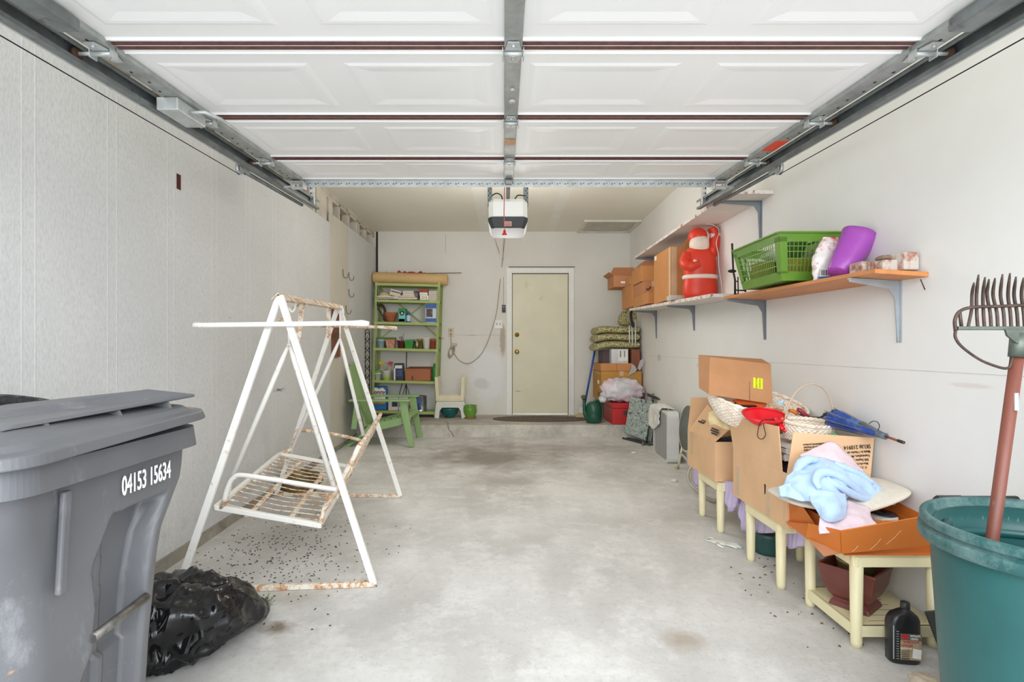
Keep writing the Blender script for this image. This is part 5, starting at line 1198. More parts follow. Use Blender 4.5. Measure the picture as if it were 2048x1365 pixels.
# ---------------- cartons on the lower white shelf
zt = lambda y: zl(y)+0.0265
closed('cardboard_box', 1.50, 1.78, 6.32, 6.86, zt(6.6)+0.01, 1.87, KO, 'tall orange-brown carton at the far end of the white shelf', rz=0)
closed('cardboard_box', 1.505, 1.76, 5.66, 6.28, zt(6.28), 1.705, KO, 'low taped carton at shelf level in front of the far tall carton')
o = closed('cardboard_box', 1.518, 1.74, 5.86, 6.28, 1.708, 1.842, KR, 'small carton with curved arrow mark, second layer of the shelf pile')
m = MB(); m.tube(smooth_pts([P(1293, 577, 5.855), P(1295, 580, 5.855), P(1299, 577, 5.855), P(1301, 573, 5.855)]), 0.005, 6); m.build('arrow_mark', INKD, o, w=True)
o = closed('cardboard_box', 1.505, 1.745, 5.92, 6.36, 1.875, 2.02, KO, 'upper carton with gabled flaps on top of the shelf pile', lids=False, tape=False) if False else None
o = thing('cardboard_box', 'carton with gabled open flaps on top of the shelf pile', 'box', (1.63, 6.14, 1.846))
m = MB(); m.box((0, 0, 0.085), (0.25, 0.44, 0.17)); m.build('carton', KO, o, bevel=0.003)
for q in (((-0.125, -0.22, 0.17), (0.125, -0.22, 0.17), (0.05, -0.10, 0.245), (-0.04, -0.10, 0.245)), ((-0.125, 0.22, 0.17), (-0.125, -0.22, 0.17), (-0.04, -0.10, 0.25), (-0.04, 0.12, 0.25)), ((0.125, -0.22, 0.17), (0.125, 0.22, 0.17), (0.05, 0.12, 0.25), (0.05, -0.10, 0.25))):
    m = MB(); m.quad(*q, t=0.004); m.build('flap', KR, o)
o = openbox('cardboard_box', 1.37, 1.72, 6.74, 7.14, 1.878, 2.02, KR, 'open brown carton with raised flap overhanging left of the shelf pile', flaps=[
    (V((1.37, 7.136, 2.02)), V((1.72, 7.136, 2.02)), V((1.72, 7.15, 2.18)), V((1.45, 7.15, 2.18))), (V((1.37, 6.74, 2.02)), V((1.37, 7.14, 2.02)), V((1.31, 7.14, 2.06)), V((1.31, 6.74, 2.06)))])
m = MB(); a = P(1246, 565, 6.738); m.box((a.x, 6.738, a.z), (0.055, 0.002, 0.026)); m.build('label', WHT, o, w=True)
closed('cardboard_box', 1.50, 1.60, 6.42, 6.62, 1.874, 1.965, KO, 'tiny carton wedged between the open carton and the gabled carton', tape=False)
closed('cardboard_box', 1.595, 1.70, 5.52, 5.655, zt(5.6), 1.66, KO, 'narrow carton standing in front of the low taped carton', tape=False)
o = openbox('cardboard_box', 1.50, 1.78, 4.86, 5.40, zt(5.4), 2.03, KO, 'large upright open carton behind the red figure on the white shelf', flaps=[
    (V((1.60, 4.864, 2.03)), V((1.78, 4.864, 2.03)), V((1.78, 4.83, 2.13)), V((1.66, 4.83, 2.13)))])
m = MB(); m.box((1.4985, 4.885, 1.78), (0.002, 0.05, 0.49)); m.box((1.53, 4.8585, 1.78), (0.05, 0.002, 0.49)); m.build('tape', TAPE, o, w=True)
m = MB(); m.box((1.4985, 5.34, 2.0), (0.002, 0.06, 0.04)); m.build('label', WHT, o, w=True)
# ---------------- plain red moulded yard figure (a generic stand-in, featureless)
FR = M('blow_red', (222, 58, 32), 0.4, var=0.08, vs=6, dirt=(200, 40, 24), da=0.4, ds=8); FW = M('blow_white', (232, 214, 200), 0.45, var=0.04, vs=20)
fx, fy, fzz = 1.655, 4.56, zt(4.56)+0.001
fg = thing('yard_figure', 'plain red and white hollow plastic yard figure standing on the white shelf', 'figure', (fx, fy, fzz))
def oval(prof, c=(0, 0), n=28):
    m = MB(); vs = []
    for (rx, ry, z, dx) in prof:
        for k in range(n):
            t_ = 2*PI*k/n; vs.append((c[0]+dx+rx*math.cos(t_), c[1]+ry*math.sin(t_), z))
    N = len(prof); m.add(vs, [(i*n+k, i*n+(k+1) % n, (i+1)*n+(k+1) % n, (i+1)*n+k) for i in range(N-1) for k in range(n)]+[tuple(range(n))[::-1], tuple((N-1)*n+k for k in range(n))], True); return m
m = oval([(0.125, 0.085, 0, 0), (0.138, 0.092, 0.02, 0), (0.145, 0.095, 0.09, 0), (0.135, 0.09, 0.15, 0), (0.132, 0.095, 0.20, 0), (0.138, 0.10, 0.26, -0.002), (0.14, 0.10, 0.32, -0.005), (0.125, 0.09, 0.38, -0.01), (0.085, 0.075, 0.43, -0.015), (0.05, 0.05, 0.45, -0.02)])
m.build('body', FR, fg, sub=1)
m = oval([(0.136, 0.094, 0.160, 0), (0.148, 0.104, 0.168, 0), (0.150, 0.106, 0.182, 0), (0.148, 0.104, 0.196, 0), (0.134, 0.094, 0.204, 0)]); m.build('white_band', FW, fg, sub=1)
m = MB(); m.blob((-0.015, -0.025, 0.455), (0.082, 0.072, 0.088), 12); m.build('head', FW, fg)
m = MB(); m.blob((-0.02, 0.0, 0.525), (0.078, 0.08, 0.075), 12); m.build('cap', FR, fg)
m = MB(); m.tube(smooth_pts([(-0.115, -0.02, 0.37), (-0.145, -0.05, 0.30), (-0.12, -0.095, 0.262), (-0.045, -0.115, 0.285)]), [0.045, 0.046, 0.047, 0.047, 0.046, 0.046, 0.046, 0.045, 0.044, 0.043, 0.042, 0.041, 0.04, 0.04, 0.038, 0.036, 0.034, 0.032, 0.03], 12); m.build('arm', FR, fg)
m = MB(); m.tube(smooth_pts([(0.08, 0.0, 0.36), (0.115, -0.01, 0.45), (0.12, -0.01, 0.54), (0.095, -0.01, 0.60)]), [0.05]*5+[0.045]*7+[0.04]*7, 12); m.build('arm', FR, fg)
m = MB(); m.tube([(-0.095, -0.112, 0.245), (-0.080, -0.118, 0.31)], 0.017, 10); m.build('cuff', FW, fg)
m = MB(); m.tube([(0.075, -0.03, 0.528), (0.155, -0.03, 0.536)], 0.02, 10); m.build('cuff', FW, fg)
m = MB(); m.tube(smooth_pts([(0.03, -0.06, 0.62), (0.09, -0.06, 0.61), (0.14, -0.05, 0.565), (0.11, -0.07, 0.46), (0.12, -0.09, 0.36), (0.12, -0.1, 0.24), (0.14, -0.10, 0.12), (0.155, -0.08, 0.02)]), 0.0035, 6); m.build('power_cord', M('cord_white', (232, 226, 214), 0.5), fg)
m = MB(); a, b = P(1320, 607, 4.80), P(1358, 594, 4.80); m.box(((a.x+b.x)/2+0.06, 4.79, zt(4.8)+0.022), (0.14, 0.12, 0.04))
solo(m, 'catalogue', M('pale_print', (196, 190, 178), 0.6, var=0.1, vs=20), 'thick pale catalogue lying between the large carton and the red figure', 'book')
# black clamp stand
o = thing('tripod_stand', 'small black metal stand with knobs between red figure and green basket', 'stand', (P(1470, 0, 3.70).x+0.0, 3.70, zo(1.56, 3.7)+0.001))
pz = P(1465, 483, 3.70); bx = o.location
m = MB(); m.tube([(0.0, 0, 0.0), (0.0, 0, 0.10), (-0.012, 0, 0.16), (-0.02, 0, 0.35)], 0.007, 8); m.build('post', BLK, o)
m = MB(); m.tube([(0.022, 0, 0.0), (0.02, 0, 0.12)], 0.004, 6); m.tube([(0.0, 0, 0.004), (0.022, 0, 0.004)], 0.004, 6); m.tube([(0.0, 0, 0.09), (0.022, 0, 0.09)], 0.004, 6); m.build('wire_foot', BLK, o)
m = MB(); m.blob((-0.02, 0, 0.16), (0.03, 0.012, 0.012), 8); m.build('knob', BLK, o)
m = MB(); m.tube([(0.085, 0.03, 0.02), (0.085, 0.03, 0.33)], 0.006, 8); m.tube([(0.0, 0, 0.03), (0.085, 0.03, 0.03)], 0.005, 6); m.build('post', BLK, o)
# ---------------- laundry basket
LG = M('basket_green', (104, 146, 50), 0.4, var=0.05)
bz = zo(1.5, 3.2)+0.004
lb_ = thing('laundry_basket', 'bright green latticed laundry basket full of garden oddments on the orange shelf', 'basket', (1.64, 3.18, bz))
def LBp(u, v, h):  # u,v in -1..1 rim directions, h 0..1 ; tapering
    return V((u*(0.125+0.045*h), v*(0.235+0.055*h), 0.255*h))
def edgept(s, h):  # s in 0..4 around the basket
    s = s % 4; k = int(s); f = s-k; c = [(-1, -1), (1, -1), (1, 1), (-1, 1)]
    a, b = c[k], c[(k+1) % 4]; return LBp(a[0]+(b[0]-a[0])*f, a[1]+(b[1]-a[1])*f, h)
m = MB(); q = [LBp(-1, -1, 0), LBp(1, -1, 0), LBp(1, 1, 0), LBp(-1, 1, 0)]; m.hexa(q, [p+V((0, 0, 0.004)) for p in q]); 
for k in range(4):   # solid lower skirt and corner pillars
    m.quad(edgept(k+0.0, 0), edgept(k+1.0-1e-6, 0), edgept(k+1.0-1e-6, 0.19), edgept(k+0.0, 0.19), 0.003)
    for f0, f1 in ((0.0, 0.13 if k % 2 == 0 else 0.08), (1-(0.13 if k % 2 == 0 else 0.08), 1-1e-6)): m.quad(edgept(k+f0, 0.15), edgept(k+f1, 0.15), edgept(k+f1, 0.9), edgept(k+f0, 0.9), 0.003)
    m.quad(edgept(k, 0.80), edgept(k+1-1e-6, 0.80), edgept(k+1-1e-6, 0.98), edgept(k, 0.98), 0.003)
m.build('shell', LG, lb_)
m = MB()
for k in range(4):
    n_ = 11 if k % 2 == 0 else 20
    for i in range(1, n_): f = 0.1+0.8*i/n_; m.bar(edgept(k+f, 0.18), edgept(k+f, 0.81), 0.0045, 0.003, up=(1, 0, 0))
    for h in (0.32, 0.46, 0.60, 0.71): m.bar(edgept(k+0.06, h), edgept(k+0.94, h), 0.003, 0.0045)
m.build('lattice', LG, lb_)
m = MB(); 
for k in range(4): m.bar(edgept(k, 0.985)*1.0, edgept(k+1-1e-6, 0.985), 0.028, 0.010)
m.build('rim', LG, lb_, bevel=0.003)
m = MB(); m.prism([(-0.07, -0.02), (0.07, -0.02), (0.09, 0.02), (0.05, 0.035), (-0.05, 0.035), (-0.09, 0.02)], LBp(0, 1, 0.97)+V((0, 0.02, 0.0)), (1, 0, 0), (0, 1, 0.1), 0.008); m.build('handle', LG, lb_)
def inb(x, y, z): return (1.64+x, 3.18+y, bz+z)
m = MB(); m.box(inb(0.02, -0.12, 0.07), (0.16, 0.10, 0.12)); solo(m, 'seed_box', M('box_olive', (150, 140, 50), 0.7, var=0.2, vs=20), 'olive yellow carton inside the green laundry basket near its front', 'box', bevel=0.004)
m = MB(); m.lathe([(0.05, 0), (0.065, 0.13), (0.06, 0.13), (0.045, 0.01), (0, 0.01)], c=inb(0.03, 0.01, 0.008)); solo(m, 'plant_pot', M('pot_black', (40, 42, 40), 0.5), 'black nursery pot inside the middle of the green laundry basket', 'plant pot')
m = MB(); m.box(inb(-0.02, 0.14, 0.08), (0.16, 0.10, 0.14)); solo(m, 'seed_box', M('box_ochre', (150, 110, 50), 0.7, var=0.2, vs=20, dirt=(60, 80, 40), da=0.4, ds=14), 'brown carton inside the far end of the green laundry basket', 'box', bevel=0.004)
m = MB(); m.blob(inb(0.0, 0.09, 0.19), (0.07, 0.09, 0.03), 10, amp=0.3, fr=3, seed=4); solo(m, 'work_glove', M('cloth_white', (224, 222, 214), 0.85), 'crumpled white work glove on top inside the green laundry basket', 'glove')
m = MB(); m.lathe([(0.002, 0), (0.04, 0.02), (0.062, 0.09), (0.07, 0.10), (0.0, 0.10)], c=inb(0.05, -0.04, 0.142), n=20); solo(m, 'plant_tray', M('pot_leafgreen', (84, 120, 60), 0.5), 'green plastic dish on the black pot inside the laundry basket', 'tray')
# bag of charcoal-like packet, purple bin, bricks
o = thing('snack_bag', 'red and white foil bag with white label slumped between basket and purple bin', 'bag', P(1643, 560, 2.80))
o.location.z = zo(1.62, 2.8)+0.002; RM[o.name] = Matrix.Translation(o.location)
m = MB()
def bagf(u, v):
    t_ = 2*PI*u; w_ = 0.072*(1-0.35*abs(v-0.5)*2)*(1 if v < 0.92 else 0.8); th = 0.035*math.sin(PI*min(1, max(0, v*0.9+0.08)))**0.6
    p = V((w_*math.cos(t_)+0.05*v, th*math.sin(t_), 0.225*v)); return p+V((noise.noise(p*40), noise.noise(p*40+V((3, 0, 0))), 0))*0.008
m.grid(bagf, 28, 20, True, cu=True); m.build('bag', M('foil_redwhite', (232, 226, 220), 0.3, var=0.06, vs=20, dirt=(196, 30, 44), da=0.5, ds=11), o)
m = MB(); m.box((-0.005, -0.037, 0.035), (0.05, 0.004, 0.04)); m.build('label', WHT, o)
m = MB()
for k in range(6): m.box((-0.024+k*0.0085, -0.0395, 0.035), (0.003+0.001*(k % 2), 0.002, 0.028))
m.build('bar_code', INKD, o)
m = MB(); m.box((0.005, -0.033, 0.008), (0.075, 0.02, 0.014)); m.build('blue_base', BLP, o)
a = P(1675, 552, 2.70); b = P(1718, 478, 2.70)
d = (b-a); L = 0.225; ax = d.normalized()
o = thing('waste_bin', 'purple plastic fluted bin lying tilted against the foil bag on orange shelf', 'bin', (a.x-0.022, 2.66, zo(1.66, 2.68)+0.022), rot=(math.radians(-12), math.radians(36), 0))
PU = M('purple_plastic', (166, 78, 178), 0.35, var=0.03)
m = MB(); fl_ = lambda t_, z: 1+0.045*math.cos(4*t_)*min(1, z/0.2)
m.lathe([(0.047, 0), (0.052, 0.004), (0.064, 0.07), (0.078, 0.205), (0.087, 0.240), (0.083, 0.242), (0.072, 0.205), (0.047, 0.01), (0, 0.01)], n=48, wob=fl_); m.build('bin', PU, o)
BRK = M('old_brick', (176, 118, 98), 0.9, var=0.15, vs=14, dirt=(200, 192, 182), da=0.60, ds=12, bump=0.6, bs=60)
def brick(x, y, z, sx_, sy, sz, rz, lab):
    m = MB(); m.box((0, 0, sz/2), (sx_, sy, sz)); o = m.build('brick', BRK, None, bevel=0.006); o.location = (x, y, z); o.rotation_euler = (0, 0, rz)
    o['label'] = lab; o['category'] = 'brick'; o['group'] = 'old bricks on the orange shelf'; RM[o.name] = Matrix.Translation(o.location) @ Matrix.Rotation(rz, 4, 'Z')
zb_ = zo(1.72, 2.5)+0.004
brick(1.725, 2.535, zb_, 0.155, 0.09, 0.062, 0.03, 'long whitish old brick lying beside the purple bin')
brick(1.705, 2.42, zb_, 0.085, 0.10, 0.050, 0.0, 'small reddish half brick in front of the long whitish brick')
brick(1.762, 2.375, zb_, 0.072, 0.075, 0.078, 0.1, 'upright pale brick end nearest the free end of the shelf')
m = MB(); m.blob((1.716, 2.43, zb_+0.064), (0.042, 0.035, 0.014), 10, amp=0.2, seed=3); solo(m, 'flat_stone', M('stone_brown', (140, 116, 98), 0.9, var=0.2, vs=20), 'smooth brown stone resting on the reddish half brick', 'stone')
# ---------------- corner pile on the step
zS = ZS+0.001
RC = M('chest_red', (186, 34, 34), 0.4, var=0.08, vs=6, dirt=(86, 44, 36), da=0.38, ds=7)
o = thing('tool_chest', 'red steel tool chest with round latch on the step under the plastic sack', 'chest', (1.56, 7.18, zS))
m = MB(); m.box((0, 0, 0.10), (0.40, 0.80, 0.20)); m.build('base', RC, o, bevel=0.004)
m = MB(); m.box((0, 0, 0.235), (0.405, 0.805, 0.066)); m.build('lid', RC, o, bevel=0.006)
m = MB(); m.prism([(0.03*math.cos(2*PI*k/6), 0.03*math.sin(2*PI*k/6)) for k in range(6)], (-0.04, -0.402, 0.145), (1, 0, 0), (0, 0, 1), 0.008); m.build('latch', HK, o)
m = MB(); m.box((0.0, -0.404, 0.198), (0.04, 0.006, 0.012)); m.build('hasp', HK, o)
t = NT('thin_plastic'); t.l(t.mix(t.ramp(t.noise(5, 3), 0.4, 0.6), lin((208, 206, 210)), lin((216, 194, 202))), t.b.inputs['Base Color']); t.b.inputs['Roughness'].default_value = 0.25; t.bump(t.noise(30, 4), 0.5, 0.01); PLB = t.m
m = MB(); m.blob((1.50, 6.875, 0.585), (0.27, 0.105, 0.145), 26, amp=0.22, fr=5, seed=9, p=2.4)
m.blob((1.25, 6.84, 0.46), (0.05, 0.04, 0.05), 8, amp=0.4, fr=5, seed=2)
for p in m.v: p.z = max(p.z, 0.426)
solo(m, 'plastic_sack', PLB, 'pale translucent plastic sack with pink contents on the red tool chest', 'sack')
YBX = M('card_yellow', (190, 138, 62), 0.75, var=0.08, vs=4)
o = closed('cardboard_box', 1.262, 1.785, 7.00, 7.66, 0.424, 0.812, YBX, 'large yellowish brown carton on the chest behind the plastic sack')
m = MB(); m.box((1.261, 7.22, 0.66), (0.002, 0.12, 0.05)); m.build('label', WHT, o, w=True)
m = MB()
for k in range(3): m.box((1.261, 7.12+0.05*k, 0.50), (0.002, 0.018, 0.05))
m.build('printed_symbols', INKD, o, w=True)
m = MB(); m.box((1.26, 7.28, 0.775), (0.003, 0.30, 0.012)); m.build('edge_tape', TAPE, o, w=True)
o = openbox('cardboard_tray', 1.255, 1.66, 7.00, 7.55, 0.816, 0.915, KO, 'shallow orange-brown cardboard tray on the large yellowish carton', 'tray')
m = MB(); m.box((1.46, 6.999, 0.865), (0.003, 0.002, 0.098)); m.build('seam', INK, o, w=True)
o = closed('shipping_box', 1.405, 1.625, 7.06, 7.30, 0.822, 1.10, M('box_white', (214, 214, 214), 0.6), 'white box with shipping label under the patterned cushions', tape=False)
m = MB(); m.box((1.555, 7.059, 1.02), (0.12, 0.002, 0.15)); lb2 = m.build('shipping_label', WHT, o, w=True)
m = MB()
for k in range(9): m.box((1.515+0.004*k+(0.035 if k > 4 else 0), 7.0575, 1.035), (0.0022, 0.001, 0.085))
m.build('bar_code', INKD, lb2, w=True)
closed('dark_box', 1.31, 1.40, 7.20, 7.50, 0.822, 1.08, M('card_plum', (92, 74, 78), 0.7), 'dark plum carton left of the white box under the cushions', tape=False)
closed('brown_box', 1.665, 1.775, 7.05, 7.40, 0.816, 1.095, M('card_deepbrown', (134, 78, 52), 0.7), 'dark brown carton right of the white box beside the wall', tape=False)
# patterned cushions
t = NT('scroll_fabric'); n1 = t.noise(16, 2, 0.5); oc = t.tc.outputs['Object']
wv = t.math('ABSOLUTE', t.math('SINE', t.math('MULTIPLY', n1, 30.0)))
o_ = t.mix(t.ramp(wv, 0.45, 0.75), lin((96, 92, 60)), lin((198, 190, 142)))
t.l(o_, t.b.inputs['Base Color']); t.b.inputs['Roughness'].default_value = 0.9; SCF = t.m
for k, (z, lab) in enumerate(((1.105, 'bottom one of three patterned olive cushions stacked in the corner'), (1.205, 'middle one of three patterned olive cushions stacked in the corner'), (1.302, 'top one of three patterned olive cushions stacked in the corner'))):
    m = MB(); x0, x1 = 1.19+0.01*k, 1.775
    def cu_(u, v, x0=x0, x1=x1, z=z, k=k):
        t_ = 2*PI*v; a = math.cos(t_); b = math.sin(t_)
        sg = lambda q, p: math.copysign(abs(q)**p, q)
        x = x0+(x1-x0)*(0.5-0.5*math.cos(PI*u)); th = 0.049*min(1, (math.sin(PI*u)*3.2)**0.5 if math.sin(PI*u) > 0 else 0)
        drp = -0.035*max(0, 1-(x-x0)/0.16)**1.5*(1 if k == 0 else 0.5)+0.012*math.sin(x*14+k)*0.4
        return V((x, 7.30+0.25*sg(a, 0.5), z+0.05+th*sg(b, 0.7)+drp+0.003))
    m.grid(cu_, 36, 36, True, cv=True)
    solo(m, 'seat_cushion', SCF, lab, 'cushion', 'patterned cushions in the corner')
m = MB(); cc = P(1250, 640, 7.38)
m.blob((cc.x+0.03, 7.42, 1.53), (0.15, 0.07, 0.115), 16, p=3); 
for p in m.v: p.x += (p.z-1.4)*0.3
solo(m, 'throw_pillow', SCF, 'patterned pillow standing on the cushion stack below the white shelf', 'pillow')
for k, (px, y0, y1, mt, lab) in enumerate(((1259, 651, 687, WPL, 'short white rod hanging at left in front of the patterned cushions'), (1264, 653, 691, WPL, 'middle white rod in front of the patterned cushions'), (1271, 640, 693, WPL, 'longest white rod hanging nearest the wall before the cushions'))):
    m = MB(); m.tube([P(px, y0, 7.03), P(px+(1 if k == 1 else 0), y1, 7.03)], 0.0075, 8); solo(m, 'white_rod', mt, lab, 'rod', 'white rods by the cushions')
m = MB(); m.tube(smooth_pts([P(1266, 612, 6.98), P(1262, 630, 6.98), P(1264, 645, 6.98), P(1267, 655, 6.98)]), [0.018]*19, 8); solo(m, 'folded_parasol', M('navy_cloth', (44, 44, 70), 0.8, var=0.3, vs=20), 'dark navy folded parasol cloth above the white rods', 'parasol')
GF = M('grey_felt', (176, 176, 176), 0.8, var=0.08)
m = MB(); a = P(1256, 753, 6.97); 
m.prism([(0, 0), (0.045, 0.09), (0.055, 0.17), (0.07, 0.15), (0.09, 0.14), (0.12, 0.09), (0.10, 0.055), (0.05, 0.03)], P(1255, 753, 6.985), (1, 0, 0), (0, 0, 1), 0.006); solo(m, 'felt_piece', GF, 'grey cut felt piece hanging over the front of the cardboard tray', 'fabric')
m = MB(); m.prism([(0, 0.03), (0.03, 0.13), (0.075, 0.16), (0.07, 0.09), (0.03, 0.0)], P(1275, 742, 6.90), (1, 0, 0), (0, 0, 1), 0.012); solo(m, 'felt_piece', GF, 'pale rounded felt piece beside the wall right of the tray', 'fabric')
# broom and watering can
bt, bb_ = P(1196, 665, 7.60), P(1164, 820, 7.50)
o = thing('broom', 'broom with blue handle and straw head leaning beside the corner pile', 'broom', (P(1160, 0, 7.42).x, 7.45, zS))
m = MB(); hb_ = V((P(1169, 0, 7.45).x, 7.45, P(0, 812, 7.45).z)); m.tube([hb_, P(1196, 668, 7.62)], 0.014, 10); m.build('handle', M('broom_blue', (40, 84, 168), 0.35), o, w=True)
m = MB(); m.tube([P(1196, 668, 7.62), P(1198, 652, 7.63)], [0.009, 0.003], 8); m.build('handle_tip', M('tip_cream', (200, 196, 160)), o, w=True)
a_, b_, c_, d_ = P(1159, 815, 7.44), P(1176, 813, 7.44), P(1174, 837, 7.44), P(1150, 836, 7.44)
m = MB(); m.hexa([V((d_.x, 7.40, zS)), V((c_.x, 7.40, zS)), V((c_.x, 7.48, zS)), V((d_.x, 7.48, zS))], [V((a_.x, 7.425, a_.z-0.06)), V((b_.x, 7.425, a_.z-0.06)), V((b_.x, 7.46, a_.z-0.06)), V((a_.x, 7.46, a_.z-0.06))]); m.build('bristles', M('straw', (206, 184, 138), 0.9, var=0.2, vs=60, stretch=(8, 8, 1)), o, w=True)
m = MB(); m.hexa([V((a_.x-0.015, 7.415, a_.z-0.075)), V((b_.x, 7.415, a_.z-0.075)), V((b_.x, 7.475, a_.z-0.075)), V((a_.x-0.015, 7.475, a_.z-0.075))], [V((a_.x, 7.42, a_.z)), V((b_.x, 7.42, a_.z)), V((b_.x, 7.47, a_.z)), V((a_.x, 7.47, a_.z))]); m.build('cap', WPL, o, w=True)
WG = M('watering_green', (32, 84, 66), 0.35, var=0.06)
o = thing('watering_can', 'dark green plastic watering can on the step beside the red chest', 'watering can', (P(1187, 0, 6.95).x, 6.95, zS))
m = MB(); m.lathe([(0.088, 0), (0.094, 0.006), (0.100, 0.10), (0.097, 0.12), (0.102, 0.14), (0.098, 0.20), (0.085, 0.245), (0.05, 0.27), (0, 0.272)], n=32); m.build('body', WG, o)
m = MB(); m.tube(smooth_pts([(0.0, 0, 0.265), (0.04, 0, 0.285), (0.095, 0, 0.255), (0.118, 0, 0.18), (0.115, 0, 0.08), (0.095, 0, 0.03)]), 0.016, 10); m.build('handle', WG, o)
m = MB(); m.tube(smooth_pts([(-0.085, 0, 0.05), (-0.115, 0, 0.14), (-0.12, 0, 0.24), (-0.125, 0, 0.30)]), [0.028]*6+[0.022]*7+[0.018]*6, 10); m.build('spout', WG, o)
m = MB(); m.lathe([(0.016, -0.03), (0.034, 0.0), (0.036, 0.012), (0.02, 0.024), (0, 0.026)], m=Matrix.Translation((-0.128, -0.01, 0.325)) @ Matrix.Rotation(0.5, 4, 'X')); m.build('rose', M('rose_green', (70, 92, 56), 0.5), o)
# folded recliner with leaf pattern
t = NT('leaf_fabric'); n1 = t.noise(11, 3, 0.6); wv = t.math('ABSOLUTE', t.math('SINE', t.math('MULTIPLY', n1, 40.0)))
o_ = t.mix(t.ramp(wv, 0.4, 0.6), lin((100, 110, 104)), lin((178, 190, 184)))
o_ = t.mix(t.ramp(t.noise(26, 4), 0.58, 0.64), o_, lin((78, 84, 80)))
t.l(o_, t.b.inputs['Base Color']); t.b.inputs['Roughness'].default_value = 0.85; LF = t.m
o = thing('folding_recliner', 'folded garden recliner with grey leaf patterned cushions leaning by the step', 'garden chair', (1.60, 6.5, fz(6.5)))
BL, TL, TR, BR_ = P(1248, 866, 6.66), P(1260, 793, 6.70), P(1304, 803, 6.34), P(1291, 882, 6.28)
nrm = (TL-BL).cross(BR_-BL).normalized()
for k in range(3):
    m = MB(); off = nrm*(0.032*k+0.0)*(-1 if nrm.x < 0 else 1)
    def q_(u, v): return BL*(1-u)*(1-v)+BR_*u*(1-v)+TL*(1-u)*v+TR*u*v+off
    h_ = nrm*0.026*(-1 if nrm.x < 0 else 1)
    m.hexa([q_(0, 0), q_(1, 0), q_(1, 0)+h_, q_(0, 0)+h_], [q_(0, 1), q_(1, 1), q_(1, 1)+h_, q_(0, 1)+h_]); m.build('pad', LF, o, w=True, bevel=0.010)
FRD = M('frame_darksteel', (76, 80, 76), 0.4, 0.6)
def fl_pt(p): return V((p.x, p.y, fz(p.y)+0.012))
for k, off in enumerate((0.0, 0.055)):
    m = MB(); e = V((off+0.015, 0.0, 0))
    pts = [fl_pt(P(1243, 873, 6.62)), fl_pt(V((1.66, 6.20, 0)))+e]
    m.tube([pts[0]+e, pts[1]], 0.011, 8); m.build('frame_tube', FRD, o, w=True)
    m = MB(); m.tube([P(1283, 788, 6.62)+e, P(1322, 800, 6.26)+V((min(off, 0.0), 0, 0))], 0.011, 8); m.build('frame_tube', FRD, o, w=True)
m = MB(); m.tube([fl_pt(V((1.655, 6.27, 0))), P(1306, 800, 6.36)], 0.011, 8); m.build('frame_tube', FRD, o, w=True)
m = MB(); m.tube([fl_pt(P(1284, 895, 6.2))+V((0.01, 0, 0)), P(1286, 885, 6.28)], 0.013, 8); m.build('foot_tip', GALD, o, w=True)
for px in (1293, 1306):
    m = MB(); m.tube([P(px, 788, 6.45), P(px-1, 806, 6.42)], 0.012, 8); m.build('arm_joint', GALD, o, w=True)
# ---------------- box fan
FAN = M('fan_white', (214, 214, 210), 0.4, var=0.03, dirt=(190, 184, 170), da=0.34, ds=8)
o = thing('box_fan', 'white square box fan standing on the floor beside the right wall', 'fan', (1.675, 5.60, fz(5.3)), rz=0)
# local: grille faces -x ; width along y
m = MB(); H = 0.515; D = 0.11; Wf = 0.53
def rr(w_, h, r, n=6):
    out = []
    for cx_, cz_, a0 in ((w_/2-r, r, -PI/2), (w_/2-r, h-r, 0), (-w_/2+r, h-r, PI/2), (-w_/2+r, r, PI)):
        for k in range(n): out.append((cx_+r*math.cos(a0+PI/2*k/(n-1)), cz_+r*math.sin(a0+PI/2*k/(n-1))))
    return out
a = rr(Wf, H, 0.06); b = [(y*0.90, (z-H/2)*0.90+H/2) for y, z in a]; k = len(a)
vs = [(D/2, y, z) for y, z in a]+[(-D/2, y, z) for y, z in a]+[(-D/2-0.004, y, z) for y, z in b]+[(D/2-0.01, y, z) for y, z in b]
m.add(vs, [(i*k+j, i*k+(j+1) % k, (i+1)*k+(j+1) % k, (i+1)*k+j) for i in range(3) for j in range(k)]+[(3*k+j, 3*k+(j+1) % k, (j+1) % k, j) for j in range(k)], False); m.build('housing', FAN, o)
m = MB(); m.box((-D/2+0.016, 0, H/2), (0.003, Wf*0.89, H*0.89)); m.build('shade_sheet', M('fan_shadow', (70, 66, 60), 0.8), o)  # solid dark sheet painting the shade seen between the grille bars
m = MB()
for k_ in range(11):
    y = -Wf*0.45+0.012+k_*(Wf*0.9-0.024)/10; m.bar((-D/2-0.002, y, H*0.055), (-D/2-0.002, y, H*0.945), 0.012, 0.0012, up=(1, 0, 0))
for k_ in range(30):
    z = H*0.07+k_*H*0.86/29; m.bar((-D/2-0.0005, -Wf*0.45, z), (-D/2-0.0005, Wf*0.45, z), 0.0015, 0.004)
m.build('grille', FAN, o)
m = MB(); m.lathe([(0.05, 0), (0.05, 0.03), (0, 0.03)], m=Matrix.Translation((-0.015, 0, H/2)) @ Matrix.Rotation(PI/2, 4, 'Y'))
m.build('motor_hub', M('hub_grey', (120, 112, 100), 0.5), o)
for k_ in range(5):
    m = MB(); a0 = 2*PI*k_/5
    m.prism([(0.04, -0.03), (0.12, -0.06), (0.20, -0.05), (0.21, 0.03), (0.12, 0.05), (0.04, 0.03)], (0.01, 0, H/2), (0.0, math.cos(a0), math.sin(a0)), (0.25, -math.sin(a0), math.cos(a0)), 0.003); m.build('blade', M('blade_brown', (150, 138, 116), 0.5), o)
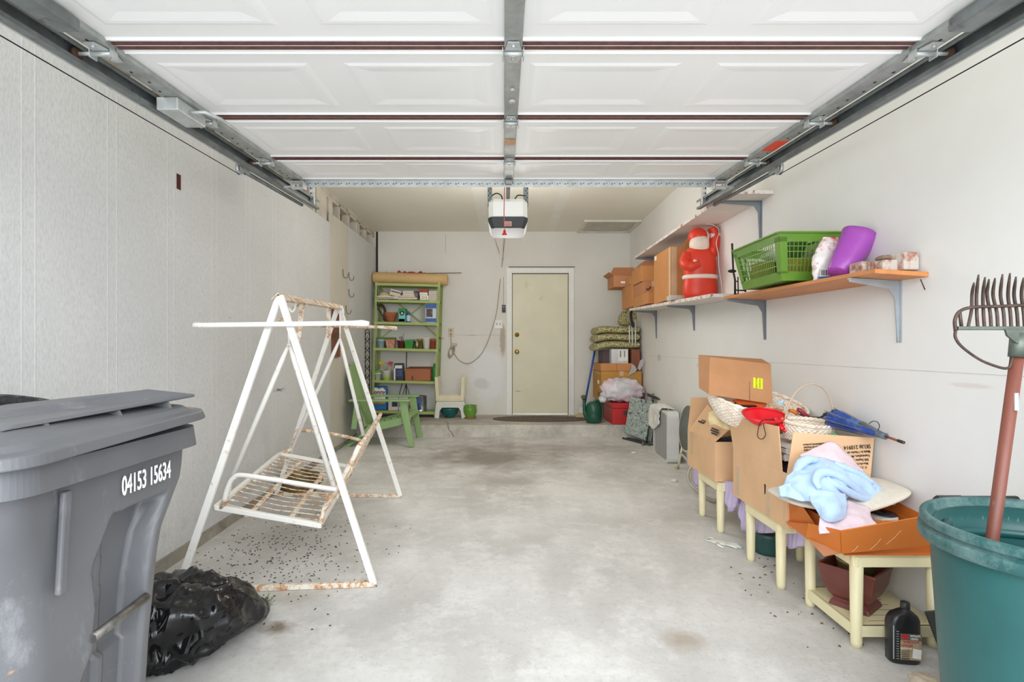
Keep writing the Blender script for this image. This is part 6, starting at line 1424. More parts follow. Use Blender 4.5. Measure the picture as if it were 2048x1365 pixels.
m = MB(); m.tube(smooth_pts([(0, -0.10, H-0.002), (0, -0.08, H+0.018), (0, 0.0, H+0.022), (0, 0.05, H+0.018), (0, 0.07, H-0.002)]), 0.007, 8); m.build('carry_handle', FAN, o)
for y in (-0.2, 0.2):
    m = MB(); m.box((-0.03, y, 0.0), (0.06, 0.02, 0.012)); m.build('foot', FAN, o)
m = MB(); zf = fz(5.3)+H
cl_pts = [[(1.585, 5.93, zf-0.20), (1.60, 5.80, zf-0.24), (1.60, 5.66, zf-0.19), (1.60, 5.55, zf-0.15)], [(1.59, 5.92, zf-0.06), (1.60, 5.80, zf-0.08), (1.60, 5.68, zf-0.06), (1.60, 5.56, zf-0.05)],
          [(1.605, 5.90, zf+0.012), (1.605, 5.80, zf+0.015), (1.605, 5.68, zf+0.016), (1.605, 5.50, zf+0.012)], [(1.68, 5.90, zf+0.022), (1.68, 5.78, zf+0.04), (1.68, 5.62, zf+0.034), (1.68, 5.46, zf+0.014)], [(1.74, 5.88, zf+0.01), (1.74, 5.78, zf+0.012), (1.74, 5.62, zf+0.014), (1.74, 5.48, zf+0.006)]]
def patch(cp, nu=24, nv=24, amp=0.0, fr=12, seed=0):
    """smooth surface through a grid of control points"""
    rows = [smooth_pts(r, 8) for r in cp]; cols = [smooth_pts([r[i] for r in rows], 8) for i in range(len(rows[0]))]
    m_ = MB(); A, B = len(cols), len(cols[0])
    vs = []
    for i in range(A):
        for j in range(B):
            p = cols[i][j].copy()
            if amp:
                i2, j2 = min(i+1, A-1), min(j+1, B-1); i1, j1 = max(i-1, 0), max(j-1, 0)
                n_ = (cols[i2][j]-cols[i1][j]).cross(cols[i][j2]-cols[i][j1])
                if n_.length > 1e-9: n_.normalize()
                if n_.y > 0: n_ = -n_
                r_ = noise.noise(p*fr+V((seed, 0, 0))); r2 = noise.noise(p*fr*2.1+V((0, seed, 4)))
                p += n_*amp*((1-abs(r_)*2.2)+0.45*(1-abs(r2)*2.2)-0.5)
            vs.append(p)
    m_.add(vs, [(i*B+j, (i+1)*B+j, (i+1)*B+j+1, i*B+j+1) for i in range(A-1) for j in range(B-1)], True); return m_
CLW = M('cloth_white', (226, 224, 222), 0.9, var=0.03)
solo(patch(cl_pts, amp=0.010, fr=14), 'cleaning_cloth', CLW, 'white rag draped over the far corner of the box fan', 'cloth', solid=0.003)
# ---------------- round folding stool against the wall
GS2 = M('stool_grey', (104, 110, 106), 0.6, var=0.14, vs=8, dirt=(70, 76, 74), da=0.4, ds=10)
o = thing('folding_stool', 'folded stool with round grey seat and cream rim leaning on right wall', 'stool', (1.70, 4.98, fz(5.1)))
Rm = Matrix.Translation((1.705, 4.98, 0.375)) @ Matrix.Rotation(PI/2+0.10, 4, 'Y')
m = MB(); m.lathe([(0, 0.0), (0.205, 0.0), (0.212, 0.012), (0.205, 0.022), (0, 0.022)], n=48, m=Rm @ Matrix.Translation((0, 0, -0.022))); m.build('seat', GS2, o, w=True)
m = MB(); m.ring((0, 0, -0.012), 0.213, 0.011, 48, 8, m=Rm); m.build('rim', CRM, o, w=True)
for (a, b) in ((P(1366, 885, 5.12), V((1.66, 5.15, fz(5.15)+0.012))), (V((1.72, 4.88, 0.36)), V((1.62, 4.70, fz(4.7)+0.012)))):
    m = MB(); m.tube([a, b], 0.011, 8); m.build('leg', CRM, o, w=True)
m = MB(); m.tube([V((1.66, 5.15, fz(5.15)+0.013)), V((1.63, 5.12, fz(5.1)+0.013))], 0.015, 8); m.build('rubber_foot', M('tip_tan', (176, 160, 120), 0.7), o, w=True)
# ---------------- scraps on the floor
m = MB(); p = PF(1349, 964); m.blob((p.x, p.y, p.z+0.010), (0.03, 0.022, 0.012), 8, amp=0.6, fr=4, seed=2); solo(m, 'paper_scrap', CLW, 'crumpled white paper scrap on the floor in front of the box fan', 'paper', solid=0)
m = MB(); p = PF(1268, 907); m.blob((p.x, p.y, p.z+0.007), (0.035, 0.018, 0.008), 8, amp=0.6, fr=4, seed=5); solo(m, 'paper_scrap', CLW, 'small white paper scrap on the floor in front of the folded recliner', 'paper')
# rubber glove lying flat
gp = PF(1440, 1087); LX = M('latex_white', (228, 230, 220), 0.5)
gl = thing('rubber_glove', 'crumpled white latex glove lying flat on the concrete floor', 'glove', (gp.x, gp.y, fz(gp.y)), rz=math.radians(-42))
m = MB(); m.blob((0.0, 0, 0.006), (0.062, 0.035, 0.007), 12, amp=0.15, fr=5, p=2.6)
for (a, l_) in ((0.42, 0.062), (0.16, 0.075), (-0.10, 0.078), (-0.36, 0.062)):
    m.tube([(0.035, math.sin(a)*0.05, 0.006), (0.06+l_*0.5*math.cos(a), math.sin(a)*0.07, 0.008), (0.055+l_*math.cos(a), math.sin(a)*0.10+0.0, 0.005)], [0.011, 0.0105, 0.006], 10, flat=0.55)
m.tube([(-0.005, -0.03, 0.006), (0.02, -0.065, 0.007), (0.05, -0.075, 0.005)], [0.012, 0.011, 0.006], 10, flat=0.55)
m.build('glove', LX, gl)
m = MB(); m.ring((-0.062, 0, 0.009), 0.026, 0.004, 18, 6, sx=0.7, sy=1.3); m.build('cuff', LX, gl)
# ================================================================ CREAM TABLES AND THEIR PILE
def side_table(x0, x1, y0, y1, H, lab, shelf=False):
    z0 = fz(y0)
    o = thing('side_table', lab, 'side table', ((x0+x1)/2, (y0+y1)/2, z0), group='cream resin side tables')
    W, D = x1-x0, y1-y0; r = 0.026
    for sx_ in (-1, 1):
        for sy in (-1, 1):
            yy = sy*(D/2-r); base = fz(y0+D/2+yy)-z0
            m = MB(); m.tube([(sx_*(W/2-r), yy, base), (sx_*(W/2-r), yy, 0.02+base), (sx_*(W/2-r), yy, H-0.012)], [r*0.80, r*0.84, r], 16); m.build('leg', TBL, o)
    m = MB(); m.box((0, 0, H-0.006), (W, D, 0.012)); m.build('table_top', TBL, o, bevel=0.004)
    m = MB()
    for s in (-1, 1): m.box((s*(W/2-0.008), 0, H-0.032), (0.014, D-0.02, 0.042)); m.box((0, s*(D/2-0.008), H-0.032), (W-0.02, 0.014, 0.042))
    m.build('apron', TBL, o, bevel=0.004)
    if shelf:
        m = MB(); m.box((0, 0, 0.088), (W-0.03, D-0.02, 0.008))
        for s in (-1, 1): m.box((s*(W/2-0.012), 0, 0.070), (0.012, D-0.04, 0.044)); m.box((0, s*(D/2-0.012), 0.070), (W-0.04, 0.012, 0.044))
        m.cur = 1
        for k in range(7): m.box((0.0, -D/2+0.05+k*(D-0.1)/6, 0.0922), (W*0.5, 0.006, 0.001))
        m.build('lower_shelf', [TBL, M('slot_shade', (170, 156, 118), 0.7)], o, bevel=0.002)
    return o
TBL = M('cream_table', (234, 224, 182), 0.42, var=0.03, vs=5, dirt=(214, 200, 160), da=0.33, ds=14)
T1 = side_table(1.418, 1.785, 2.187, 2.57, 0.385, 'nearest cream resin side table with lower shelf under the orange tray', True)
T2 = side_table(1.370, 1.70, 2.695, 3.08, 0.335, 'middle cream resin side table under the tall open carton')
T3 = side_table(1.375, 1.74, 3.467, 3.84, 0.322, 'farthest cream resin side table under the carton with the printed flap')
zT1, zT2, zT3 = fz(2.187)+0.386, fz(2.695)+0.336, fz(3.467)+0.323
# lavender lawn chair folded beneath
LAV = M('lavender_cloth', (200, 186, 216), 0.9, var=0.06, vs=10, stretch=(1, 14, 1), bump=0.4, bs=30)
lc = thing('lawn_chair', 'folded tubular lawn chair with lavender pads pushed under the cream tables', 'garden chair', (1.58, 3.9, fz(4.1)))
TB_ = M('tube_grey', (186, 180, 168), 0.4, 0.3)
fl2 = fz(4.1)+0.012
m = MB(); m.tube(smooth_pts([P(1362, 908, 4.70), P(1380, 925, 4.55), P(1400, 934, 4.45)]), 0.011, 8); m.build('frame_tube', TB_, lc, w=True)
m = MB(); m.tube(smooth_pts([P(1386, 930, 4.42), P(1378, 942, 4.42), P(1376, 958, 4.40), P(1384, 973, 4.35), P(1405, 990, 4.22), P(1422, 1001, 4.12), P(1432, 1002, 4.06), P(1441, 990, 4.00), P(1446, 968, 3.95), P(1452, 955, 3.92)], 6), 0.0125, 8)
for p in m.v: p.z = max(p.z, fz(p.y)+0.002)
m.build('frame_tube', TB_, lc, w=True)
def drape(pts_, x, lab):
    """pts: (px, top row, bottom row) columns on the plane X = x"""
    m = MB(); top = [PX(p[0], p[1], x) for p in pts_]; bot = [PX(p[0], p[2], x) for p in pts_]
    tt, bb2 = smooth_pts(top, 6), smooth_pts(bot, 6); n_ = len(tt)
    vs = []
    for i in range(n_):
        for j in range(7):
            v = j/6; p = tt[i]*(1-v)+bb2[i]*v; vs.append(p+V((0.012*math.sin(i*1.25)*v+0.012*noise.noise(p*12), 0, 0)))
    m.add(vs, [(i*7+j, (i+1)*7+j, (i+1)*7+j+1, i*7+j+1) for i in range(n_-1) for j in range(6)], True)
    return m.build('pad', LAV, lc, w=True, solid=0.014)
drape([(1387, 925, 968), (1396, 930, 974), (1402, 935, 972)], 1.50, 1)
drape([(1408, 938, 972), (1420, 945, 974), (1432, 952, 975), (1444, 960, 970)], 1.52, 1)
drape([(1449, 962, 985), (1457, 963, 1018), (1464, 964, 1024), (1470, 965, 1018), (1474, 965, 1008)], 1.43, 1)
drape([(1470, 975, 1000), (1480, 985, 1012), (1486, 1000, 1056), (1492, 1004, 1064)], 1.46, 1)
drape([(1504, 1012, 1062), (1515, 1018, 1066), (1530, 1026, 1067), (1545, 1036, 1066), (1556, 1044, 1062)], 1.47, 1)
drape([(1569, 1048, 1080), (1578, 1050, 1096), (1588, 1054, 1098), (1600, 1062, 1094), (1616, 1075, 1093), (1630, 1082, 1093)], 1.47, 1)
# teal tub under the middle table
m = MB(); p = PF(1530, 1090); m.lathe([(0.085, 0), (0.092, 0.02), (0.105, 0.10), (0.11, 0.125), (0.10, 0.125), (0.08, 0.01), (0, 0.01)], c=(1.56, 3.18, fz(3.18)), n=32)
solo(m, 'plant_tub', M('tub_teal', (44, 84, 80), 0.4, dirt=(120, 118, 100), da=0.3, ds=12), 'dark teal plastic tub on the floor behind the middle cream table', 'tub')
# pots in the near table
zsh = fz(2.187)+0.0935
OXB = M('oxblood_glaze', (112, 58, 50), 0.4, var=0.12, vs=9, dirt=(80, 40, 40), da=0.4, ds=12)
cp_ = V((1.545, 2.375, zsh))
o = thing('bonsai_pot', 'square oxblood footed pot on the lower shelf of the nearest side table', 'pot', cp_, rz=math.radians(38))
def sqr(a, z): return [V((-a, -a, z)), V((a, -a, z)), V((a, a, z)), V((-a, a, z))]
m = MB(); R_ = [sqr(0.080, 0.0), sqr(0.074, 0.018), sqr(0.062, 0.030), sqr(0.078, 0.05), sqr(0.098, 0.10), sqr(0.106, 0.155), sqr(0.112, 0.175), sqr(0.112, 0.182), sqr(0.100, 0.182), sqr(0.092, 0.14), sqr(0.06, 0.045)]
vs = [p for r in R_ for p in r]; m.add(vs, [(i*4+j, i*4+(j+1) % 4, (i+1)*4+(j+1) % 4, (i+1)*4+j) for i in range(len(R_)-1) for j in range(4)]+[(40, 41, 42, 43), (3, 2, 1, 0)]); m.build('pot', OXB, o, bevel=0.004)
m = MB(); m.lathe([(0.045, 0), (0.05, 0.01), (0.068, 0.10), (0.074, 0.135), (0.078, 0.15), (0.073, 0.15), (0.064, 0.10), (0.04, 0.01), (0, 0.01)], c=(cp_.x+0.005, cp_.y+0.005, zsh+0.052), n=36)
solo(m, 'brass_pot', M('ribbed_brass', (160, 140, 92), 0.4, 0.7, var=0.3, vs=8, stretch=(1, 1, 9)), 'tarnished brass pot nested inside the square oxblood pot', 'pot')
# oil bottle
OB = M('bottle_black', (34, 34, 36), 0.28, var=0.08)
op_ = V((1.560, 2.115, fz(2.115)))
o = thing('oil_bottle', 'black motor oil bottle with red and tan label on the floor by the near table', 'bottle', op_, rz=math.radians(-8))
def sel(cx_, rx, ry, z, p=3.2, n=36):
    out = []
    for k in range(n):
        t_ = 2*PI*k/n; c_, s_ = math.cos(t_), math.sin(t_)
        out.append(V((cx_+rx*math.copysign(abs(c_)**(2/p), c_), ry*math.copysign(abs(s_)**(2/p), s_), z)))
    return out
R_ = [sel(0, 0.050, 0.028, 0), sel(0, 0.056, 0.033, 0.006), sel(0, 0.057, 0.034, 0.10), sel(0, 0.057, 0.034, 0.15), sel(0.002, 0.054, 0.033, 0.168), sel(0.004, 0.045, 0.030, 0.184), sel(0.008, 0.028, 0.024, 0.196, 2.4), sel(0.010, 0.017, 0.017, 0.203, 2), sel(0.010, 0.014, 0.014, 0.208, 2)]
m = MB(); n_ = 36; m.add([p for r in R_ for p in r], [(i*n_+j, i*n_+(j+1) % n_, (i+1)*n_+(j+1) % n_, (i+1)*n_+j) for i in range(len(R_)-1) for j in range(n_)]+[tuple(range(n_))[::-1]], True); m.build('bottle', OB, o)
m = MB(); m.lathe([(0.0155, 0.206), (0.0165, 0.208), (0.0165, 0.228), (0.014, 0.231), (0, 0.231)], c=(0.010, 0, 0), n=24, wob=lambda t_, z: 1+0.02*math.cos(t_*20)); m.build('cap', M('cap_black', (48, 46, 46), 0.4), o)
yl = -0.0345
m = MB(); m.box((0.012, yl, 0.072), (0.074, 0.0016, 0.100)); lab_ = m.build('label', M('label_tan', (172, 156, 124), 0.45, var=0.15, vs=30), o, bevel=0.0004)
WI = M('label_ink_white', (238, 236, 230), 0.5); RI = M('label_ink_red', (206, 34, 44), 0.5); DI = M('label_ink_dark', (44, 40, 36), 0.5)
m = MB(); m.box((0.012, yl-0.001, 0.110), (0.074, 0.0014, 0.024)); m.build('header_band', M('label_olive', (96, 96, 84), 0.5), lab_)
m = MB(); m.prism([(-0.012, 0.006), (-0.006, 0.010), (0.006, 0.010), (0.012, 0.004), (0.008, -0.004), (0.004, -0.011), (-0.003, -0.009), (-0.006, -0.003), (-0.014, 0.0)], (-0.010, yl-0.0018, 0.110), (1, 0, 0), (0, 0, 1), 0.001); m.build('red_emblem', RI, lab_)
for s_, sz, x, z, mt, nm in (("WOLF'S", 0.0105, 0.026, 0.1155, WI, 'lettering'), ("HEAD", 0.0105, 0.023, 0.1045, WI, 'lettering'), ("SUPER-DUTY", 0.0095, 0.012, 0.0915, RI, 'lettering'), ("10W-30", 0.0125, -0.004, 0.0765, RI, 'lettering'), ("MOTOR OIL", 0.0075, -0.006, 0.0665, WI, 'lettering')):
    text(nm, s_, sz, (x, yl-0.0022, z), (1, 0, 0), (0, 0, 1), mt, lab_, w=False, ext=0.0003, bold=0.0002)
m = MB(); m.prism([(-0.014, -0.016), (0.016, -0.020), (0.018, 0.016), (-0.012, 0.020)], (0.030, yl-0.0018, 0.048), (1, 0, 0), (0, 0, 1), 0.001); m.build('white_seal', WI, lab_)
m = MB()
for k in range(4): m.box((-0.008, yl-0.0014, 0.056-k*0.007), (0.028, 0.001, 0.0018))
m.box((-0.008, yl-0.0014, 0.027), (0.03, 0.001, 0.003)); m.build('fine_print', DI, lab_)
m = MB()
for k in range(12): m.box((-0.034, yl+0.0012, 0.024+k*0.0095), (0.008, 0.002, 0.0016))
m.cur = 0; m.box((-0.047, yl+0.004, 0.085), (0.003, 0.002, 0.13)); m.build('level_marks', M('mark_grey', (176, 184, 180), 0.5), o)
# ---------------- carton A on the far table
o = openbox('cardboard_box', 1.367, 1.745, 3.50, 4.02, zT3+0.002, 0.505, KB, 'open kraft carton with inked flap on the farthest side table', flaps=[
    (V((1.367, 4.02, 0.503)), V((1.60, 4.02, 0.503)), V((1.60, 4.04, 0.745)), V((1.40, 4.04, 0.745))),
    (V((1.369, 3.51, 0.505)), V((1.369, 4.01, 0.505)), V((1.500, 3.98, 0.700)), V((1.455, 3.50, 0.585))),
    (V((1.369, 3.502, 0.503)), V((1.743, 3.502, 0.503)), V((1.70, 3.56, 0.43)), V((1.44, 3.56, 0.43)))])
m = MB(); m.box((1.3655, 3.93, 0.42), (0.002, 0.05, 0.16)); m.build('tape', TAPE, o, w=True)
# lettering on the leaning flap
fa, fb, fc = V((1.369, 3.51, 0.505)), V((1.369, 4.01, 0.505)), V((1.500, 3.98, 0.700))
fr = (fb-fa).normalized(); fu = V((1.48, 3.74, 0.6425))-V((1.369, 3.76, 0.505)); fn = fr.cross(fu).normalized()
if fn.x > 0: fn = -fn
pc = lambda a, b: fa+fr*a+fu*b+fn*0.0055
text('box_lettering', 'CEB', 0.075, pc(0.40, 0.62), -fr, fu, INKD, o, bold=0.003)
m = MB()
for k, (a, b, l_) in enumerate(((0.33, 0.86, 0.05), (0.29, 0.80, 0.07), (0.25, 0.74, 0.09), (0.12, 0.45, 0.12), (0.10, 0.36, 0.14), (0.08, 0.27, 0.10))):
    c = pc(a, b); m.bar(c-fr*l_/2, c+fr*l_/2, 0.010, 0.001, up=fn)
m.build('printed_lines', INKD, o, w=True)
m = MB(); m.blob((1.56, 3.70, 0.43), (0.15, 0.14, 0.07), 12, amp=0.3, fr=5, seed=6); solo(m, 'dark_clothes', M('cloth_dark', (44, 50, 54), 0.9, var=0.4, vs=30), 'bundle of dark oddments inside the carton with the inked flap', 'bundle')
m = patch([[P(1418, 826, 3.42), P(1432, 822, 3.40), P(1450, 832, 3.36), P(1470, 842, 3.34)], [P(1417, 838, 3.38), P(1432, 838, 3.34), P(1450, 846, 3.33), P(1470, 850, 3.32)], [P(1418, 852, 3.38), P(1430, 850, 3.34), P(1448, 858, 3.33), P(1470, 863, 3.32)]], amp=0.006, fr=16)
solo(m, 'plastic_wrap', M('wrap_cream', (228, 208, 158), 0.5, var=0.06, vs=16), 'torn cream wrapping hanging below the wicker laundry basket', 'wrapping', solid=0.004)
# ---------------- woven baskets
def weave(name, c1, c2, su, sv):
    t = NT(name); oc = t.tc.outputs['Object']
    o_ = t.mix(t.ramp(t.noise(26, 3, 0.6), 0.35, 0.65), lin(c1), lin(c2))
    o_ = t.mix(t.ramp(t.noise(60, 3, 0.7), 0.58, 0.66), o_, lin((214, 168, 158)))
    t.l(o_, t.b.inputs['Base Color']); t.b.inputs['Roughness'].default_value = 0.7; t.bump(t.noise(150, 3), 0.4, 0.003); return t.m
WK = weave('wicker_pale', (226, 212, 190), (244, 236, 222), 1, 1)
def woven(c, rx, ry, H, rb, rows, stakes, mat, name, label, rot, n=264, group=None, amp=0.004, thick=0.004):
    o = thing(name, label, 'basket', c, rot=rot, group=group)
    m = MB(); vs = []; N = rows*4
    for i in range(N+1):
        f = i/N; row = int(f*rows); k_ = rb+(1-rb)*math.sin(f*PI/2)
        bulge = abs(math.sin(f*rows*PI))
        for k in range(n):
            t_ = 2*PI*k/n
            d = amp*(math.sin(stakes*t_+PI*row))*bulge+amp*0.6*bulge
            vs.append((math.cos(t_)*(rx*k_+d), math.sin(t_)*(ry*k_+d), H*f))
    fs = [(i*n+k, i*n+(k+1) % n, (i+1)*n+(k+1) % n, (i+1)*n+k) for i in range(N) for k in range(n)]
    m.add(vs, fs, True); m.add([(math.cos(2*PI*k/n)*rx*rb, math.sin(2*PI*k/n)*ry*rb, 0.001) for k in range(n)], [tuple(range(n))], False)
    m.build('woven_wall', mat, o, solid=thick)
    m = MB(); 
    for ph in (0, PI):
        m.tube([((rx+0.004*math.cos(16*2*PI*k/96+ph))*math.cos(2*PI*k/96), (ry+0.004*math.cos(16*2*PI*k/96+ph))*math.sin(2*PI*k/96), H+0.003+0.005*math.sin(16*2*PI*k/96+ph)) for k in range(96)], 0.0075, 7, closed=True)
    m.build('braided_rim', mat, o)
    return o
woven((1.490, 3.27, 0.662), 0.285, 0.215, 0.15, 0.66, 15, 44, WK, 'wicker_basket', 'wide shallow pale wicker basket tilted on top of the far carton', (math.radians(18), math.radians(9), 0), amp=0.0042)
bk2 = woven((1.603, 2.86, 0.632), 0.125, 0.10, 0.088, 0.86, 9, 28, WK, 'wicker_basket', 'small round wicker basket with tall hooped handle beside the umbrella', (math.radians(6), math.radians(3), 0), amp=0.0032)
m = MB(); m.tube([(-0.125*math.cos(a), 0.0, 0.088+0.21*math.sin(a)**0.9 if math.sin(a) > 0 else 0.05) for a in [PI*k/24 for k in range(25)]], 0.0045, 8); m.build('hoop_handle', M('cane', (196, 176, 150), 0.6), bk2)
# carton lying in the big basket
q0, q1, q2, q3 = P(1418, 790, 3.10), P(1546, 809, 3.10), P(1542, 729, 3.18), P(1420, 714, 3.18)
o = thing('cardboard_box', 'flattish brown carton with bright yellow sticker lying in the wide wicker basket', 'box', (1.43, 3.3, 0.80))
bv = V((0.0, 0.11, 0.03))
m = MB(); m.hexa([q0, q1, q1+bv, q0+bv+V((-0.02, 0, 0))], [q3, q2, q2+bv, q3+bv+V((-0.03, 0, -0.02))]); m.build('carton', M('kraft_mid', (186, 134, 92), 0.8, var=0.06), o, w=True, bevel=0.003)
ex, ez = (q1-q0).normalized(), (q3-q0).normalized(); en = ex.cross(ez).normalized()
if en.y > 0: en = -en
pc = P(1518, 767, 3.12); pc = q0+ex*(pc-q0).dot(ex)+ez*(pc-q0).dot(ez)+en*0.002
m = MB(); m.box((0, 0, 0), (0.055, 0.002, 0.064), m=Matrix(((ex.x, -en.x, ez.x, pc.x), (ex.y, -en.y, ez.y, pc.y), (ex.z, -en.z, ez.z, pc.z), (0, 0, 0, 1)))); stk = m.build('yellow_sticker', M('sticker_yellow', (226, 236, 30), 0.5, var=0.02), o, w=True)
text('sticker_lettering', 'INVOICE', 0.014, pc+en*0.0015+ex*0.010, -ez, ex, INKD, stk); text('sticker_lettering', 'ENCLOSED', 0.013, pc+en*0.0015-ex*0.010, -ez, ex, INKD, stk)
m = MB(); s0 = q0+ex*0.235+en*0.001; m.bar(s0, s0+ez*((q3-q0).length-0.004), 0.003, 0.001, up=en); m.build('crease', INK, o, w=True)
# oddments in the big basket
m = MB(); m.prism([(0, 0.02), (0.05, 0.03), (0.19, 0.02), (0.19, -0.015), (0.15, -0.03), (0.11, -0.012), (0.03, -0.01)], P(1466, 808, 3.16), (1, 0, 0), (0, 0.6, 0.8), 0.012); solo(m, 'orange_folder', M('orange_card', (232, 108, 48), 0.6), 'orange card folder poking out under the carton with the yellow sticker', 'folder')
m = MB(); m.lathe([(0, 0), (0.05, 0.0), (0.064, 0.012), (0.062, 0.016), (0.05, 0.004), (0, 0.004)], m=Matrix.Translation(P(1492, 818, 3.13)+V((0, 0.01, 0))) @ Matrix.Rotation(math.radians(38), 4, 'X'), n=36); solo(m, 'frying_pan', M('pan_black', (38, 34, 40), 0.35), 'round black pan standing in the wicker basket behind the red scoop', 'pan')
m = MB(); m.tube(smooth_pts([P(1538, 812, 3.18), P(1540, 804, 3.18), P(1549, 801, 3.18), P(1558, 803, 3.18)]), 0.0022, 6); m.grid(lambda u, v: V((P(1556+12*u, 0, 3.18).x, 3.18+0.02*v, P(0, 804+24*v-4*u, 3.18).z)), 6, 6)
solo(m, 'face_mask', M('mask_blue', (196, 222, 232), 0.8), 'pale blue disposable face mask hanging in the right side of the wicker basket', 'mask', solid=0.002)
m = MB(); m.box(P(1441, 811, 3.30), (0.034, 0.02, 0.030)); solo(m, 'tag', M('tag_blue', (196, 206, 226), 0.6), 'small pale blue tag inside the left rim of the wicker basket', 'tag', bevel=0.002)
m = MB(); m.blob(P(1541, 824, 3.14), (0.022, 0.02, 0.012), 8); solo(m, 'bottle_cap', M('cap_blue', (60, 92, 180), 0.4), 'blue plastic cap beside the beaded strap in the wicker basket', 'cap')
m = MB(); m.tube(smooth_pts([P(1510, 826, 3.14), P(1525, 820, 3.14), P(1545, 815, 3.14), P(1566, 818, 3.14)]), 0.012, 8); solo(m, 'beaded_strap', M('strap_peach', (222, 180, 140), 0.8, var=0.3, vs=60, bump=0.8, bs=80), 'knobbly peach cord lying along the front rim of the wicker basket', 'cord')
# ---------------- tall open carton C on the middle table
CX0, CX1, CY0, CY1 = 1.362, 1.765, 2.60, 3.21
o = openbox('cardboard_box', CX0, CX1, CY0, CY1, zT2+0.002, 0.510, KB, 'tall open kraft carton with raised flaps and printed address on the middle table', t=0.005, flaps=[
    (V((CX0+0.002, CY0+0.05, 0.508)), V((CX0+0.002, CY1, 0.508)), V((CX0-0.004, CY1+0.06, 0.706)), V((CX0-0.008, CY0+0.065, 0.728))),
    (V((CX0, CY0+0.002, 0.508)), V((CX1, CY0+0.002, 0.508)), V((CX1+0.035, CY0+0.03, 0.678)), V((CX0+0.045, CY0+0.03, 0.705)))])
m = MB(); m.box((CX0-0.0012, 3.14, 0.34), (0.002, 0.05, 0.16)); m.box((CX0-0.0012, 2.62, 0.33), (0.002, 0.012, 0.16)); m.box((CX0-0.0012, 2.78, 0.31), (0.002, 0.04, 0.12)); m.build('tape', TAPE, o, w=True)
text('box_lettering', 'V/NVS', 0.06, V((CX0+0.052, CY0-0.002, 0.345)), (0, 0, -1), (1, 0, 0), M('print_steel', (120, 130, 140), 0.7), o)
fu2 = V((0.04, 0.028, 0.19)).normalized(); fr2 = V((1, 0, 0)); nn2 = V((0, -0.0045, 0.001))
def FL(px, py):
    y = CY0+0.03*(0.2+0.8*((P(0, py, CY0+0.015).z-0.51)/0.2)); p = P(px, py, y); return p+V((0, -0.006, 0))
for s_, px, py, sz, al in (('SKU# 210914', 1713, 894, 0.027, 'CENTER'), ('Made in / Hecho en', 1739, 903, 0.0165, 'LEFT'), ('Framingham, MA', 1738, 911, 0.0165, 'LEFT'), ('500 Staples Drive', 1736, 919, 0.0165, 'LEFT'), ('Manufactured', 1735, 927, 0.0165, 'LEFT'), ('\u00a9 2002', 1732, 934.5, 0.0165, 'LEFT'),
                           ('Remanufactured products', 1656, 887, 0.014, 'LEFT'), ('made of recycled', 1640, 893.5, 0.014, 'LEFT'), ('used to utter', 1632, 899.5, 0.014, 'LEFT')):
    text('box_lettering', s_, sz, FL(px, py), (-1, 0, -0.06), (0, -0.15, -1), INKD, o, align=al, bold=0.0003, sx=0.85)
# contents of carton C
def flatbook(x0, x1, y0, y1, z, H, col, lab, rz=0):
    o = thing('book', lab, 'book', ((x0+x1)/2, (y0+y1)/2, z), rz=rz, group='books in the tall open carton')
    W, D = x1-x0, y1-y0
    m = MB(); m.box((0, 0, H/2), (W-0.006, D-0.006, H-0.005)); m.build('page_block', M('page_white', (226, 224, 216), 0.8), o)
    m = MB(); m.box((0, 0, 0.0015), (W, D, 0.003)); m.box((0, 0, H-0.0015), (W, D, 0.003)); m.box((-W/2+0.0015, 0, H/2), (0.003, D, H)); m.build('cover', col, o)
flatbook(1.41, 1.64, 2.72, 3.04, 0.545, 0.034, M('cover_cream', (214, 206, 190), 0.6), 'cream book third from top in the tall carton beside the red scoop')
flatbook(1.42, 1.66, 2.72, 3.02, 0.580, 0.030, M('cover_white2', (226, 226, 222), 0.6), 'white book on top in the tall carton below the small wicker basket')
m = MB(); m.blob((1.50, 2.82, 0.40), (0.13, 0.18, 0.14), 14, amp=0.25, fr=5, seed=12, p=2.6); solo(m, 'dark_clothes', M('cloth_black', (34, 32, 38), 0.85, var=0.3, vs=20), 'black folded cloth in the tall carton under the white books', 'bundle')
m = MB(); m.blob((1.60, 3.06, 0.44), (0.12, 0.09, 0.16), 14, amp=0.2, fr=5, seed=15, p=2.8); solo(m, 'canvas_bag', M('canvas_tan', (190, 160, 126), 0.85, var=0.1, vs=10), 'tan stuffed canvas bag at the back of the tall carton', 'bag')
# red scoop
rs_ = thing('red_scoop', 'glossy red plastic scoop lying on the tall carton in front of the pan', 'scoop', P(1525, 855, 2.98))
RP = M('scoop_red', (220, 26, 40), 0.25, var=0.04)
sc = P(1523, 839, 2.90)
m = MB()
def sco(u, v):
    a = 2*PI*u; r = v; x = 0.100*r*math.cos(a)+0.03*r*r*max(0, math.cos(a)); y = 0.085*r*math.sin(a); z = 0.055*(r**2.2)+0.030*r*math.sin(a)
    return V((sc.x+x, sc.y+y, sc.z-0.030+z))
m.grid(sco, 40, 12, True, cu=True); m.build('bowl', RP, rs_, w=True, solid=0.004)
m = MB(); m.tube(smooth_pts([P(1550, 836, 2.9), P(1560, 848, 2.88), P(1567, 859, 2.86), P(1575, 864, 2.85)]), [0.022]*6+[0.026]*7+[0.016]*6, 12, flat=0.6); m.build('handle', RP, rs_, w=True)
m = MB(); m.ring((0, 0, 0), 0.110, 0.005, 40, 8, m=Matrix.Translation((sc.x+0.014, sc.y, sc.z+0.025)) @ Matrix.Rotation(0.34, 4, 'X'), sy=0.74); m.build('rim', RP, rs_, w=True)
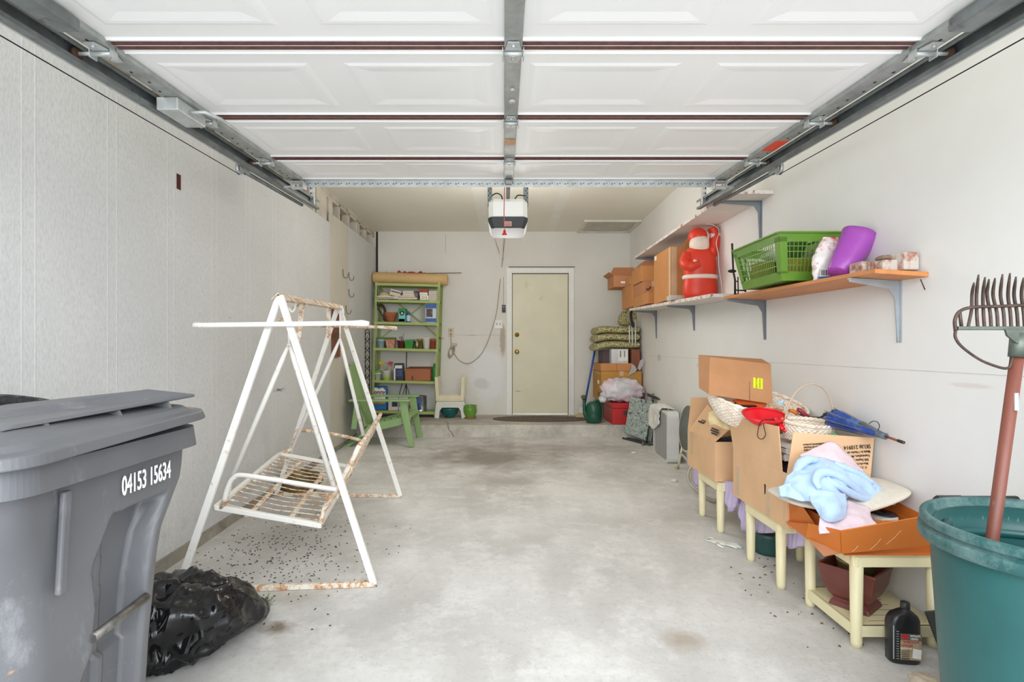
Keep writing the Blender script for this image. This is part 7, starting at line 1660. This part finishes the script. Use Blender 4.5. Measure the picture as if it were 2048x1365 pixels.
# camera with wrist strap
o = thing('compact_camera', 'small black camera with looped strap hanging over the tall carton flap', 'camera', P(1541, 846, 2.88))
m = MB(); m.box(P(1541, 846, 2.88), (0.055, 0.03, 0.034)); m.build('body', BLK, o, w=True, bevel=0.006)
m = MB(); xx = 1.345
m.tube(smooth_pts([P(1530, 843, 2.86), P(1524, 842, 2.80), PX(1519, 849, xx-0.002), PX(1516, 861, xx), PX(1515, 872, xx), PX(1519, 878, xx), PX(1526, 878, xx), PX(1531, 870, xx), PX(1529, 860, xx), PX(1527, 850, xx), P(1530, 845, 2.84)], 6), 0.0022, 6); m.build('wrist_strap', M('strap_black', (34, 30, 28), 0.6), o, w=True)
# hand tools behind
o = thing('garden_trowel', 'hand trowel with orange handle behind the small wicker basket', 'trowel', P(1590, 826, 3.05)); m = MB(); m.tube([P(1578, 822, 3.05), P(1584, 822, 3.05), P(1596, 828, 3.03)], [0.009, 0.012, 0.011], 10); m.build('handle', M('handle_orange', (214, 122, 34), 0.45), o, w=True)
m = MB(); m.tube([P(1596, 828, 3.03), P(1606, 832, 3.01), P(1622, 838, 2.98)], [0.005, 0.018, 0.012], 10, flat=0.3); m.build('blade', HK, o, w=True)
o = thing('garden_fork', 'hand fork with dark red grip leaning behind the small wicker basket', 'hand fork', P(1605, 826, 3.02)); m = MB(); m.tube([P(1595, 819, 3.02), P(1600, 821, 3.02), P(1616, 835, 3.0)], [0.009, 0.013, 0.012], 10); m.build('grip', M('grip_red', (160, 50, 66), 0.45), o, w=True)
m = MB(); m.tube([P(1616, 835, 3.0), P(1655, 836, 2.98)], [0.006, 0.004], 8); m.build('shank', HK, o, w=True)
# umbrella
u0, u1, u2, u3 = P(1664, 836, 2.80), P(1700, 846, 2.70), P(1764, 871, 2.50), P(1808, 886, 2.39)
um = thing('umbrella', 'closed translucent blue umbrella with wooden tip pointing over the printed flap', 'umbrella', P(1720, 860, 2.76))
ax = (u3-u0).normalized()
m = MB(); pts = [u0+(u2-u0)*f for f in [k/12 for k in range(13)]]
a1 = ax.cross(V((0, 0, 1))).normalized(); b1 = ax.cross(a1); n_ = 48; vs = []
for i, p in enumerate(pts):
    f = i/12; r = (0.045*(1-f)**0.75+0.013)*(0.82 if i == 0 else 1)
    for k in range(n_):
        t_ = 2*PI*k/n_; rr_ = r*(1+0.20*(1-f)*math.cos(8*t_)); vs.append(p+a1*rr_*math.cos(t_)+b1*rr_*math.sin(t_)*0.8)
m.add(vs, [(i*n_+k, i*n_+(k+1) % n_, (i+1)*n_+(k+1) % n_, (i+1)*n_+k) for i in range(12) for k in range(n_)]+[tuple(range(n_))[::-1], tuple(12*n_+k for k in range(n_))], True)
m.build('canopy', M('umbrella_blue', (44, 78, 160), 0.12, var=0.35, vs=9, dirt=(92, 120, 150), da=0.48, ds=11), um, w=True)
m = MB(); m.tube([u0+(u2-u0)*0.62, u0+(u2-u0)*0.9, u2, u2+ax*0.02], [0.033, 0.0195, 0.0155, 0.016], 16); m.build('gathered_tip', M('umbrella_smoke', (96, 108, 116), 0.15, var=0.3, vs=12), um, w=True)
for k in range(8):
    t_ = 2*PI*k/8; m = MB(); m.tube([u0+(a1*math.cos(t_)+b1*0.8*math.sin(t_))*0.068, u0+(u2-u0)*0.5+(a1*math.cos(t_)+b1*0.8*math.sin(t_))*0.044, u2+(a1*math.cos(t_)+b1*0.8*math.sin(t_))*0.013], 0.0018, 5); m.build('rib', M('rib_steel', (150, 156, 160), 0.3, 0.8), um, w=True)
m = MB(); m.tube([u2+ax*0.02, u3], 0.0055, 10); m.build('wooden_tip', M('tip_wood', (150, 84, 50), 0.4), um, w=True)
m = MB(); m.tube([u3-ax*0.03, u3], 0.007, 10); m.build('ferrule', BLK, um, w=True)
m = MB(); m.tube(smooth_pts([P(1738, 848, 2.54), P(1746, 843, 2.52), P(1755, 845, 2.50), P(1759, 853, 2.50), P(1756, 861, 2.51)]), 0.0018, 6); m.build('tie_loop', BLK, um, w=True)
m = MB(); m.blob(P(1666, 838, 2.98), (0.06, 0.06, 0.035), 12, amp=0.4, fr=5, seed=21); solo(m, 'black_gloves', M('glove_black', (54, 58, 62), 0.7, var=0.3, vs=20), 'dark crumpled garden gloves beside the umbrella and small basket', 'glove')
m = MB(); m.prism([(0, 0), (0.05, 0.02), (0.07, 0.0), (0.02, -0.01)], P(1650, 873, 2.72), (1, 0, 0), (0, 0.4, 0.8), 0.003); solo(m, 'artificial_leaf', M('leaf_fake', (90, 170, 120), 0.5), 'green artificial leaf between the small wicker basket and printed flap', 'leaf')
# ---------------- orange tray carton on the near table
OR_ = M('card_orange', (210, 118, 44), 0.7, var=0.05, vs=4, dirt=(232, 160, 100), da=0.30, ds=5)
tz = zT1+0.002
def tp(x, y, z): return V((x, y, tz+z))
tr_ = thing('orange_tray', 'low orange corrugated tray sagging over the edge of the nearest side table', 'tray', tp(1.58, 2.4, 0))
m = MB(); m.quad(tp(1.37, 2.17, 0), tp(1.79, 2.17, 0), tp(1.79, 2.62, 0), tp(1.37, 2.62, 0), 0.004); m.build('base', OR_, tr_, w=True)
F0, F1 = P(1683, 1107, 2.155), P(1869, 1089, 2.155)
m = MB(); m.quad(P(1661, 1098, 2.16), F1, P(1862, 1029, 2.10), P(1668, 1061, 2.14), 0.005) if False else m.quad(F0, F1, P(1865, 1029, 2.10), P(1681, 1061, 2.11), 0.005); m.build('front_wall', OR_, tr_, w=True, bevel=0.001)
m = MB(); m.quad(P(1614, 1078, 2.32), F0, P(1681, 1061, 2.11), P(1618, 1047, 2.30), 0.005); m.build('corner_gusset', OR_, tr_, w=True)
m = MB(); m.quad(P(1572, 1046, 2.60), P(1614, 1078, 2.32), P(1620, 1050, 2.34), P(1580, 1046, 2.62), 0.004); m.build('side_lip', OR_, tr_, w=True)
m = MB(); m.quad(P(1614, 1078, 2.30), P(1648, 1114, 2.19), P(1690, 1106, 2.15), P(1683, 1106, 2.16), 0.004); m.build('torn_flap', KR, tr_, w=True)
m = MB(); m.quad(tp(1.375, 2.30, 0.002), tp(1.375, 2.60, 0.002), P(1578, 998, 2.60), P(1600, 1008, 2.42), 0.004); m.build('side_wall', OR_, tr_, w=True)
m = MB(); m.quad(tp(1.38, 2.60, 0.0), tp(1.79, 2.60, 0.0), tp(1.80, 2.62, 0.14), tp(1.38, 2.62, 0.13), 0.004); m.build('back_wall', OR_, tr_, w=True)
m = MB(); m.quad(tp(1.785, 2.17, 0.0), tp(1.785, 2.60, 0.0), tp(1.80, 2.60, 0.14), tp(1.80, 2.12, 0.10), 0.004); m.build('side_wall', OR_, tr_, w=True)
m = MB()
for a, b in (((1716, 1092), (1704, 1104)), ((1762, 1078), (1740, 1100)), ((1802, 1062), (1772, 1090))):
    p_, q_2 = P(a[0], a[1], 2.118), P(b[0], b[1], 2.138); m.bar(p_, (p_+q_2)/2+V((0.004, 0, 0)), 0.0012, 0.0012); m.bar((p_+q_2)/2+V((0.004, 0, 0)), q_2, 0.0012, 0.0012)
m.build('crease', KD, tr_, w=True)
ob = openbox('small_carton', 1.60, 1.775, 2.34, 2.585, tz+0.006, tz+0.085, OR_, 'small orange carton of discs and papers inside the orange tray', flaps=[])
m = MB(); m.box((1.68, 2.45, tz+0.075), (0.10, 0.15, 0.016), rz=0.3); solo(m, 'notebook', CLW, 'white notebook on top of the small carton in the orange tray', 'notebook', bevel=0.003)
m = MB(); m.lathe([(0.012, 0), (0.058, 0), (0.058, 0.004), (0.012, 0.004)], c=(1.715, 2.44, tz+0.088), n=32, sx=0.8); solo(m, 'disc', M('disc_black', (40, 42, 50), 0.2), 'black disc lying against the white notebook in the small carton', 'disc')
m = MB(); m.tube(smooth_pts([P(1735, 1012, 2.42), P(1745, 1003, 2.44), P(1765, 1002, 2.46), P(1790, 1010, 2.44)]), 0.006, 8); solo(m, 'grey_cable', M('cable_grey', (120, 140, 146), 0.5), 'grey-green cable looped behind the white notebook in the small carton', 'cable')
ob2 = openbox('small_carton', 1.385, 1.53, 2.36, 2.58, tz+0.006, tz+0.10, OR_, 'small orange carton at the left of the orange tray under the blue towel')
# ---------------- towels and the woven cushion
PIL = M('pillow_ecru', (224, 216, 200), 0.9, var=0.05, vs=40, bump=0.6, bs=160)
m = MB(); t0 = tz+0.115
def pil(u, v):
    t_ = 2*PI*v; sg = lambda q, p: math.copysign(abs(q)**p, q)
    x = 1.265+(1.80-1.265)*(0.5-0.5*math.cos(PI*u)); th = 0.026*max(0, math.sin(PI*u))**0.6
    yw = 0.17*(0.35+0.65*max(0, math.sin(PI*u))**0.5)
    xx = (x-1.265)/0.535
    return V((x, 2.49+yw*sg(math.cos(t_), 0.75), t0+0.045+th*sg(math.sin(t_), 0.8)+0.055*xx*xx-0.01-0.05*max(0, -math.cos(t_))*0.7*(1-abs(2*xx-1.1))))
m.grid(pil, 40, 36, True, cv=True); solo(m, 'woven_cushion', PIL, 'thin ecru woven cushion lying across the orange tray under the blue towel', 'cushion')
BT = M('towel_blue', (186, 212, 242), 0.95, var=0.04, vs=20, bump=0.5, bs=220, sheen=0.3); PT = M('towel_pink', (238, 214, 220), 0.95, var=0.04, vs=20, bump=0.5, bs=220, sheen=0.3)
def rowp(l): return [P(*q) for q in l]
m = patch([rowp([(1600, 912, 2.50), (1640, 893, 2.58), (1665, 886, 2.59), (1690, 905, 2.59), (1728, 946, 2.57)]), rowp([(1610, 925, 2.46), (1645, 915, 2.50), (1672, 915, 2.52), (1695, 928, 2.52), (1722, 950, 2.53)]), rowp([(1615, 950, 2.45), (1650, 945, 2.47), (1675, 945, 2.48), (1700, 952, 2.48), (1722, 962, 2.50)])], amp=0.005, fr=12, seed=3)
solo(m, 'pink_towel', PT, 'pale pink towel draped over the printed flap above the blue towel', 'towel', solid=0.008)
m = patch([rowp([(1650, 1012, 2.30), (1690, 1004, 2.33), (1715, 1010, 2.34), (1735, 1016, 2.34)]), rowp([(1640, 1035, 2.24), (1680, 1028, 2.25), (1718, 1026, 2.26), (1745, 1040, 2.26)]), rowp([(1638, 1056, 2.19), (1680, 1050, 2.20), (1720, 1045, 2.20), (1752, 1052, 2.20)]), rowp([(1640, 1066, 2.17), (1685, 1066, 2.165), (1720, 1062, 2.165), (1750, 1060, 2.165)])], amp=0.006, fr=14, seed=5)
solo(m, 'pink_towel', PT, 'pale pink towel bunched inside the front of the orange tray', 'towel', solid=0.008)
bt_ = thing('blue_towel', 'pale blue terry towel heaped over the woven cushion and tray', 'towel', P(1660, 1000, 2.40))
m = patch([rowp([(1598, 925, 2.46), (1628, 918, 2.47), (1660, 922, 2.48), (1690, 938, 2.48), (1722, 952, 2.48), (1752, 972, 2.46)]),
           rowp([(1592, 945, 2.42), (1620, 938, 2.40), (1650, 940, 2.39), (1690, 950, 2.41), (1726, 966, 2.43), (1757, 984, 2.43)]),
           rowp([(1575, 962, 2.40), (1608, 960, 2.35), (1645, 962, 2.32), (1685, 966, 2.34), (1722, 980, 2.39), (1750, 994, 2.41)]),
           rowp([(1560, 976, 2.40), (1600, 980, 2.33), (1640, 985, 2.28), (1680, 984, 2.32), (1712, 990, 2.38), (1735, 998, 2.40)]),
           rowp([(1560, 992, 2.42), (1600, 1000, 2.33), (1645, 1004, 2.26), (1675, 998, 2.30), (1700, 995, 2.37), (1728, 999, 2.40)])], amp=0.019, fr=9, seed=7)
m.build('heap', BT, bt_, w=True, solid=0.012)
m = patch([rowp([(1558, 975, 2.40), (1580, 968, 2.37), (1605, 968, 2.34), (1625, 975, 2.31)]), rowp([(1560, 988, 2.38), (1582, 985, 2.35), (1606, 988, 2.32), (1626, 990, 2.29)]), rowp([(1563, 992, 2.38), (1582, 997, 2.34), (1604, 1004, 2.31), (1626, 1000, 2.29)])], amp=0.008, fr=12, seed=9)
m.build('left_fold', BT, bt_, w=True, solid=0.012)
m = patch([rowp([(1618, 985, 2.30), (1640, 982, 2.27), (1665, 985, 2.26), (1688, 990, 2.29)]), rowp([(1624, 1005, 2.26), (1645, 1003, 2.23), (1668, 1004, 2.22), (1689, 1004, 2.26)]), rowp([(1636, 1024, 2.24), (1652, 1026, 2.20), (1672, 1024, 2.19), (1689, 1018, 2.24)]), rowp([(1640, 1032, 2.23), (1655, 1041, 2.20), (1673, 1043, 2.19), (1687, 1032, 2.22)])], amp=0.009, fr=11, seed=11)
m.build('hanging_corner', BT, bt_, w=True, solid=0.012)
for k, (pts_, r) in enumerate((([(1592, 945, 2.42), (1600, 930, 2.42), (1614, 920, 2.43), (1632, 920, 2.44)], 0.026), ([(1640, 978, 2.26), (1632, 962, 2.28), (1640, 947, 2.31), (1662, 946, 2.33), (1690, 960, 2.33), (1722, 985, 2.36), (1742, 996, 2.39)], 0.020), ([(1654, 955, 2.33), (1658, 962, 2.31), (1680, 974, 2.30), (1712, 992, 2.34), (1738, 998, 2.38), (1752, 992, 2.40), (1756, 978, 2.42)], 0.017), ([(1668, 926, 2.44), (1690, 936, 2.43), (1720, 950, 2.43), (1745, 966, 2.43)], 0.018))):
    sp2 = smooth_pts(rowp(pts_), 7); m = MB(); m.tube(sp2, [r*(0.6+0.4*math.sin(PI*min(1, max(0.0, (i+0.6)/len(sp2)))))*(1+0.15*noise.noise(V((i*0.4, k, 0)))) for i in range(len(sp2))], 14, flat=0.8); m.build('rolled_fold', BT, bt_, w=True)
# ================================================================ GREEN BIN AND FORK
BG = NT('bin_green'); t = BG
o_ = t.mix(t.ramp(t.noise(2, 4), 0.3, 0.7), lin((26, 78, 77)), lin((38, 96, 95)))
o_ = t.mix(t.ramp(t.noise(7, 8, 0.8, stretch=(1, 1, 0.5)), 0.60, 0.85, 0, 0.5), o_, lin((84, 128, 120)))
t.l(o_, t.b.inputs['Base Color']); t.b.inputs['Roughness'].default_value = 0.38; BG = t.m
t = NT('bin_rim'); o_ = t.mix(t.ramp(t.noise(9, 8, 0.8), 0.42, 0.70), lin((32, 82, 80)), lin((112, 136, 134)))
t.l(o_, t.b.inputs['Base Color']); t.b.inputs['Roughness'].default_value = 0.5; t.bump(t.noise(50, 6), 0.3, 0.002); BGR = t.m
bx, by, bz_ = 1.405, 1.36, fz(1.36)
ZR = 0.665
gb = thing('green_bin', 'large round green plastic dustbin with scuffed rim at the right edge', 'dustbin', (bx, by, bz_))
h = ZR-bz_
m = MB(); m.lathe([(0.215, 0), (0.222, 0.01), (0.235, 0.25), (0.262, h-0.10), (0.265, h-0.05), (0.252, h-0.02), (0.248, h-0.10), (0.240, h-0.16), (0.228, 0.20), (0.21, 0.02), (0, 0.02)], n=72); m.build('body', BG, gb)
m = MB(); m.lathe([(0.262, h-0.066), (0.287, h-0.064), (0.289, h-0.061), (0.290, h-0.038), (0.288, h-0.035), (0.277, h-0.032), (0.276, h-0.027), (0.284, h-0.023), (0.286, h-0.020), (0.285, h-0.004), (0.282, h), (0.271, h), (0.268, h-0.004), (0.267, h-0.018), (0.258, h-0.022), (0.252, h-0.026), (0.250, h-0.06)], n=96); m.build('rim', BGR, gb)
m = MB(); m.lathe([(0.2475, h-0.085), (0.240, h-0.09), (0.240, h-0.105), (0.2465, h-0.110)], n=72); m.build('inner_ledge', BG, gb)
for a in (2.35, -0.8):
    m = MB(); c, s = math.cos(a), math.sin(a); m.tube([(0.236*math.cos(a-0.22), 0.236*math.sin(a-0.22), h-0.055), (0.232*c, 0.232*s, h-0.060), (0.236*math.cos(a+0.22), 0.236*math.sin(a+0.22), h-0.055)], 0.014, 10); m.build('inner_grip', BGR, gb)
# black ribbed handle of something behind the bin
hv = thing('hand_vacuum', 'black ribbed handle of an appliance standing behind the green bin', 'appliance', (1.64, 1.78, fz(1.78)))
m = MB(); m.hexa([V((-0.05, -0.04, 0)), V((0.07, -0.04, 0)), V((0.07, 0.04, 0)), V((-0.05, 0.04, 0))], [V((-0.03, -0.03, 0.70)), V((0.05, -0.03, 0.70)), V((0.05, 0.03, 0.70)), V((-0.03, 0.03, 0.70))]); m.build('body', BLK, hv, bevel=0.01)
m = MB(); za = P(1860, 1001, 1.78).z-fz(1.78); xa = P(1862, 0, 1.78).x-1.64; xb = 0.0
m.tube([(xa+0.006, 0, za-0.10), (xa+0.002, 0, za-0.02), (xa+0.02, 0, za), (xb+0.05, 0, za)], [0.012, 0.014, 0.014, 0.014], 10); m.build('grip', BLK, hv)
for k in range(9):
    m = MB(); m.ring((0, 0, 0), 0.0145, 0.002, 14, 6, m=Matrix.Translation((xa+0.025+k*0.009, 0, za)) @ Matrix.Rotation(PI/2, 4, 'Y')); m.build('grip_ridge', M('ridge_grey', (90, 92, 92), 0.4), hv)
# fork with rusty tines standing in the bin
WD = M('handle_redwood', (118, 66, 52), 0.45, var=0.12, vs=6, stretch=(6, 6, 1), dirt=(140, 96, 82), da=0.36, ds=14)
fk = thing('manure_fork', 'wide rusty tined fork with worn red-brown handle standing in the green bin', 'fork', (1.33, 1.44, bz_+0.03))
f0, f1 = P(1984, 1083, 1.43), P(2037, 695, 1.40)
dd = (f1-f0).normalized(); fb_ = f0-dd*((f0.z-(bz_+0.032))/dd.z)
m = MB(); m.tube([fb_, f1], [0.0145, 0.0145], 16); m.build('handle', WD, fk, w=True)
TN = M('tine_rust', (84, 68, 60), 0.6, 0.5, var=0.25, vs=40, dirt=(96, 56, 44), da=0.42, ds=16); FKG = M('ferrule_green', (100, 108, 98), 0.45, 0.5, var=0.15, vs=20)
fy_ = 1.40
m = MB(); m.tube([P(2034, 715, fy_), P(2040, 668, fy_)], [0.0185, 0.020], 16); m.prism([(-0.055, 0.012), (0.06, 0.012), (0.06, 0), (0.02, -0.028), (-0.02, -0.028), (-0.05, -0.004)], P(2050, 669, fy_-0.008), (1, 0, 0), (0, 0, 1), 0.006); m.build('socket', FKG, fk, w=True)
zc2 = P(0, 657, fy_).z
m = MB(); m.box(((P(1914, 0, fy_).x+P(2190, 0, fy_).x)/2, fy_, zc2), (P(2190, 0, fy_).x-P(1914, 0, fy_).x, 0.012, 0.010)); m.build('crossbar', FKG, fk, w=True, bevel=0.002)
tops = [(1948, 566), (1957, 550), (1970, 555), (1978, 559), (1990, 557), (2005, 549), (2020, 547), (2032, 554), (2047, 556), (2060, 552), (2074, 556), (2088, 550), (2102, 555), (2116, 552), (2130, 557), (2146, 560), (2160, 566)]
for k, (px, py) in enumerate(tops):
    xb = 1936+k*13.4; m = MB(); b0 = P(xb+6, 655, fy_)
    pts = smooth_pts([b0, P(xb+ (4 if k else 12), 625, fy_+0.012), P(px-4, 590, fy_+0.006), P(px, py, fy_-0.02)], 5)
    if k == 0: pts = smooth_pts([P(1936, 655, fy_), P(1943, 620, fy_+0.012), P(1944, 590, fy_+0.006), P(1948, 566, fy_-0.02)], 5)
    m.tube(pts, [0.0038]*(len(pts)-3)+[0.0034, 0.0028, 0.0018], 8); m.build('tine', TN, fk, w=True)
m = MB(); m.tube([P(1923, 655, fy_), P(1919, 621, fy_)], 0.004, 8); m.build('tine', TN, fk, w=True)
m = MB(); m.tube(smooth_pts([P(1911, 662, fy_), P(1910, 640, fy_), P(1920, 623, fy_), P(1945, 615, fy_), P(2000, 613, fy_), P(2060, 611, fy_), P(2130, 614, fy_), P(2180, 622, fy_), P(2192, 640, fy_), P(2192, 660, fy_)], 6), 0.0042, 8); m.build('brace_wire', TN, fk, w=True)
m = MB(); m.tube(smooth_pts([P(1911, 660, fy_), P(1911, 676, fy_), P(1925, 695, fy_), P(1960, 720, fy_), P(1995, 734, fy_), P(2014, 737, fy_), P(2022, 728, fy_), P(2030, 690, fy_)], 6), 0.0035, 8); m.build('bow_wire', TN, fk, w=True)
m = MB(); lp2 = P(2022, 803, 1.408); m.box(lp2+V((0, -0.0145, 0)), (0.010, 0.003, 0.045)); m.build('label', GALL, fk, w=True)
# dustpan and beige cloth at the foot of the bin
m = MB(); a = P(1852, 1226, 1.98); 
q = [P(1852, 1227, 2.10), P(1900, 1222, 2.10), P(1925, 1303, 2.15), P(1884, 1303, 2.15)]
for p in q[2:]: p.z = fz(2.15)+0.002
m.quad(q[0], q[1], q[2], q[3], 0.012); 
solo(m, 'dustpan', M('pan_grey', (64, 66, 70), 0.4), 'dark grey plastic dustpan wedged between near side table and green bin', 'dustpan', bevel=0.003)
m = MB(); m.blob((P(1893, 1330, 1.80).x, 1.84, fz(1.84)+0.045), (0.05, 0.10, 0.045), 14, amp=0.35, fr=5, seed=31)
for p in m.v: p.z = max(p.z, fz(p.y)+0.002)
solo(m, 'floor_cloth', M('cloth_beige', (206, 194, 172), 0.95, var=0.15, vs=14), 'crumpled beige cloth on the floor against the green bin', 'cloth')
